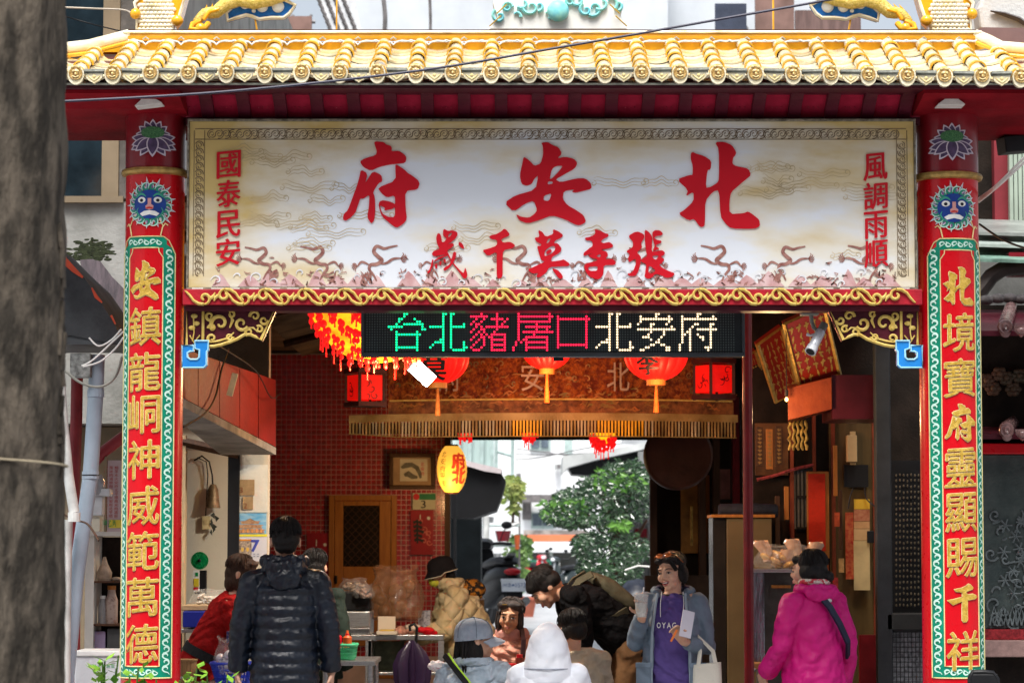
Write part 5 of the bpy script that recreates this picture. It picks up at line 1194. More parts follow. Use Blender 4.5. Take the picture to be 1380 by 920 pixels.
def palace(px,w,py0,py1,Y,lab,seed):
    a,b_ = P(px-w/2,py1,Y),P(px+w/2,py0,Y); d = b_.x-a.x; cx = (a.x+b_.x)/2; rnd = random.Random(seed)
    o = thing('square_lantern',(cx,Y,a.z),lab,'lantern')
    M = Matrix.Rotation(R(32),3,'Z'); r = d*.36
    for k in range(4):
        q = Matrix.Rotation(R(32+90*k),3,'Z')
        MB().add([V3(cx,Y,0)+q @ V3(x_,-r,z_) for x_,z_ in ((-r*.86,a.z+.03),(r*.86,a.z+.03),(r*.86,b_.z-.03),(-r*.86,b_.z-.03))],[(0,1,2,3)]).build('lantern_pane',mat('lantern_pane_red',(.65,.01,.01),.5,var=.25,vs=6,bump=0,emit=.15,ecol=(1,.006,.003)),o)
        f = lambda u,v,dd: V3(cx,Y,0)+q @ V3(u,-r-.003-dd,v); b = MB()
        for i in range(5): b.ribbon(spiral(rnd.uniform(-r*.5,r*.5),rnd.uniform(a.z+.06,b_.z-.06),r*.35,.003,rnd.uniform(0,6),rnd.uniform(6,9),10),.007,f,.0002*i)
        b.build('pane_drawing',M_dmaroon,o,fixn=False)
    b = MB()
    for k in range(4):
        q = Matrix.Rotation(R(32+90*k),3,'Z'); c = V3(cx,Y,0)+q @ V3(r,-r,0); b.b2((c.x-.010,c.y-.010,a.z-.02),(c.x+.010,c.y+.010,b_.z+.02))
    for z_ in (a.z,b_.z): b.box((cx,Y,z_),(2.3*r,2.3*r,.03),(0,0,R(32)))
    b.box((cx,Y,b_.z+.06),(3*r,3*r,.015),(0,0,R(32))); b.build('lantern_frame',mat('lantern_dark_frame',(.05,.012,.012),.5,bump=.1),o); MB().cyl((cx,Y,b_.z),(cx,Y,3.42),.005,n=6).build('cord',M_black,o)
palace(492,52,500,545,18.8,'dim square red palace lantern left of the embroidered banner',1)
palace(962,52,487,535,18.8,'square red palace lantern with a dark line drawing, right of the embroidered banner',2)
# yellow festive hoops with hanging red charms
def hoop(px,py,rpx,Y,lab,n,ratio=.95,seed=0,rows=3):
    s = F_PX/Y; c = P(px,py,Y); r = rpx/s; rnd = random.Random(seed)
    o = thing('yellow_lantern',(c.x,Y,c.z),lab,'lantern')
    MB().ell(c,(r,r*.8,r*ratio),28,18).build('yellow_body',M_ly,o,smooth=1)
    b = MB(); t_ = MB()
    for i in range(n):
        for k in range(rows):
            a = R(-178+176*(i+rnd.random())/n); el = R(8+20*k); p = c+Vector((r*cos(a)*cos(el)*1.0,-r*.8*sin(el)-.02,r*ratio*sin(a)*cos(el)))+V3(0,-.02,0)
            if p.z > c.z+.02: continue
            q = rnd.uniform(.014,.024); b.ell(p,(q,q*.8,q*1.2),7,5); b.ell(p+Vector((rnd.uniform(-.01,.01),-.005,-q*2)),(q*.7,q*.6,q),7,5)
            if rnd.random() < .7: L_ = rnd.uniform(.05,.11); t_.tube([p+V3(0,0,-q),p+V3(0,0,-q-L_)],[.003,.006],5)
    stuff(b.build('red_charm',mat('charm_red',(.65,.008,.008),.35,var=.3,vs=30,bump=.1,emit=.25,ecol=(1,.01,.01)),o,smooth=1)); stuff(t_.build('red_tassel',MATS['charm_red'],o)); MB().cyl(c,(c.x,Y,3.42),.005,n=6).build('cord',M_black,o)
hoop(508,398,92,16.8,'large glowing yellow lantern fringed with red charms behind the left end of the display',26,1.0,3,4)
hoop(812,586,17,24.0,'small yellow lantern with a bunch of red charms below the gold fringe, over the tree',8,.9,4)
hoop(714,580,9,24.0,'small yellow lantern with red charm tail just below the middle of the gold fringe',5,.9,5,2)
hoop(627,578,9,24.0,'small yellow lantern with red charm tip below the gold fringe, above the striped lantern',5,.9,6,2)
# flood lamp glowing
o = thing('lit_floodlight',P(560,488,17.0),'glaring white lit floodlight tilted in front of the left red lantern','floodlight')
c = P(569,503,17.0); MB().box(c,(.155,.03,.085),(R(10),R(42),0)).build('glowing_panel',mat('lamp_glow',(1,1,1),.5,emit=14,ecol=(1,.96,.9),bump=0),o)
MB().box(c+V3(-.005,.035,.01),(.165,.05,.095),(R(10),R(42),0)).build('lamp_housing',M_black,o); MB().lathe(P(561,483,17.0),[(.012,.03),(.03,.02),(.035,-.01),(.02,-.03)],12).build('brass_socket',M_gold,o,smooth=1); MB().cyl(P(561,483,17.0),P(561,425,17.0),.006,n=6).build('lamp_stem',M_black,o)
ld = bpy.data.lights.new('floodlight_lamp','AREA'); lo_ = bpy.data.objects.new('floodlight_lamp',ld); COL.objects.link(lo_); ld.energy = 22; ld.size = .16; ld.color = (1,.93,.82); ld.spread = R(165)
lo_.location = c+V3(.03,-.05,-.07); lo_.rotation_euler = V3(-.12,-.25,1).to_track_quat('Z','Y').to_euler()
# embroidered banner
glow('yellow_lantern_light',P(520,500,16.6),9,(1,.62,.22)); glow('red_lantern_light',P(737,520,18.4),5,(1,.35,.15)); glow('red_lantern_light',P(884,530,17.7),5,(1,.35,.15)); glow('striped_lantern_light',P(600,672,24.3),6,(1,.6,.25)); YBn = 19.4; o = thing('embroidered_banner',P(750,590,YBn),'wide brown orange embroidered altar banner with gold net fringe hanging across the lane','banner')
M_emb = mat('embroidered_cloth',(.15,.024,.004),.5,col2=(.40,.12,.014),lo=.42,hi=.62,vs=26,bump=1.,bs=60,bd=.02,det=10)
bz = lambda v: P(CX,v,YBn).z; bx = lambda u: P(u,520,YBn).x
def bcurve(x): t = (x-bx(740))/(bx(985)-bx(740)); return YBn-.28*(1-t*t)
def cloth(u0,u1,v0,v1,n,off=0,wav=.012):
    b = MB(); vs = []
    for i in range(n+1):
        x = bx(u0+(u1-u0)*i/n); 
        for j in range(7): vs.append((x,bcurve(x)+off+wav*sin(x*23+j*.2)*(.4+j*.1),bz(v0+(v1-v0)*j/6)))
    return b.add(vs,[(7*i+j,7*i+7+j,7*i+8+j,7*i+j+1) for i in range(n) for j in range(6)])
cloth(524,988,440,541,70).build('upper_cloth',M_emb,o,smooth=1)
cloth(524,988,541.5,559,70,-.02).build('lower_band',mat('embroidered_band',(.10,.035,.01),.6,col2=(.32,.12,.03),vs=18,bump=.6,bs=90),o,smooth=1)
fB = lambda u,v,d: Vector((bx(u),bcurve(bx(u))-.03-d,bz(v)))
b = MB(); b.tube([fB(526+4.6*i,541,.004) for i in range(101)],.007,6); b.build('bead_braid',M_scr,o)
b = MB(); rnd = random.Random(9)
for i in range(130):
    u = rnd.uniform(530,982); v = rnd.choice((rnd.uniform(535,540),rnd.uniform(490,536),rnd.uniform(545,556))); l = rnd.uniform(5,16)
    b.ribbon([(u,v),(u+l*.4,v-rnd.uniform(1,4)),(u+l*.7,v-rnd.uniform(-1,3)),(u+l,v-rnd.uniform(0,5))],rnd.uniform(1.5,3.2),fB,.001+.00005*i)
stuff(b.build('flame_embroidery',mat('flame_thread',(.50,.15,.03),.5,col2=(.18,.14,.03),vs=10,bump=.3),o,fixn=False))
b = MB(); 
for i in range(46):
    u = rnd.uniform(530,982); v = rnd.uniform(492,534); b.ribbon(spiral(u,v,rnd.uniform(3,7),1,rnd.uniform(0,6),rnd.uniform(6,9),9),1.6,fB,.008+.00005*i)
stuff(b.build('curl_embroidery',mat('green_gold_thread',(.10,.12,.05),.5,col2=(.5,.28,.08),vs=6,bump=.2),o,fixn=False))
b = MB()
for ch,u in (('府',607),('安',717),('北',831)): b = MB(); put_glyph(b,ch,bx(u),bz(511),30/190,38/190,lambda x,z,d: Vector((x,bcurve(x)-.04-d,z)),.002); b.build('pale_character',mat('pale_thread',(.42,.34,.24),.5,bump=.1),o)
M_fr = mat('gold_fringe',(.26,.16,.04),.5,col2=(.48,.34,.12),lo=.35,hi=.65,vs=5,bump=.3,bs=120)
M_frl = mat('lit_yellow_fringe',(.85,.45,.02),.5,bump=.2)  # strips before the small lanterns, their yellow glow put into the colour
cloth(470,994,559,569,80,-.025,.006).build('fringe_net',M_fr,o,smooth=1)
cloth(470,993,570,585,80,.02,.004).build('fringe_backing',mat('dark_red_backing',(.05,.012,.006),.8,bump=.1),o)
b = MB(); u = 470; i = 0; b.mi = 0
while u < 992:
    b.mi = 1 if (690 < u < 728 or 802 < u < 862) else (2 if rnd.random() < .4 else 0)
    w = 3.7; x0_,x1_ = u,u+w; y_ = 590-6*max(0,(540-u)/70)
    vs = [fB(x0_+.5,569,0),fB(x1_-.5,569,0),fB(x1_-.9,y_,.006*sin(i)),fB(x0_+.6,y_,.006*sin(i*1.7))]
    b.add(vs,[(0,1,2,3)]); u += 4.5; i += 1
stuff(b.build('fringe_strip',[M_fr,M_frl,mat('pale_gold_fringe',(.46,.38,.20),.5,bump=.2)],o,fixn=False)); b = MB(); b.tube([fB(470+5.22*i,590-6*max(0,(540-470-5.22*i)/70),0) for i in range(101)],.004,5); b.build('fringe_hem',M_fr,o)
# striped yellow and red lantern by the mosaic wall
YN = 24.6; c = P(609,632,YN); s_ = F_PX/YN; o = thing('striped_lantern',c,'glowing yellow and red ribbed lantern with black writing beside the framed picture','lantern')
b = MB(); n = 40; rx,rz = 20/s_,32/s_; rings = []
M_la = mat('amber_paper',(.80,.42,.05),.5,var=.2,vs=8,bump=.1,emit=.35,ecol=(1,.45,.05)); M_lrd = mat('red_print_paper',(.6,.04,.02),.5,var=.3,vs=20,bump=.1,emit=.15,ecol=(1,.08,.02))
for i in range(25):
    t = pi*(.13+.74*i/24); k = 1+.02*(i % 2); rings.append([Vector((c.x+rx*k*sin(t)*cos(2*pi*j/n),c.y+rx*k*sin(t)*sin(2*pi*j/n),c.z+rz*cos(t)*1.08)) for j in range(n)])
b.rings(rings); b.build('ribbed_paper_body',M_la,o,smooth=1)
f = lambda u,v,d: Vector((c.x+(rx*1.03+d)*sin(u)*math.sqrt(max(.1,1-(v/rz/1.08)**2)),c.y-(rx*1.03+d)*cos(u)*math.sqrt(max(.1,1-(v/rz/1.08)**2)),c.z+v))
b = MB()
for i,ch in enumerate('北安府平安'): put_glyph(b,ch,-.62,rz*(.62-.31*i),.42,.055,f,.004,cuts=.1)
b.build('black_writing',M_black,o)
b = MB()
for i,ch in enumerate('府北'): brush(b,ch,.55,rz*(.34-.62*i),1.15,.15,f,.003,.07,.006,0,.1)
b.build('red_writing',M_lrd,o); b = MB()
for z_ in (rz*.98,-rz*.98): b.lathe(c+V3(0,0,z_),[(0,-.012),(rx*.42,-.012),(rx*.45,0),(rx*.42,.012),(0,.012)],20)
b.build('end_ring',M_dwood,o); stuff(LAST[1]); MB().cyl(c+V3(0,0,rz),(c.x,YN,2.7),.006,n=6).build('cord',M_gold,o)

# ================================================================ LEFT SURROUNDINGS
YW2 = 17.0; A = lambda px,py: P(px,py,YW2)
bl = thing('left_building',(A(40,0).x,YW2,0),'stained concrete building with a dark beige framed window behind the tree trunk','building')
z_s = A(0,272).z
MB().b2((-9,YW2,2.35),(A(192,0).x,YW2+.3,z_s)).build('stained_wall',M_conc,bl)
MB().b2((-9,YW2+.31,0),(A(192,0).x,YW2+.5,2.34)).build('rear_ground_wall',mat('warm_dim_wall',(.34,.26,.16),.8,col2=(.16,.15,.13),lo=.4,hi=.7,vs=2,bump=.2),bl)
MB().b2((-9,YW2,z_s+.6*3),(A(192,0).x,YW2+.3,z_s+6)).build('upper_wall',M_conc,bl)
M_bf = mat('beige_window_frame',(.22,.17,.11),.5,var=.15,vs=3,bump=.05)
MB().b2((-9,YW2+.1,z_s+.003),(A(146,0).x,YW2+.14,z_s+1.8)).build('dark_glass',mat('blue_black_glass',(.012,.022,.03),.08,var=.5,vs=3,bump=.02,bs=6),bl)
for x0_,x1_ in ((A(140,0).x,A(163,0).x),(A(60,0).x,A(66,0).x)): MB().b2((x0_,YW2-.02,z_s+.002),(x1_,YW2+.12,z_s+1.8)).build('window_frame',M_bf,bl,bevel=.005)
MB().b2((-9,YW2-.05,z_s-.01),(A(170,0).x,YW2+.1,z_s+.03)).build('sill',M_bf,bl); MB().b2((A(163,0).x+.002,YW2-.01,z_s+.02),(A(192,0).x,YW2+.2,z_s+1.8)).build('pier',mat('dark_pier',(.10,.09,.08),.8,var=.4,bump=.3),bl)
b = MB(); rnd = random.Random(4)
for i in range(260):
    p = A(rnd.gauss(122,13),340+rnd.gauss(0,7)); b.ell(p+V3(0,-.0,0),(rnd.uniform(.008,.03),.004,rnd.uniform(.004,.010)),6,4)
o = stuff(b.build('moss_patch',mat('dark_moss',(.025,.032,.014),.95,var=.5,vs=30,bump=.5)))
aw = thing('sagging_awning',P(60,400,13.6),'sagging dark awning with a frayed orange red edge between the trunk and the left column','awning')
f = lambda u,v,d: P(u,v,14.75) + V3(0,-d,0)
ol = [(-40,280),(60,322),(88,350),(112,372),(130,398),(150,430),(168,462),(150,462),(96,452),(-40,452)]
MB().prism(ol,f,0,-1.0).build('awning_sheet',mat('tarpaulin_dark',(.018,.02,.022),.75,col2=(.06,.065,.07),vs=3,bump=.3),aw)
b = MB(); b.ribbon([(60,322),(88,352),(100,364),(112,374)],[8,9,7,3],f,.01); b.ribbon([(124,388),(130,400),(138,408)],[2,5,2],f,.01); b.ribbon([(150,425),(156,437)],[3,2],f,.01)
b.build('red_edge',mat('torn_red_vinyl',(.50,.07,.03),.6,var=.2,bump=.1),aw,fixn=False)
MB().b2((P(-40,0,14.8).x,14.76,P(0,464,14.76).z),(P(168,0,14.8).x,15.4,P(0,452.5,14.76).z)).build('awning_frame',mat('dark_grey_metal',(.06,.065,.07),.5,bump=.1),aw)
o = MB(); f2 = lambda u,v,d: P(u,v,16.2) + V3(0,-d,0)
o.prism([(108,350),(122,349),(135,352),(150,372),(166,388),(166,420),(128,420),(112,380)],f2,0,-.03); tag(o.build('hanging_tarpaulin',mat('mauve_tarp',(.20,.16,.18),.8,col2=(.09,.08,.09),vs=7,stretch=(3,3,.6),bump=.5)),'faded mauve tarpaulin sheet hanging on the stained concrete wall','tarpaulin')
def pipe(pts,r,m,lab,nm='pipe',Y=None):
    q = [P(*p) for p in pts]; o = thing(nm,q[-1],lab,'pipe'); MB().tube(q,r,14).build('tube',m,o,smooth=1); return o,q
M_pvc = mat('blue_grey_pvc',(.34,.42,.50),.4,var=.12,vs=3,bump=.05); M_pvw = mat('weathered_white_pvc',(.55,.56,.54),.5,var=.25,vs=6,bump=.15); M_rp = mat('dark_red_pipe',(.22,.025,.03),.4,var=.25,vs=5,bump=.1)
o,q = pipe([(131,478,14.9),(129,530,14.9),(122,640,14.9),(104,770,14.9),(88,930,14.9),(84,1100,14.9)],.042,M_pvc,'thick blue grey plastic downpipe left of the left red column')
for i in (1,2): MB().tube([q[i]+V3(0,0,.02),q[i]-V3(0,0,.02)],.046,14).build('pipe_joint',M_pvc,o)
MB().tube([q[2]+V3(0,0,.003),q[2]-V3(0,0,.003)],.0475,14).build('black_band',M_black,o)
o,q = pipe([(80,500,14.7),(84,560,14.7),(92,640,14.7),(100,690,14.7)],.028,M_pvw,'weathered white pipe stub beside the tree trunk, above the cable ties')
MB().tube([q[3],q[3]-V3(0,0,.05)],.034,12).build('pipe_socket',M_pvw,o)
o,q = pipe([(91,700,14.8),(89,800,14.8),(86,1100,14.8)],.028,M_pvw,'white pipe running down to the ground between trunk and blue grey pipe')
pipe([(104,498,15.6),(103,560,15.6),(100,650,15.6),(100,1100,15.6)],.034,M_rp,'vertical dark red pipe behind the blue grey pipe')
pipe([(118,632,15.8),(140,608,15.8),(172,584,15.8)],.034,M_rp,'diagonal dark red pipe behind the left red column')
o = card('meter_box',94,476,122,508,14.8,mat('mottled_grey_box',(.22,.23,.22),.7,var=.5,vs=30,bump=.4),None,t=.1,bevel=.004); tag(o,'mottled grey meter box with white wires under the awning','meter box')
for pts,r,m,lab in (([(110,493,14.7),(125,485,14.7),(150,462,14.7),(166,447,14.6)],.005,M_white,'upper white wire running from the meter box to the column'),([(112,494,14.7),(135,487,14.7),(155,470,14.7),(166,455,14.6)],.005,M_white,'lower white wire running from the meter box to the column'),
    ([(88,500,14.7),(110,516,14.7),(135,521,14.7),(155,508,14.7),(165,480,14.6)],.008,mat('grey_cable',(.25,.25,.22),.6,bump=.05),'thick grey cable sagging across the blue grey pipe'),([(120,455,14.7),(133,466,14.7),(150,458,14.7),(163,444,14.6)],.005,M_white,'short white wire loop under the awning'),
    ([(85,692,14.7),(100,700,14.7),(118,706,14.7),(133,728,14.6)],.006,M_dwood,'dark twisted tie holding the two pale pipes')): wire('cable',[P(*p) for p in pts],r,m,lab,'cable')
# shelf with jars
YH = 15.8; A = lambda px,py=0: P(px,py,YH)
sh2 = thing('white_shelf',(A(150).x,YH,0),'white open shelf with dark compartments beside the left column','shelf'); M_sw = mat('off_white_board',(.52,.50,.45),.6,var=.1,bump=.05)
x0_,x1_ = A(124).x,A(180).x
MB().b2((x0_,YH,0),(x0_+.05,YH+.35,A(0,722).z)).build('side_board',M_sw,sh2); MB().b2((x0_,YH-.02,A(0,722).z+.001),(x1_,YH+.36,A(0,716).z)).build('top_board',M_sw,sh2); MB().b2((x0_+.051,YH+.3,0),(x1_,YH+.34,A(0,723).z)).build('back_board',M_dark,sh2)
for py in (785,843,878): MB().b2((x0_+.051,YH+.01,A(0,py).z),(x1_,YH+.3,A(0,py-2.5).z)).build('shelf_board',M_dwood if py < 878 else M_sw,sh2)
def jar(px,pyb,w,h,m,lab,cap=None,nm='jar'):
    c = A(px,pyb); c.y = YH+.12; s = F_PX/YH; r,hh = w/2/s,h/s; o = thing(nm,c,lab,'jar'); MB().lathe(c,[(0,0),(r*.95,0),(r,.01),(r,hh*.7),(r*.7,hh*.85),(r*.6,hh),(0,hh)],16).build('jar_body',m,o,smooth=1)
    MB().lathe(c+V3(0,0,hh),[(0,0),(r*.68,0),(r*.68,hh*.12),(0,hh*.12)],14).build('jar_lid',cap or M_wood,o)
jar(146,841,17,46,mat('speckled_ceramic',(.42,.33,.28),.5,col2=(.22,.14,.12),lo=.5,hi=.7,vs=50,bump=.1),'tall speckled jar with brown lid on the middle shelf')
jar(134,841,12,34,mat('grey_plastic_jar',(.30,.30,.30),.4,bump=.05),'shorter grey jar standing beside the speckled jar',M_white)
o = MB(); c = A(137,783); c.y = YH+.1; o.rings([[c+Vector((r*cos(t),r*.6*sin(t),z_)) for t in [k*.7 for k in range(9)]] for r,z_ in ((.04,0),(.045,.05),(.02,.10),(.008,.14))]); o.ell(c+V3(.07,0,.012),(.03,.03,.014)); tag(o.build('cloth_bundle',mat('beige_cloth',(.48,.38,.28),.8,var=.3,vs=20,bump=.5),smooth=1),'small knotted beige cloth bundle on the upper shelf','bundle')
o = card('plastic_tub',126,850,142,876,YH+.05,mat('violet_grey_tub',(.28,.22,.34),.4,var=.2,bump=.05),None,t=.15,bevel=.006); tag(o,'translucent violet grey tub on the lowest shelf','tub')
o = card('dark_tub',144,846,166,876,YH+.05,mat('smoky_tub',(.06,.06,.06),.2,bump=.05),None,t=.15,bevel=.006); tag(o,'smoky dark tub right of the violet tub on the lowest shelf','tub')
o = thing('price_board',A(157,718),'pinkish printed board with lines of small writing above the white shelf','board'); YP_ = YH-.02
card('board_panel',144,620,172,716,YP_,mat('pinkish_board',(.42,.33,.33),.6,var=.08,bump=.02),o,t=.02); card('wooden_edge',140,615,144,716,YP_-.005,mat('raw_batten',(.25,.19,.12),.7,bump=.1),o,t=.03)
b = MB()
for col in range(3):
    for i in range(14): put_glyph(b,'安府北平順風米肉湯飯麵茶水火'[(i+5*col) % 14],P(150+7*col,0,YP_).x,P(0,630+5*i,YP_).z,.022,.018,front(YP_-.001),.001)
stuff(b.build('small_writing',mat('dull_red_print',(.35,.05,.05),.6,bump=0),o)); card('yellow_tag',147,700,166,711,YP_-.006,mat('yellow_tag',(.6,.5,.05),.6,bump=0),o,t=.004)
b = MB()
for i in range(3): put_glyph(b,'甲乙丙'[i],P(150+6*i,0,YP_).x,P(0,705,YP_).z,.02,.035,front(YP_-.007),.001)
b.build('tag_writing',M_fg,o)
o = thing('meter_stack',P(130,715,15.4),'grey plastic electric meter with a domed glass above a box, left of the printed board','electric meter')
MB().lathe(P(130,655,15.4),[(0,.07),(.03,.065),(.05,.03),(.052,-.03),(.045,-.05),(0,-.05)],16).build('glass_dome',mat('clear_grey_dome',(.25,.26,.27),.1,bump=0,coat=.5),o,smooth=1); card('meter_housing',118,658,148,668,15.36,mat('pale_grey_plastic',(.42,.44,.45),.5,bump=.05),o,t=.12,bevel=.008); card('terminal_box',120,668,138,694,15.38,MATS['pale_grey_plastic'],o,t=.1,bevel=.006); card('lower_box',121,697,135,716,15.4,mat('cream_grey_plastic',(.45,.42,.33),.5,bump=.05),o,t=.08,bevel=.006)
o = thing('foam_box',P(140,960,15.2),'white foam box with faint green print at the foot of the column','box'); a,b_ = P(99,1000,15.1),P(175,884,15.1); MB().b2((a.x,15.1,0),(b_.x,15.5,b_.z)).build('box_body',mat('white_foam',(.60,.62,.64),.8,var=.05,bump=.2),o,bevel=.01); b = MB(); text_line(b,'FRESH',P(145,0,15.1).x,P(0,897,15.1).z,.02,front(15.095),.001); MB().b2((a.x-.01,15.09,b_.z+.001),(b_.x+.01,15.52,b_.z+.03)).build('box_lid',M_white,o,bevel=.006)
b = MB()
for i in range(6): put_glyph(b,'新鮮水果蔬菜'[i],P(132+6*i,0,15.1).x,P(0,897,15.1).z,.02,.02,front(15.098),.001)
b.build('green_print',M_fg,o)
# bright wall sliver left of the pipes
o = MB().b2((-9,15.95,0),(P(86,0,15.95).x,16.0,2.2)).build('white_shutter',mat('white_shutter_paint',(.72,.76,.78),.5,var=.06,bump=.05)); tag(o,'white painted shutter wall seen as a sliver beside the tree trunk','shutter')
# leafy plants along the bottom edge
def leafplant(px,Y,n,h,seed,lab,base=0.0):
    rnd = random.Random(seed); c = P(px,910,Y); o = thing('leafy_plant',(c.x,Y,base),lab,'plant'); b = MB(); st = MB()
    for i in range(n):
        a = rnd.uniform(0,6.28); r = rnd.uniform(.01,.10); top = h*rnd.uniform(.75,1.05); p0 = V3(c.x,Y,base); p1 = Vector((c.x+r*cos(a),Y+r*sin(a),top))
        st.tube([p0,(p0+p1)/2+V3(0,0,.05),p1],.004,4)
        for k in range(5):
            q = p1+Vector((rnd.uniform(-.03,.03),rnd.uniform(-.03,.03),-k*.025)); th = rnd.uniform(0,6.28); L_ = rnd.uniform(.05,.09); d = Vector((cos(th),sin(th),rnd.uniform(-.2,.8))).normalized(); s2 = d.cross(V3(0,0,1)).normalized()*L_*.25
            b.add([q,q+d*L_*.5+s2,q+d*L_,q+d*L_*.5-s2],[(0,1,2,3)])
    st.build('stem',mat('green_stem',(.06,.12,.02),.6,bump=.1),o); b.build('leaf_cluster',mat('fresh_leaf',(.08,.22,.02),.45,col2=(.22,.42,.04),vs=12,bump=.05),o,fixn=False); stuff(LAST[1]); stuff(LAST[0])
YPL = 13.2
for i,(px,hh) in enumerate(((142,1.04),(176,.965),(205,.975),(250,.985),(292,.97))): leafplant(px,YPL,9,hh,i,['taller bright green sprig rising in front of the foam box','low green leaf tips at the left foot of the left column','low green leaf tips in front of the middle of the left column','low green leaf tips at the right foot of the left column','green leaf tips right of the left column at the bottom edge'][i],.35)
o = MB(); a,b_ = P(95,0,YPL),P(345,0,YPL); o.b2((a.x,YPL-.15,0),(b_.x,YPL+.15,.36)); tag(o.build('planter_trough',mat('terracotta_trough',(.30,.12,.06),.7,var=.2,bump=.2),bevel=.01),'long planter trough under the green leaf tips at the bottom left','planter')
# ---- foreground tree trunk
YT = 8.0; b = MB(); rings = []; rnd = random.Random(2)
cx0 = P(-12,460,YT).x
for i in range(90):
    z_ = i*.05; rr = .215+.014*sin(z_*1.3); ring = []
    for j in range(44):
        a = 2*pi*j/44; k = 1+.025*sin(a*5+z_*2)+.018*sin(a*11-z_*3.1)+rnd.uniform(-.012,.012)+.02*sin(z_*21+a*3)*sin(a*7)
        ring.append(Vector((cx0-.008*sin(z_)-.006*(2.2-z_)*0+rr*k*cos(a),YT+rr*k*sin(a),z_)))
    rings.append(ring)
tr = thing('tree',(cx0,YT,0),'rough grey brown tree trunk filling the left edge, nearest of all things','tree')
M_bark = mat('grey_bark',(.12,.10,.078),.97,spec=.1,bd=.014,col2=(.038,.033,.027),lo=.40,hi=.60,vs=15,stretch=(1,1,.35),bump=1.,bs=55,det=10)
b.rings(rings).build('trunk',M_bark,tr,smooth=1)
b = MB()
for i in range(40): 
    z_ = rnd.uniform(.8,2.6); b.box((cx0+.205+.008*rnd.random(),YT-.02+rnd.uniform(-.03,.02),z_),(.014,.03,rnd.uniform(.03,.10)),(rnd.uniform(-.1,.1),rnd.uniform(-.15,.15),0))
stuff(b.build('bark_flake',M_bark,tr))
zt_ = P(0,622,YT).z; pts = [(cx0+.226*cos(a),YT+.226*sin(a),zt_-.012*cos(a-.4)) for a in [2*pi*k/30 for k in range(30)]]
tag(MB().tube(pts,.0035,6,close=1).tube([(cx0+.01,YT-.23,zt_-.0),(cx0+.02,YT-.24,zt_+.012),(cx0+.0,YT-.235,zt_-.03)],.003,5).build('knotted_string',mat('pale_twine',(.38,.32,.22),.9,bump=.3)),'thin pale string knotted around the foreground tree trunk','string')
# ---- wires across
wire('power_line',[P(60,138,12.5),P(300,124,12.5),P(560,96,12.5),P(760,63,12.5),P(960,28,12.5),P(1180,-12,12.5),P(1400,-60,12.5)],.0062,mat('blue_black_cable',(.02,.02,.05),.4,bump=0),'dark cable stretched diagonally across the front of the tiled roof','cable')
wire('pale_cable',[P(80,10,16.6),P(130,12,16.6),P(168,14,16.4),P(180,22,15.6)],.006,mat('buff_cable',(.5,.44,.36),.6,bump=0),'buff cable crossing the dark upper window at the top left','cable')
wire('thin_cable',[P(80,20,16.6),P(125,33,16.6),P(170,44,16.0)],.004,M_black,'thin dark cable drooping across the upper window','cable')
for k in range(2): wire('white_cable',[P(1319,268+4*k,14.7),P(1345,248+3*k,14.4),P(1385,208+6*k,14.0),P(1440,160,13.6)],.007,M_white,['upper','lower'][k]+' strand of the white twisted cable right of the right column','cable',group=None)
wire('black_line',[P(1320,302,14.8),P(1350,322,14.6),P(1385,335,14.4),P(1430,340,14.2)],.006,M_black,'black cable sagging to the right behind the right column','cable')
wire('spout_wire',[P(971,462,14.9),P(978,450,14.9),P(983,432,14.9)],.004,M_white,'short pale wire curling off the right end of the display','wire') if False else None

# ================================================================ RIGHT SURROUNDINGS: neighbouring shrine
YG = 16.2; A = lambda px,py=0: P(px,py,YG)
rt = thing('side_shrine',(A(1420).x,YG,0),'neighbouring shrine front with mauve roof tiles and dark carved stone relief','shrine')
x0_,x1_ = A(1300).x,6.5
M_mau = mat('mauve_glaze',(.15,.065,.062),.25,col2=(.34,.21,.20),vs=14,bump=.35,bs=30,coat=.4,ov=.3); M_stone = mat('dark_green_stone',(.035,.050,.050),.35,col2=(.07,.09,.085),vs=8,bump=.5,bs=30)
MB().b2((x0_,YG+.3,0),(x1_,YG+.5,A(0,405).z)).build('dark_wall',M_dark,rt)
def tier(yt,yb,k):
    zt_,zb_ = A(0,yt).z,A(0,yb).z
    q = MB(); q.add([(x0_,YG-.35,zb_),(x1_,YG-.35,zb_),(x1_,YG+.28,zt_),(x0_,YG+.28,zt_),(x0_,YG-.35,zb_-.03),(x1_,YG-.35,zb_-.03),(x1_,YG+.28,zt_-.05),(x0_,YG+.28,zt_-.05)],[(0,1,2,3),(7,6,5,4),(0,4,5,1),(1,5,6,2),(2,6,7,3),(3,7,4,0)]); q.build('tile_bed',M_dmaroon,rt)
    u = A(1333).x
    while u < 5:
        mb_ = MB(); dx = .16
        mb_.tube([(u,YG-.37,zb_+.03),(u+dx*.5,YG-.05,(zt_+zb_)/2+.03),(u+dx,YG+.28,zt_+.03)],[.042,.040,.036],12); mb_.build('roll_tile',M_mau,rt,smooth=1)
        c = V3(u,YG-.39,zb_+.02); m2 = MB(); m2.lathe(c,[(0,-.01),(.014,-.018),(.024,-.006),(.038,-.012),(.045,0),(.045,.02)],16,'Y'); m2.ell(c+V3(0,0,-.036),(.03,.012,.028)); m2.build('tile_end',M_mau,rt,smooth=1)
        m2 = MB(); cc = V3(u+.09,YG-.38,zb_-.005); m2.prism([(-.045,.03),(.045,.03),(.04,0),(.02,-.02),(0,-.038),(-.02,-.02),(-.04,0)],lambda a_,b_,d: cc+V3(a_,-d,b_),.02,0); m2.ell(cc+V3(0,-.02,0),(.03,.01,.02)); m2.build('drip_tile',M_mau,rt,smooth=1)
        u += .18
tier(412,452,1); tier(572,588,2)
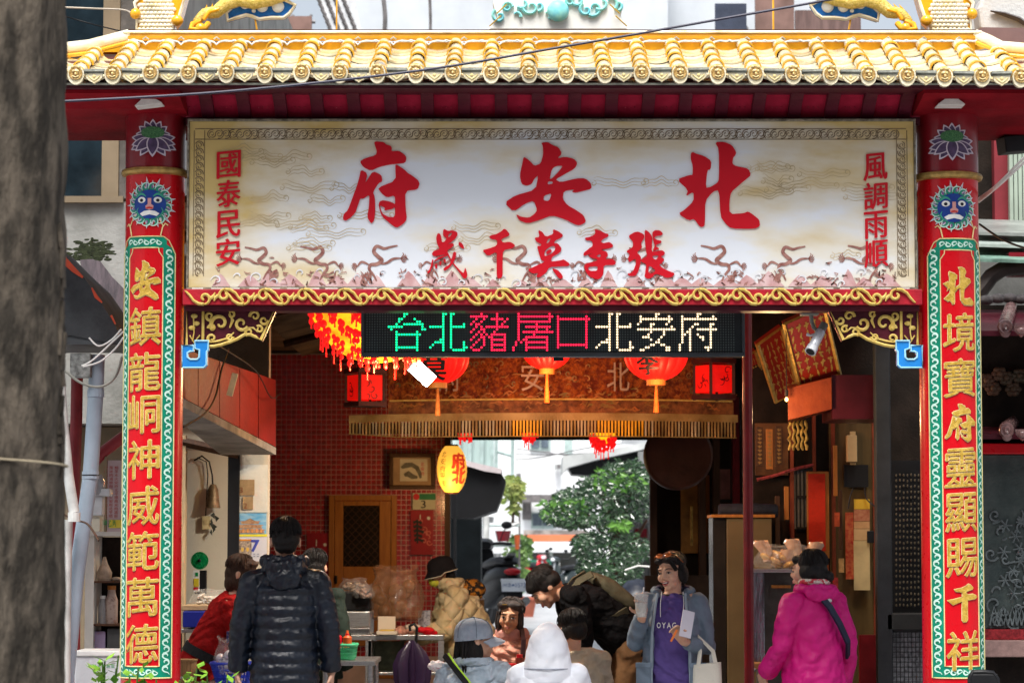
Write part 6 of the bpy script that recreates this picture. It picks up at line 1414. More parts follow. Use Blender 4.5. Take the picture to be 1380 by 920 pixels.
MB().b2((x0_,YG-.1,A(0,612).z),(x1_,YG+.3,A(0,598).z)).build('red_cornice',M_red,rt,bevel=.005)
MB().b2((x0_,YG,A(0,846).z),(x1_,YG+.1,A(0,613).z)).build('relief_slab',M_stone,rt)
b = MB(); rnd = random.Random(21); f = lambda u,v,d: Vector((A(u).x,YG-.003-d,A(0,v).z))
for i in range(34):
    u = rnd.uniform(1325,1390); v = rnd.uniform(690,842); b.tube([f(*p,.008) for p in spiral(u,v,rnd.uniform(5,14),1,rnd.uniform(0,6),rnd.uniform(4,9),12)],.007,5)
for i in range(12): u = 1322+6*i; b.tube([f(u,842,.01),f(u+6,822+rnd.uniform(-8,4),.012),f(u+12,842,.01)],.008,5)
for i in range(16): u = rnd.uniform(1340,1385); v = rnd.uniform(700,800); [b.tube([f(u,v,.01),f(u+9*cos(a),v+9*sin(a),.012)],.005,4) for a in (0,1,2,3,4,5)]
stuff(b.build('carved_relief',mat('worn_relief_edge',(.12,.145,.15),.35,var=.3,vs=20,bump=.3),rt,smooth=1))
b = MB()
for i in range(7):
    u = 1330+9*i; v = 510+12*sin(i*2); [b.ell(f(u+6*cos(a),v+6*sin(a),-.2),(.025,.02,.02),7,5) for a in (0,1.05,2.1,3.15,4.2,5.25)]; b.ell(f(u,v,-.18),(.02,.02,.02))
stuff(b.build('flower_relief',mat('dim_flower_relief',(.16,.08,.05),.5,col2=(.07,.06,.04),vs=9,bump=.3),rt,smooth=1))
MB().b2((x0_,YG-.04,A(0,861).z),(x1_,YG+.1,A(0,847).z)).build('red_mosaic_band',mat('red_band_mosaic',(.26,.02,.025),.4,var=.4,vs=60,bump=.2),rt); MB().b2((x0_,YG-.10,A(0,884).z),(x1_,YG+.15,A(0,861.5).z)).build('stone_ledge',mat('pinkish_stone',(.30,.19,.17),.6,var=.2,vs=20,bump=.2),rt,bevel=.006); MB().b2((x0_,YG+.05,0),(x1_,YG+.2,A(0,885).z)).build('base_wall',M_dark,rt)
# carved upper ridge and dark eaves
b = MB(); u = x0_
while u < 5: b.ell((u,YG+.2,A(0,402).z+.02*sin(u*9)),(.05,.04,.03),8,6); u += .07
stuff(b.build('carved_ridge',mat('grey_carving',(.10,.09,.09),.6,var=.4,vs=20,bump=.4),rt,smooth=1))
# roofs and walls above the shrine
o = thing('rear_tin_roof',P(1400,345,17.5),'grey green tin roofs overlapping behind the right column, above the shrine','roof'); 
for i,(y0,y1,m) in enumerate(((300,312,mat('grey_tin',(.30,.32,.30),.4,metal=.4,var=.3,vs=4,bump=.1)),(318,328,mat('pale_tin',(.45,.52,.48),.4,metal=.3,var=.3,vs=5,bump=.1)),(334,348,mat('green_tin',(.14,.24,.19),.5,var=.5,vs=8,bump=.2)))):
    a,b_ = P(1310,y1,17.2-.2*i),P(1480,y0,18.2-.2*i); MB().add([(a.x,a.y,a.z),(b_.x,a.y,a.z-.03),(b_.x,b_.y,b_.z),(a.x,b_.y,b_.z+.03),(a.x,a.y,a.z-.02),(b_.x,a.y,a.z-.05),(b_.x,b_.y,b_.z-.02),(a.x,b_.y,b_.z+.01)],[(0,1,2,3),(7,6,5,4),(0,4,5,1),(1,5,6,2),(2,6,7,3),(3,7,4,0)]).build('tin_sheet',m,o)
MB().tube([P(1318,396,16.9),P(1336,372,16.9),P(1352,362,16.9),P(1400,358,16.9)],.05,8).build('curved_eave',mat('brown_black_eave',(.06,.045,.04),.6,var=.3,bump=.2),o,smooth=1); MB().b2((P(1355,0,17.0).x,17.0,P(0,372,17).z),(P(1440,0,17).x,17.1,P(0,340,17).z)).build('red_drum',M_maroon,o)
rb = thing('right_building',P(1400,300,18.5),'red and pale green corrugated upper wall seen right of the right column','building')
card('dark_gap',1296,130,1341,320,18.7,M_dark,rb,t=.1); card('red_wall_strip',1341,130,1361,305,18.6,mat('dull_red_wall',(.24,.03,.04),.6,var=.15,vs=3,bump=.1),rb,t=.1)
b = MB(); 
for i in range(24): c = P(1363+6*i,250,18.5); b.b2((c.x-.012,18.5,3.6),(c.x+.012,18.56,4.45))
b.build('green_rib',mat('pale_green_sheet',(.36,.44,.36),.5,var=.1,bump=.05),rb); stuff(LAST[1]); card('green_sheet',1361,130,1520,305,18.57,MATS['pale_green_sheet'],rb,t=.06)
card('upper_block',1300,-420,1700,128,18.9,mat('pale_grey_render',(.45,.45,.43),.8,col2=(.28,.27,.26),lo=.45,hi=.75,vs=2,bump=.3),rb,t=2.0)
o = thing('wall_spotlight',P(1370,195,15.0),'black box spotlight on a bent bracket at the right edge under the eave','spotlight'); a = P(1372,195,15.0); MB().box(a,(.20,.14,.09),(0,R(-6),R(10))).build('lamp_box',M_black,o,bevel=.006); MB().tube([P(1352,190,15),P(1350,168,15),P(1375,160,15)],.006,6).build('bracket',M_black,o)
card('slab_soffit',1318,148,1440,172,15.8,mat('pinkish_grey_slab',(.35,.28,.28),.8,var=.3,vs=5,bump=.2),rb,t=.5)
o = thing('plain_signboard',P(1345,66,15.2),'mauve brown oval ended board above the right end of the tiled roof','board')
f = lambda u,v,d: P(u,v,15.2)+V3(0,-d,0); MB().prism([(1318,40),(1324,37),(1440,39),(1440,68),(1360,64),(1332,58),(1320,48)],f,.0,-.05).build('board_panel',mat('mauve_brown',(.19,.12,.12),.6,var=.15,vs=4,bump=.1),o)
o = thing('cement_finial',P(1350,40,15.5),'pale weathered cement ridge piece with a dark streak at the top right corner','finial'); f = lambda u,v,d: P(u,v,15.5)+V3(0,-d,0)
MB().prism([(1322,40),(1318,12),(1324,-6),(1440,-10),(1440,42)],f,0,-.2).build('cement_block',mat('bleached_cement',(.62,.62,.60),.9,col2=(.35,.34,.33),lo=.55,hi=.75,vs=6,bump=.4),o,bevel=.02); MB().tube([f(1334,16,.02),f(1352,20,.02),f(1372,27,.02),f(1385,36,.02)],[.01,.03,.035,.03],8,flat=.4).build('dark_streak',mat('soot_streak',(.12,.11,.11),.9,bump=.3),o,smooth=1)
o = thing('chair',P(1325,960,13.8),'black plastic chair back poking up before the foot of the right column','chair'); c = P(1324,930,13.8)
MB().tube([P(1307,940,13.8),P(1307,912,13.8),P(1311,905,13.8),P(1325,904.5,13.8),P(1338,906,13.8),P(1344,914,13.8),P(1346,940,13.8)],.012,8).build('back_frame',M_black,o,smooth=1); a,b_ = P(1308,945,13.79),P(1345,907,13.79); MB().b2((a.x,13.79,a.z),(b_.x,13.815,b_.z)).build('backrest',M_black,o,bevel=.008)
MB().b2((a.x-.01,13.45,.44),(b_.x+.01,13.8,.48)).build('seat',M_black,o,bevel=.01)
for x_,y_ in ((a.x,13.47),(b_.x,13.47),(a.x,13.8),(b_.x,13.8)): MB().cyl((x_,y_,0),(x_,y_,.44 if y_ < 13.6 else .78),.011,n=8).build('leg',M_black,o,smooth=1)

# ================================================================ ABOVE AND BEHIND THE ROOF
YR2 = 34.0; A = lambda px,py=0: P(px,py,YR2)
rb = thing('rear_building',A(740,40),'pale weathered building rising behind the roof ridge with brown and black windows','building'); M_pw = mat('pale_blue_wall',(.58,.62,.66),.8,var=.08,vs=1.5,bump=.1)
MB().b2((A(455).x,YR2,5.0),(A(900).x,YR2+4,9.2)).build('pale_wall',M_pw,rb); MB().b2((A(900).x+.01,YR2+.5,5.0),(A(1130).x,YR2+4,9.0)).build('pale_wall',M_pw,rb)
M_bwn = mat('brown_window',(.20,.12,.10),.4,var=.3,vs=3,bump=.05); M_gw = mat('grey_roof_void',(.15,.14,.14),.7,var=.3,bump=.2)
for px0,px1,py0,py1,m,n_ in ((300,345,18,48,M_gw,'grey_void'),(345,420,22,48,M_bwn,'brown_window'),(964,1006,5,48,mat('slate_window',(.05,.06,.09),.3,var=.2,bump=.1),'black_window'),(1018,1070,-10,36,M_bwn,'brown_window'),(1072,1160,14,48,mat('brown_boarding',(.16,.10,.09),.6,var=.3,vs=2,stretch=(8,1,1),bump=.2),'boarding')): card(n_,px0,py0,px1,py1+10,YR2-.1,m,rb,t=.08)
b = MB()
for px0,px1 in ((375,355),(395,380),(420,400),(350,372)): b.tube([A(px0,20),A(px1,46)],.02,5)
b.tube([A(345,28),A(425,30)],.025,5); b.tube([A(985,8),A(1008,40)],.018,5); b.tube([A(1035,14),A(1068,32)],.02,5)
for py in (0,12,24): b.tube([A(1018,py),A(1070,py)],.008,4)
for px in (1030,1043,1056): b.tube([A(px+4,-10),A(px-6,36)],.008,4)
stuff(b.build('glazing_bar',mat('grey_bar',(.25,.25,.26),.5,bump=0),rb))
for v_,px0 in ((0,432),(1,245)):
    o = thing('lattice_panel',A(px0,45),['white slatted screen leaning behind the roof ridge right of the left dragon','white slatted screen behind the left yellow ornament block'][v_],'screen'); f = lambda u,v,d: P(u,v,YR2-.6)+V3(0,-d,0)
    w = 56 if v_ == 0 else 40
    MB().prism([(px0-12,-20),(px0+w-14,-20),(px0+w,46),(px0+12,46)],f,0,-.1).build('screen_sheet',mat('white_screen',(.66,.68,.70),.6,bump=.05),o)
    for i in range(4):
        for j in range(7): u = px0-8+i*(w/5)+j*3.2; v = -8+j*8; MB().tube([f(u,v-3,.012),f(u+5,v+5,.012)],.022,4).build('slat_gap',M_gw,o)
wire('antenna_cable',[A(517,0),A(519,22),A(518,45)],.03,M_gw,'grey vertical cable on the pale rear building left of the turquoise ornament','cable'); wire('antenna_cable',[A(579,-4),A(580,20),A(580,40)],.02,M_gw,'second vertical cable on the pale rear building nearer the turquoise ornament','cable')

# ================================================================ ALLEY BEYOND
AS = MB(); xs = (-8,10); prof = [(22,.006),(24,.02),(40,.4),(180,.42)]
AS.add([(x_,y_,z_) for y_,z_ in prof for x_ in xs],[(2*i,2*i+1,2*i+3,2*i+2) for i in range(3)]); struct(AS.build('alley_pavement',mat('pale_wet_paving',(.36,.37,.38),.35,col2=(.48,.49,.50),vs=.8,bump=.2,bs=30)))
def AP(px,py,Y): return P(px,py,Y)
far = thing('white_house',AP(740,700,95),'white far house with green trimmed windows at the end of the alley','house'); M_wh = mat('bright_white_wall',(.80,.82,.83),.7,var=.04,bump=.05)
a,b_ = AP(560,760,95),AP(905,500,95); MB().b2((a.x,95,.4),(b_.x,99,b_.z)).build('white_wall',M_wh,far); M_gt = mat('grey_green_trim',(.36,.46,.44),.6,bump=0); M_wg = mat('grey_blue_glass',(.10,.13,.16),.2,var=.3,bump=0)
for px0,px1,py0,py1 in ((714,742,575,607),(716,746,690,712)):
    card('window_frame',px0,py0,px1,py1,94.9,M_gt,far,t=.1); card('window_pane',px0+2,py0+2,(px0+px1)/2-1,py1-4,94.85,M_wg,far,t=.04); card('window_pane',(px0+px1)/2+1,py0+2,px1-3,py1-4,94.85,M_wg,far,t=.04)
card('green_pilaster',761,560,771,628,94.9,M_gt,far,t=.1); card('dark_eave',700,666,762,676,93.5,M_gw,far,t=1.2); card('dark_opening',704,676,716,700,94.8,M_gw,far,t=.1); card('rubble_ledge',706,714,792,722,92.5,mat('rubble_grey',(.25,.22,.2),.9,var=.5,vs=3,bump=.5),far,t=1)
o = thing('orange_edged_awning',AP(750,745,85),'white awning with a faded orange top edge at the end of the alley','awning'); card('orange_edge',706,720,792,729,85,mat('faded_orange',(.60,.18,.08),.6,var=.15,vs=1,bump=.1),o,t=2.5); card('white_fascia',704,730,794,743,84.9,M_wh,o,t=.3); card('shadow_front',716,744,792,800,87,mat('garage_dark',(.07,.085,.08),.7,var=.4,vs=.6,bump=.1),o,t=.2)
for px in (704,742,778): MB().b2((AP(px,0,86).x-.05,86,.4),(AP(px,0,86).x+.05,86.1,1.7)).build('awning_post',M_gt,o)
o = thing('green_railing',AP(722,798,80),'low green metal railing beside the far red scooter','railing'); M_gr = mat('railing_green',(.03,.16,.10),.5,bump=0)
for i in range(9): c = AP(706+5*i,0,80); MB().cyl((c.x,80,.4),(c.x,80,1.35),.03,n=6).build('baluster',M_gr,o)
for z_ in (.55,1.3): MB().b2((AP(703,0,80).x,79.97,z_),(AP(750,0,80).x,80.03,z_+.06)).build('rail',M_gr,o)
for k,(y0,y1) in enumerate(((596,612),(604,606),(612,598))): wire('alley_wire',[P(600,y0,70),P(700,y0+9-k,66),P(800,y1+4,62),P(890,y1-6,60)],.014,M_gw,['upper','middle','lower'][k]+' of three slack wires crossing the bright gap at the end of the alley','wire')
for k,(px,py,w,h) in enumerate(((698,640,9,7),(752,628,9,7),(775,690,10,8))):
    o = thing('air_conditioner',P(px,py+h,92),['air conditioner box on the white far house, left of its dark eave','air conditioner box high on the white far house beside the green pilaster','air conditioner box low on the white far house behind the tree'][k],'air conditioner'); card('unit_case',px-w/2,py-h/2,px+w/2,py+h/2,94.4,mat('ac_grey',(.42,.44,.44),.5,bump=0),o,t=.5,bevel=.02); MB().lathe(P(px+w*.12,py,94.38),[(0,0),(h*.36/39,0),(h*.36/39,.02)],14,'Y').build('fan_grille',M_gw,o)
# left side of alley
al = thing('alley_shed',AP(640,850,34),'black shed with a sagging awning edged in pale pink on the left of the alley','shed'); f = lambda u,v,d: P(u,v,33)+V3(0,-d,0)
MB().prism([(560,622),(628,628),(655,634),(676,642),(682,652),(677,672),(670,690),(640,700),(560,700)],f,1.5,0).build('awning_mass',M_black,al); MB().prism([(560,615),(600,618),(630,626),(660,633),(677,637),(676,643),(655,640),(628,632),(560,622)],f,1.6,-.2).build('pink_edge',mat('pale_pink_edge',(.62,.55,.56),.5,var=.15,vs=4,bump=.05),al)
a,b_ = P(560,900,33.5),P(648,690,33.5); MB().b2((a.x,33.5,0),(b_.x,35,b_.z)).build('dark_front',mat('blue_black_front',(.015,.022,.026),.6,var=.5,vs=2,bump=.1),al); MB().b2((P(612,0,30).x,30,0),(P(616,0,30).x,30.1,2.6)).build('front_post',M_black,al)
ub = thing('green_clad_building',AP(640,600,50),'pale green metal clad balcony building above the black shed','building'); M_gc = mat('pale_aqua_clad',(.50,.62,.60),.5,var=.12,vs=1,stretch=(6,6,.3),bump=.1)
a,b_ = P(560,628,50),P(664,480,50); MB().b2((a.x,50,a.z),(b_.x,54,b_.z)).build('clad_wall',M_gc,ub); 
for px in (620,634,650,664): c = P(px,0,49.9); MB().b2((c.x-.03,49.85,a.z),(c.x+.03,49.99,b_.z)).build('clad_joint',M_gt,ub)
for px in (668,690): MB().tube([P(px,680,48),P(px+1,580,48)],.035,6).build('frame_tube',M_gt,ub)
MB().tube([P(668,608,48),P(690,614,48)],.03,6).build('frame_tube',M_gt,ub); MB().b2((P(560,0,56).x,56,0),(P(695,0,56).x,60,8)).build('rear_wall',M_wh,ub)
def foliage(name,clumps,n,Y,size,m,parent,seed,dy=1.0,thin=.3):
    b = MB(); rnd = random.Random(seed)
    for i in range(n):
        cx_,cy_,rx_,ry_ = rnd.choice(clumps); a = rnd.uniform(0,6.28); r = math.sqrt(rnd.random()); p = P(cx_+rx_*r*cos(a),cy_+ry_*r*sin(a),Y+rnd.uniform(-dy,dy))
        L_ = size*rnd.uniform(.6,1.3); th = rnd.uniform(0,6.28); d = Vector((cos(th),rnd.uniform(-.6,.6),sin(th)*.6-.35)).normalized(); u = d.cross(Vector((rnd.uniform(-1,1),-1,rnd.uniform(-.2,1)))).normalized()*L_*thin
        q = d.cross(u).normalized()*L_*.08; b.add([p,p+d*L_*.45+u-q,p+d*L_,p+d*L_*.45-u-q,p+d*L_*.5+q*.4],[(0,1,4),(1,2,4),(2,3,4),(3,0,4)])
    return b.build(name,m,parent,fixn=False)
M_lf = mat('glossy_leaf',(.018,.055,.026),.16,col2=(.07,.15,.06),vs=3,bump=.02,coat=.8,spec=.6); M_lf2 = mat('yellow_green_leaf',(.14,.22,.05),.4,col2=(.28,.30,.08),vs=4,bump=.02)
tr = thing('lane_tree',P(828,820,36),'lush glossy leaved small tree leaning over the alley on its right side','tree')
MB().tube([P(836,850,36),P(832,790,36),P(828,740,36),P(834,700,36),P(826,660,36)],[.10,.09,.08,.06,.04],10).build('trunk',M_dwood,tr,smooth=1)
for pts in (((828,740),(800,700),(780,680)),((834,705),(850,670),(862,640)),((830,720),(812,668),(800,650)),((826,760),(860,720),(872,700))): MB().tube([P(u,v,36) for u,v in pts],[.05,.03,.015],8).build('limb',M_dwood,tr,smooth=1)
CL = [(845,635,34,16),(815,655,36,18),(775,672,30,16),(750,690,20,14),(800,690,40,18),(845,680,30,26),(820,730,34,22),(850,740,24,22),(790,735,18,18),(835,770,30,18),(800,765,22,16),(775,700,28,10),(868,650,12,18)]
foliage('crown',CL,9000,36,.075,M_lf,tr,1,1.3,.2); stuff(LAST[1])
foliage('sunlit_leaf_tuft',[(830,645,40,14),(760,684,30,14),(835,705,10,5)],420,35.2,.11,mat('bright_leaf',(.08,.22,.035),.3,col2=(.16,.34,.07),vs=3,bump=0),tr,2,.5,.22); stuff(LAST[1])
def shrub(px,py,rx,ry,Y,n,m,lab,seed,size=.12,nm='shrub'):
    o = thing(nm,P(px,py+ry,Y),lab,'shrub'); foliage('foliage',[(px,py,rx,ry),(px+rx*.3,py-ry*.4,rx*.7,ry*.5)],n,Y,size,m,o,seed,.5); stuff(LAST[1]); MB().tube([P(px,py+ry+14,Y),P(px+2,py,Y)],.025,6).build('stem',M_dwood,o)
shrub(691,668,11,22,44,260,M_lf2,'pale yellow green creeper trailing from the upper balcony frame',3); shrub(688,655,8,14,45,120,M_lf2,'sparse creeper tuft hanging above the larger creeper',7)
shrub(698,745,16,26,52,460,mat('mid_leaf',(.05,.12,.03),.4,col2=(.16,.26,.07),vs=4,bump=0),'bushy potted shrub behind the black scooter',4); shrub(702,780,8,18,54,120,MATS['mid_leaf'],'thin lower shrub beside the terracotta pot',8)
o = thing('plant_pot',P(710,812,50),'square terracotta pot on the alley pavement behind the black scooter','pot'); c = P(711,800,50); MB().rings([[V3(c.x+sx*r,50+sy*r,z_) for sx,sy in ((-1,-1),(1,-1),(1,1),(-1,1))] for r,z_ in ((.10,.4),(.16,.72))]).build('pot_body',mat('terracotta',(.34,.10,.06),.7,var=.2,bump=.1),o); MB().box((c.x,50,.74),(.38,.38,.05)).build('pot_rim',MATS['terracotta'],o)
# clutter rack on the left of the alley
o = thing('clutter_rack',P(665,830,47),'metal rack crammed with basins, pipes and a red brown tub left of the scooter','rack'); rnd = random.Random(6)
for px in (652,700): MB().cyl(P(px,830,47),P(px,690,47),.02,n=6).build('upright',M_gw,o)
for py in (708,735,765): MB().tube([P(650,py,47),P(702,py,47)],.02,6).build('shelf_rail',M_gt,o)
for px,py,rx_,rz_,m,nm in ((678,722,.14,.09,M_maroon,'red_tub'),(668,750,.10,.06,M_steel,'basin'),(690,705,.10,.03,M_white,'plate'),(662,700,.05,.05,M_steel,'pan'),(688,752,.09,.05,M_black,'pan'),(656,772,.08,.08,M_steel,'pot'),(674,776,.10,.05,M_white,'basin'),(697,730,.05,.12,mat('orange_plastic',(.5,.1,.03),.5,bump=.05),'orange_bucket')): MB().lathe(P(px,py,46.8),[(0,-rz_),(rx_*.7,-rz_),(rx_,rz_),(rx_*.92,rz_),(rx_*.6,-rz_*.7),(0,-rz_*.7)],14).build(nm,m,o,smooth=1)
MB().tube([P(656,695,46.7),P(655,725,46.7),P(654,745,46.7)],.05,8).build('white_pipe',M_pvw,o); MB().tube([P(680,712,46.6),P(700,704,46.6)],.03,6).build('pale_bar',M_pvw,o)
# right side: rooty rock wall, pale roof
o = thing('root_wall',P(865,850,37),'grey wall overgrown with hanging roots on the right of the alley','wall'); a,b_ = P(838,900,38),P(905,655,38); MB().b2((a.x,38,0),(b_.x+1,40,b_.z)).build('rock_face',mat('root_grey',(.10,.10,.095),.8,var=.6,vs=5,stretch=(3,3,.5),bump=1),o); b = MB(); rnd = random.Random(14)
for i in range(60): u = rnd.uniform(838,882); v = rnd.uniform(658,720); b.tube([P(u,v,37.9),P(u+rnd.uniform(-4,4),v+20,37.85),P(u+rnd.uniform(-6,6),v+45,37.9)],.02,5)
stuff(b.build('hanging_root',mat('pale_root',(.30,.30,.29),.7,var=.3,bump=.3),o)); card('red_box',856,712,872,745,37.7,M_maroon,o,t=.2)
o = thing('grey_lean_to',P(820,640,46),'pale lean to roof with black void beneath on the upper right of the alley','roof'); f = lambda u,v,d: P(u,v,46)+V3(0,-d,0); MB().prism([(757,617),(800,612),(880,596),(880,604),(800,622),(764,632),(756,640)],f,1,-.5).build('pale_roof',mat('weathered_pale_roof',(.55,.57,.56),.6,var=.2,vs=2,bump=.1),o); MB().prism([(766,632),(800,623),(880,606),(880,636),(800,642),(770,640)],f,.4,-.5).build('black_void',M_black,o); card('white_post',860,608,872,650,45.4,M_white,o,t=.1)
card('grey_upper_wall',838,560,880,598,48,mat('grey_pane_wall',(.42,.44,.46),.6,var=.2,vs=3,bump=.1),o,t=.2)
o = thing('covered_scooter',P(862,815,30),'scooter wrapped in a shiny dark blue cover parked under the roots on the right','scooter'); b = MB(); rnd = random.Random(8)
rg = []
for i in range(9):
    t = i/8; cx_ = P(838+58*t,800,30); hz_ = .35+.13*sin(t*3.1); top = 1.30-.25*abs(t-.35)
    rg.append([Vector((cx_.x+rnd.uniform(-.01,.01),30+.30*cos(a),.12+.0+(top-.12)*(.5+.5*sin(a))+rnd.uniform(-.02,.02))) for a in [k*.5236 for k in range(12)]])
b.rings(rg).build('cover_sheet',mat('shiny_navy_cover',(.010,.013,.024),.35,col2=(.04,.05,.08),lo=.5,hi=.7,vs=7,bump=1.,bs=9),o,smooth=1); b = MB()
MB().tube([P(842,768,29.6),P(860,762,29.6),P(885,764,29.6)],.012,6).build('cover_strap',M_white,o)

# ================================================================ SCOOTERS
def wheel(o,c,r,m=M_black,ax='X'):
    w = MB().lathe(c,[(r*.62,-.05),(r*.85,-.055),(r,-.03),(r*1.02,0),(r,.03),(r*.85,.055),(r*.62,.05),(r*.62,-.05)],24,'X' if ax == 'X' else 'Y').build('wheel',m,o,smooth=1)
    b = MB(); 
    for i in range(5): a = i*1.2566; b.tube([c,c+(Vector((0,cos(a),sin(a))) if ax == 'X' else Vector((cos(a),0,sin(a))))*r*.62],.014,5)
    b.tube([c+V3(-.04,0,0),c+V3(.04,0,0)],.04,10); q = b.build('rim',M_steel,o); stuff(q)
def scooter(px,Y,s,m,rz,lab,plate=False,gz=.4):
    c = P(px,800,Y); o = thing('scooter',(c.x,Y,gz),lab,'scooter',rz=rz)   # local: rear towards -y
    o.scale = (s,s,s)
    def V(x,y,z): return V3(x,y,z)
    def bd(mb,n,mm,sm=True,bev=0): return mb.build(n,mm,o,smooth=sm,local=1,bevel=bev)
    for y_ in (-.55,.68):
        bd(MB().lathe(V(0,y_,.23),[(.15,-.045),(.20,-.05),(.235,-.02),(.235,.02),(.20,.05),(.15,.045),(.15,-.045)],22,'X'),'wheel',M_black); b = MB()
        for i in range(5): a = i*1.2566; b.tube([V(0,y_,.23),V(0,y_+.15*cos(a),.23+.15*sin(a))],.014,5)
        b.tube([V(-.05,y_,.23),V(.05,y_,.23)],.035,10); stuff(bd(b,'rim',M_steel))
    sec = lambda y,w,z0,z1: [V(w*math.copysign(abs(cos(a))**.7,cos(a)),y,(z0+z1)/2+(z1-z0)/2*math.copysign(abs(sin(a))**.7,sin(a))) for a in [k*pi/8 for k in range(16)]]
    bd(MB().rings([sec(-.82,.05,.62,.70),sec(-.76,.11,.50,.74),sec(-.55,.16,.42,.76),sec(-.2,.17,.32,.72),sec(.05,.15,.25,.55),sec(.12,.13,.25,.42)]),'rear_body',m)
    bd(MB().rings([sec(-.72,.09,.75,.79),sec(-.6,.14,.75,.85),sec(-.3,.15,.72,.84),sec(0,.13,.70,.80),sec(.08,.08,.70,.76)]),'seat',M_black)
    bd(MB().box(V(0,.28,.30),(.30,.42,.07)),'footboard',M_black,False,.02)
    bd(MB().rings([sec(.46,.15,.25,.34),sec(.52,.17,.30,.62),sec(.50,.18,.55,.84),sec(.44,.13,.80,.95)]),'leg_shield',m)
    bd(MB().rings([sec(.56,.05,.42,.48),sec(.68,.10,.44,.53),sec(.86,.06,.34,.46)]),'front_fender',m)
    bd(MB().tube([V(0,.68,.23),V(0,.60,.55),V(0,.46,.98)],.03,8),'fork',M_steel)
    bd(MB().rings([sec(.36,.08,.93,1.02),sec(.46,.14,.90,1.06),sec(.58,.09,.92,1.02)]),'handlebar_cowl',m)
    bd(MB().ell(V(0,.60,.98),(.07,.03,.045)),'headlight',mat('headlight_glass',(.6,.62,.65),.1,bump=0))
    for s_ in (-1,1):
        bd(MB().tube([V(s_*.06,.45,.99),V(s_*.22,.42,1.0),V(s_*.33,.36,.99)],.018,8),'grip',M_black)
        bd(MB().tube([V(s_*.20,.44,1.0),V(s_*.24,.42,1.12),V(s_*.27,.40,1.18)],.007,5),'mirror_stalk',M_black); bd(MB().ell(V(s_*.28,.40,1.21),(.065,.02,.045)),'mirror',M_black)
    bd(MB().ell(V(0,-.82,.68),(.10,.03,.04)),'tail_light',mat('tail_red',(.45,.01,.015),.2,bump=0,coat=.5)); bd(MB().rings([sec(-.60,.06,.80,.83),sec(-.80,.05,.86,.89)]),'grab_rail',M_steel)
    bd(MB().box(V(0,-.86,.50),(.20,.02,.24),(R(-18),0,0)),'rear_mudguard',M_black,False,.01)
    if plate:
        p = bd(MB().box(V(0,-.895,.53),(.30,.006,.15),(R(-18),0,0)),'licence_plate',mat('plate_white',(.70,.74,.78),.5,bump=0),False,.003)
        b = MB(); q = Matrix.Rotation(R(-18),3,'X'); f = lambda u,v,d: V(0,-.895,.53)+q @ V(u,-.004-d,v); text_line(b,'MCB·0573',0,0,.09,f,.001,step=.034); bd(b,'plate_writing',mat('plate_blue',(.05,.12,.30),.5,bump=0),False)
    bd(MB().tube([V(.14,-.2,.28),V(.16,-.6,.30),V(.17,-.80,.36)],[.03,.05,.045],10),'exhaust',M_steel)
    return o
scooter(664,41,1.3,mat('black_gloss',(.005,.005,.006),.5,spec=.15,var=.2,bump=0,coat=.3),R(16),'black scooter seen from behind with white licence plate, left side of the alley',True)
scooter(640,45.5,1.1,mat('grey_gloss',(.16,.18,.19),.2,var=.2,bump=0,coat=.8),R(25),'grey scooter parked left of the black scooter, mostly hidden behind the yellow jacket')
scooter(722,78,1.05,mat('red_gloss',(.50,.01,.02),.15,var=.1,bump=0,coat=.8),R(200),'red and white scooter parked far down the alley by the green railing')
scooter(760,72,1.0,mat('teal_black_gloss',(.02,.03,.03),.2,bump=0,coat=.8),R(150),'dark scooter far down the alley behind the bending man')
# street blocks added, mostly unseen, so that the light falls from above
o = thing('street_house',(0,-7,0),'tall grey street house across the road, unseen behind the viewer','building'); MB().b2((-16,-9,0),(16,-7,15)).build('facade',mat('grey_render',(.30,.29,.27),.8,var=.2,vs=.5,bump=.2),o)
for i in range(9):
    for j in range(4): MB().b2((-14+3.2*i,-6.99,2+3*j),(-12.4+3.2*i,-6.95,3.6+3*j)).build('window',M_wg,o)
o = thing('left_street_block',(-8,20,0),'grey block added to wall the lane on its left, behind the shop','building'); MB().b2((-9,17.6,0),(-2.5,33,7.5)).build('block_wall',M_conc,o)
o = thing('right_street_block',(8,20,0),'grey block added to wall the lane on its right, behind the shrine','building'); MB().b2((3.05,19.3,0),(9,34,4.35)).build('block_wall',M_conc,o)
# ================================================================ PEOPLE
TXC = {}
def ctex(sc):
    if sc not in TXC: t = bpy.data.textures.new('folds','CLOUDS'); t.noise_scale = sc; t.noise_depth = 2; TXC[sc] = t
    return TXC[sc]
def skin_over(mb,name,m,parent,vox=.008,sm=4,disp=0,dsc=.06,flat=0,crease=0):
    o = mb.build(name,m,parent,smooth=1,local=1)
    r = o.modifiers.new('r','REMESH'); r.mode = 'VOXEL'; r.voxel_size = vox; r.use_smooth_shade = not flat
    if sm: s = o.modifiers.new('s','SMOOTH'); s.iterations = sm; s.factor = .5
    if crease:
        if 'm' not in TXC: t = TXC['m'] = bpy.data.textures.new('creases','MARBLE'); t.noise_scale = .16; t.turbulence = 9; t.marble_type = 'SHARP'; t.noise_depth = 2
        d = o.modifiers.new('c','DISPLACE'); d.texture = TXC['m']; d.strength = crease; d.mid_level = .5
    if disp: d = o.modifiers.new('d','DISPLACE'); d.texture = ctex(dsc); d.strength = disp; d.mid_level = .5
    return o
V = lambda x,y,z: V3(x,y,z)
def cap_(b,p,q,r,s=None,n=12):
    s = r if s is None else s; p,q = Vector(p),Vector(q)
    b.tube([p,p.lerp(q,.5),q],[r,(r+s)/2,s],n); b.ell(p,r,n,8); b.ell(q,s,n,8); return b
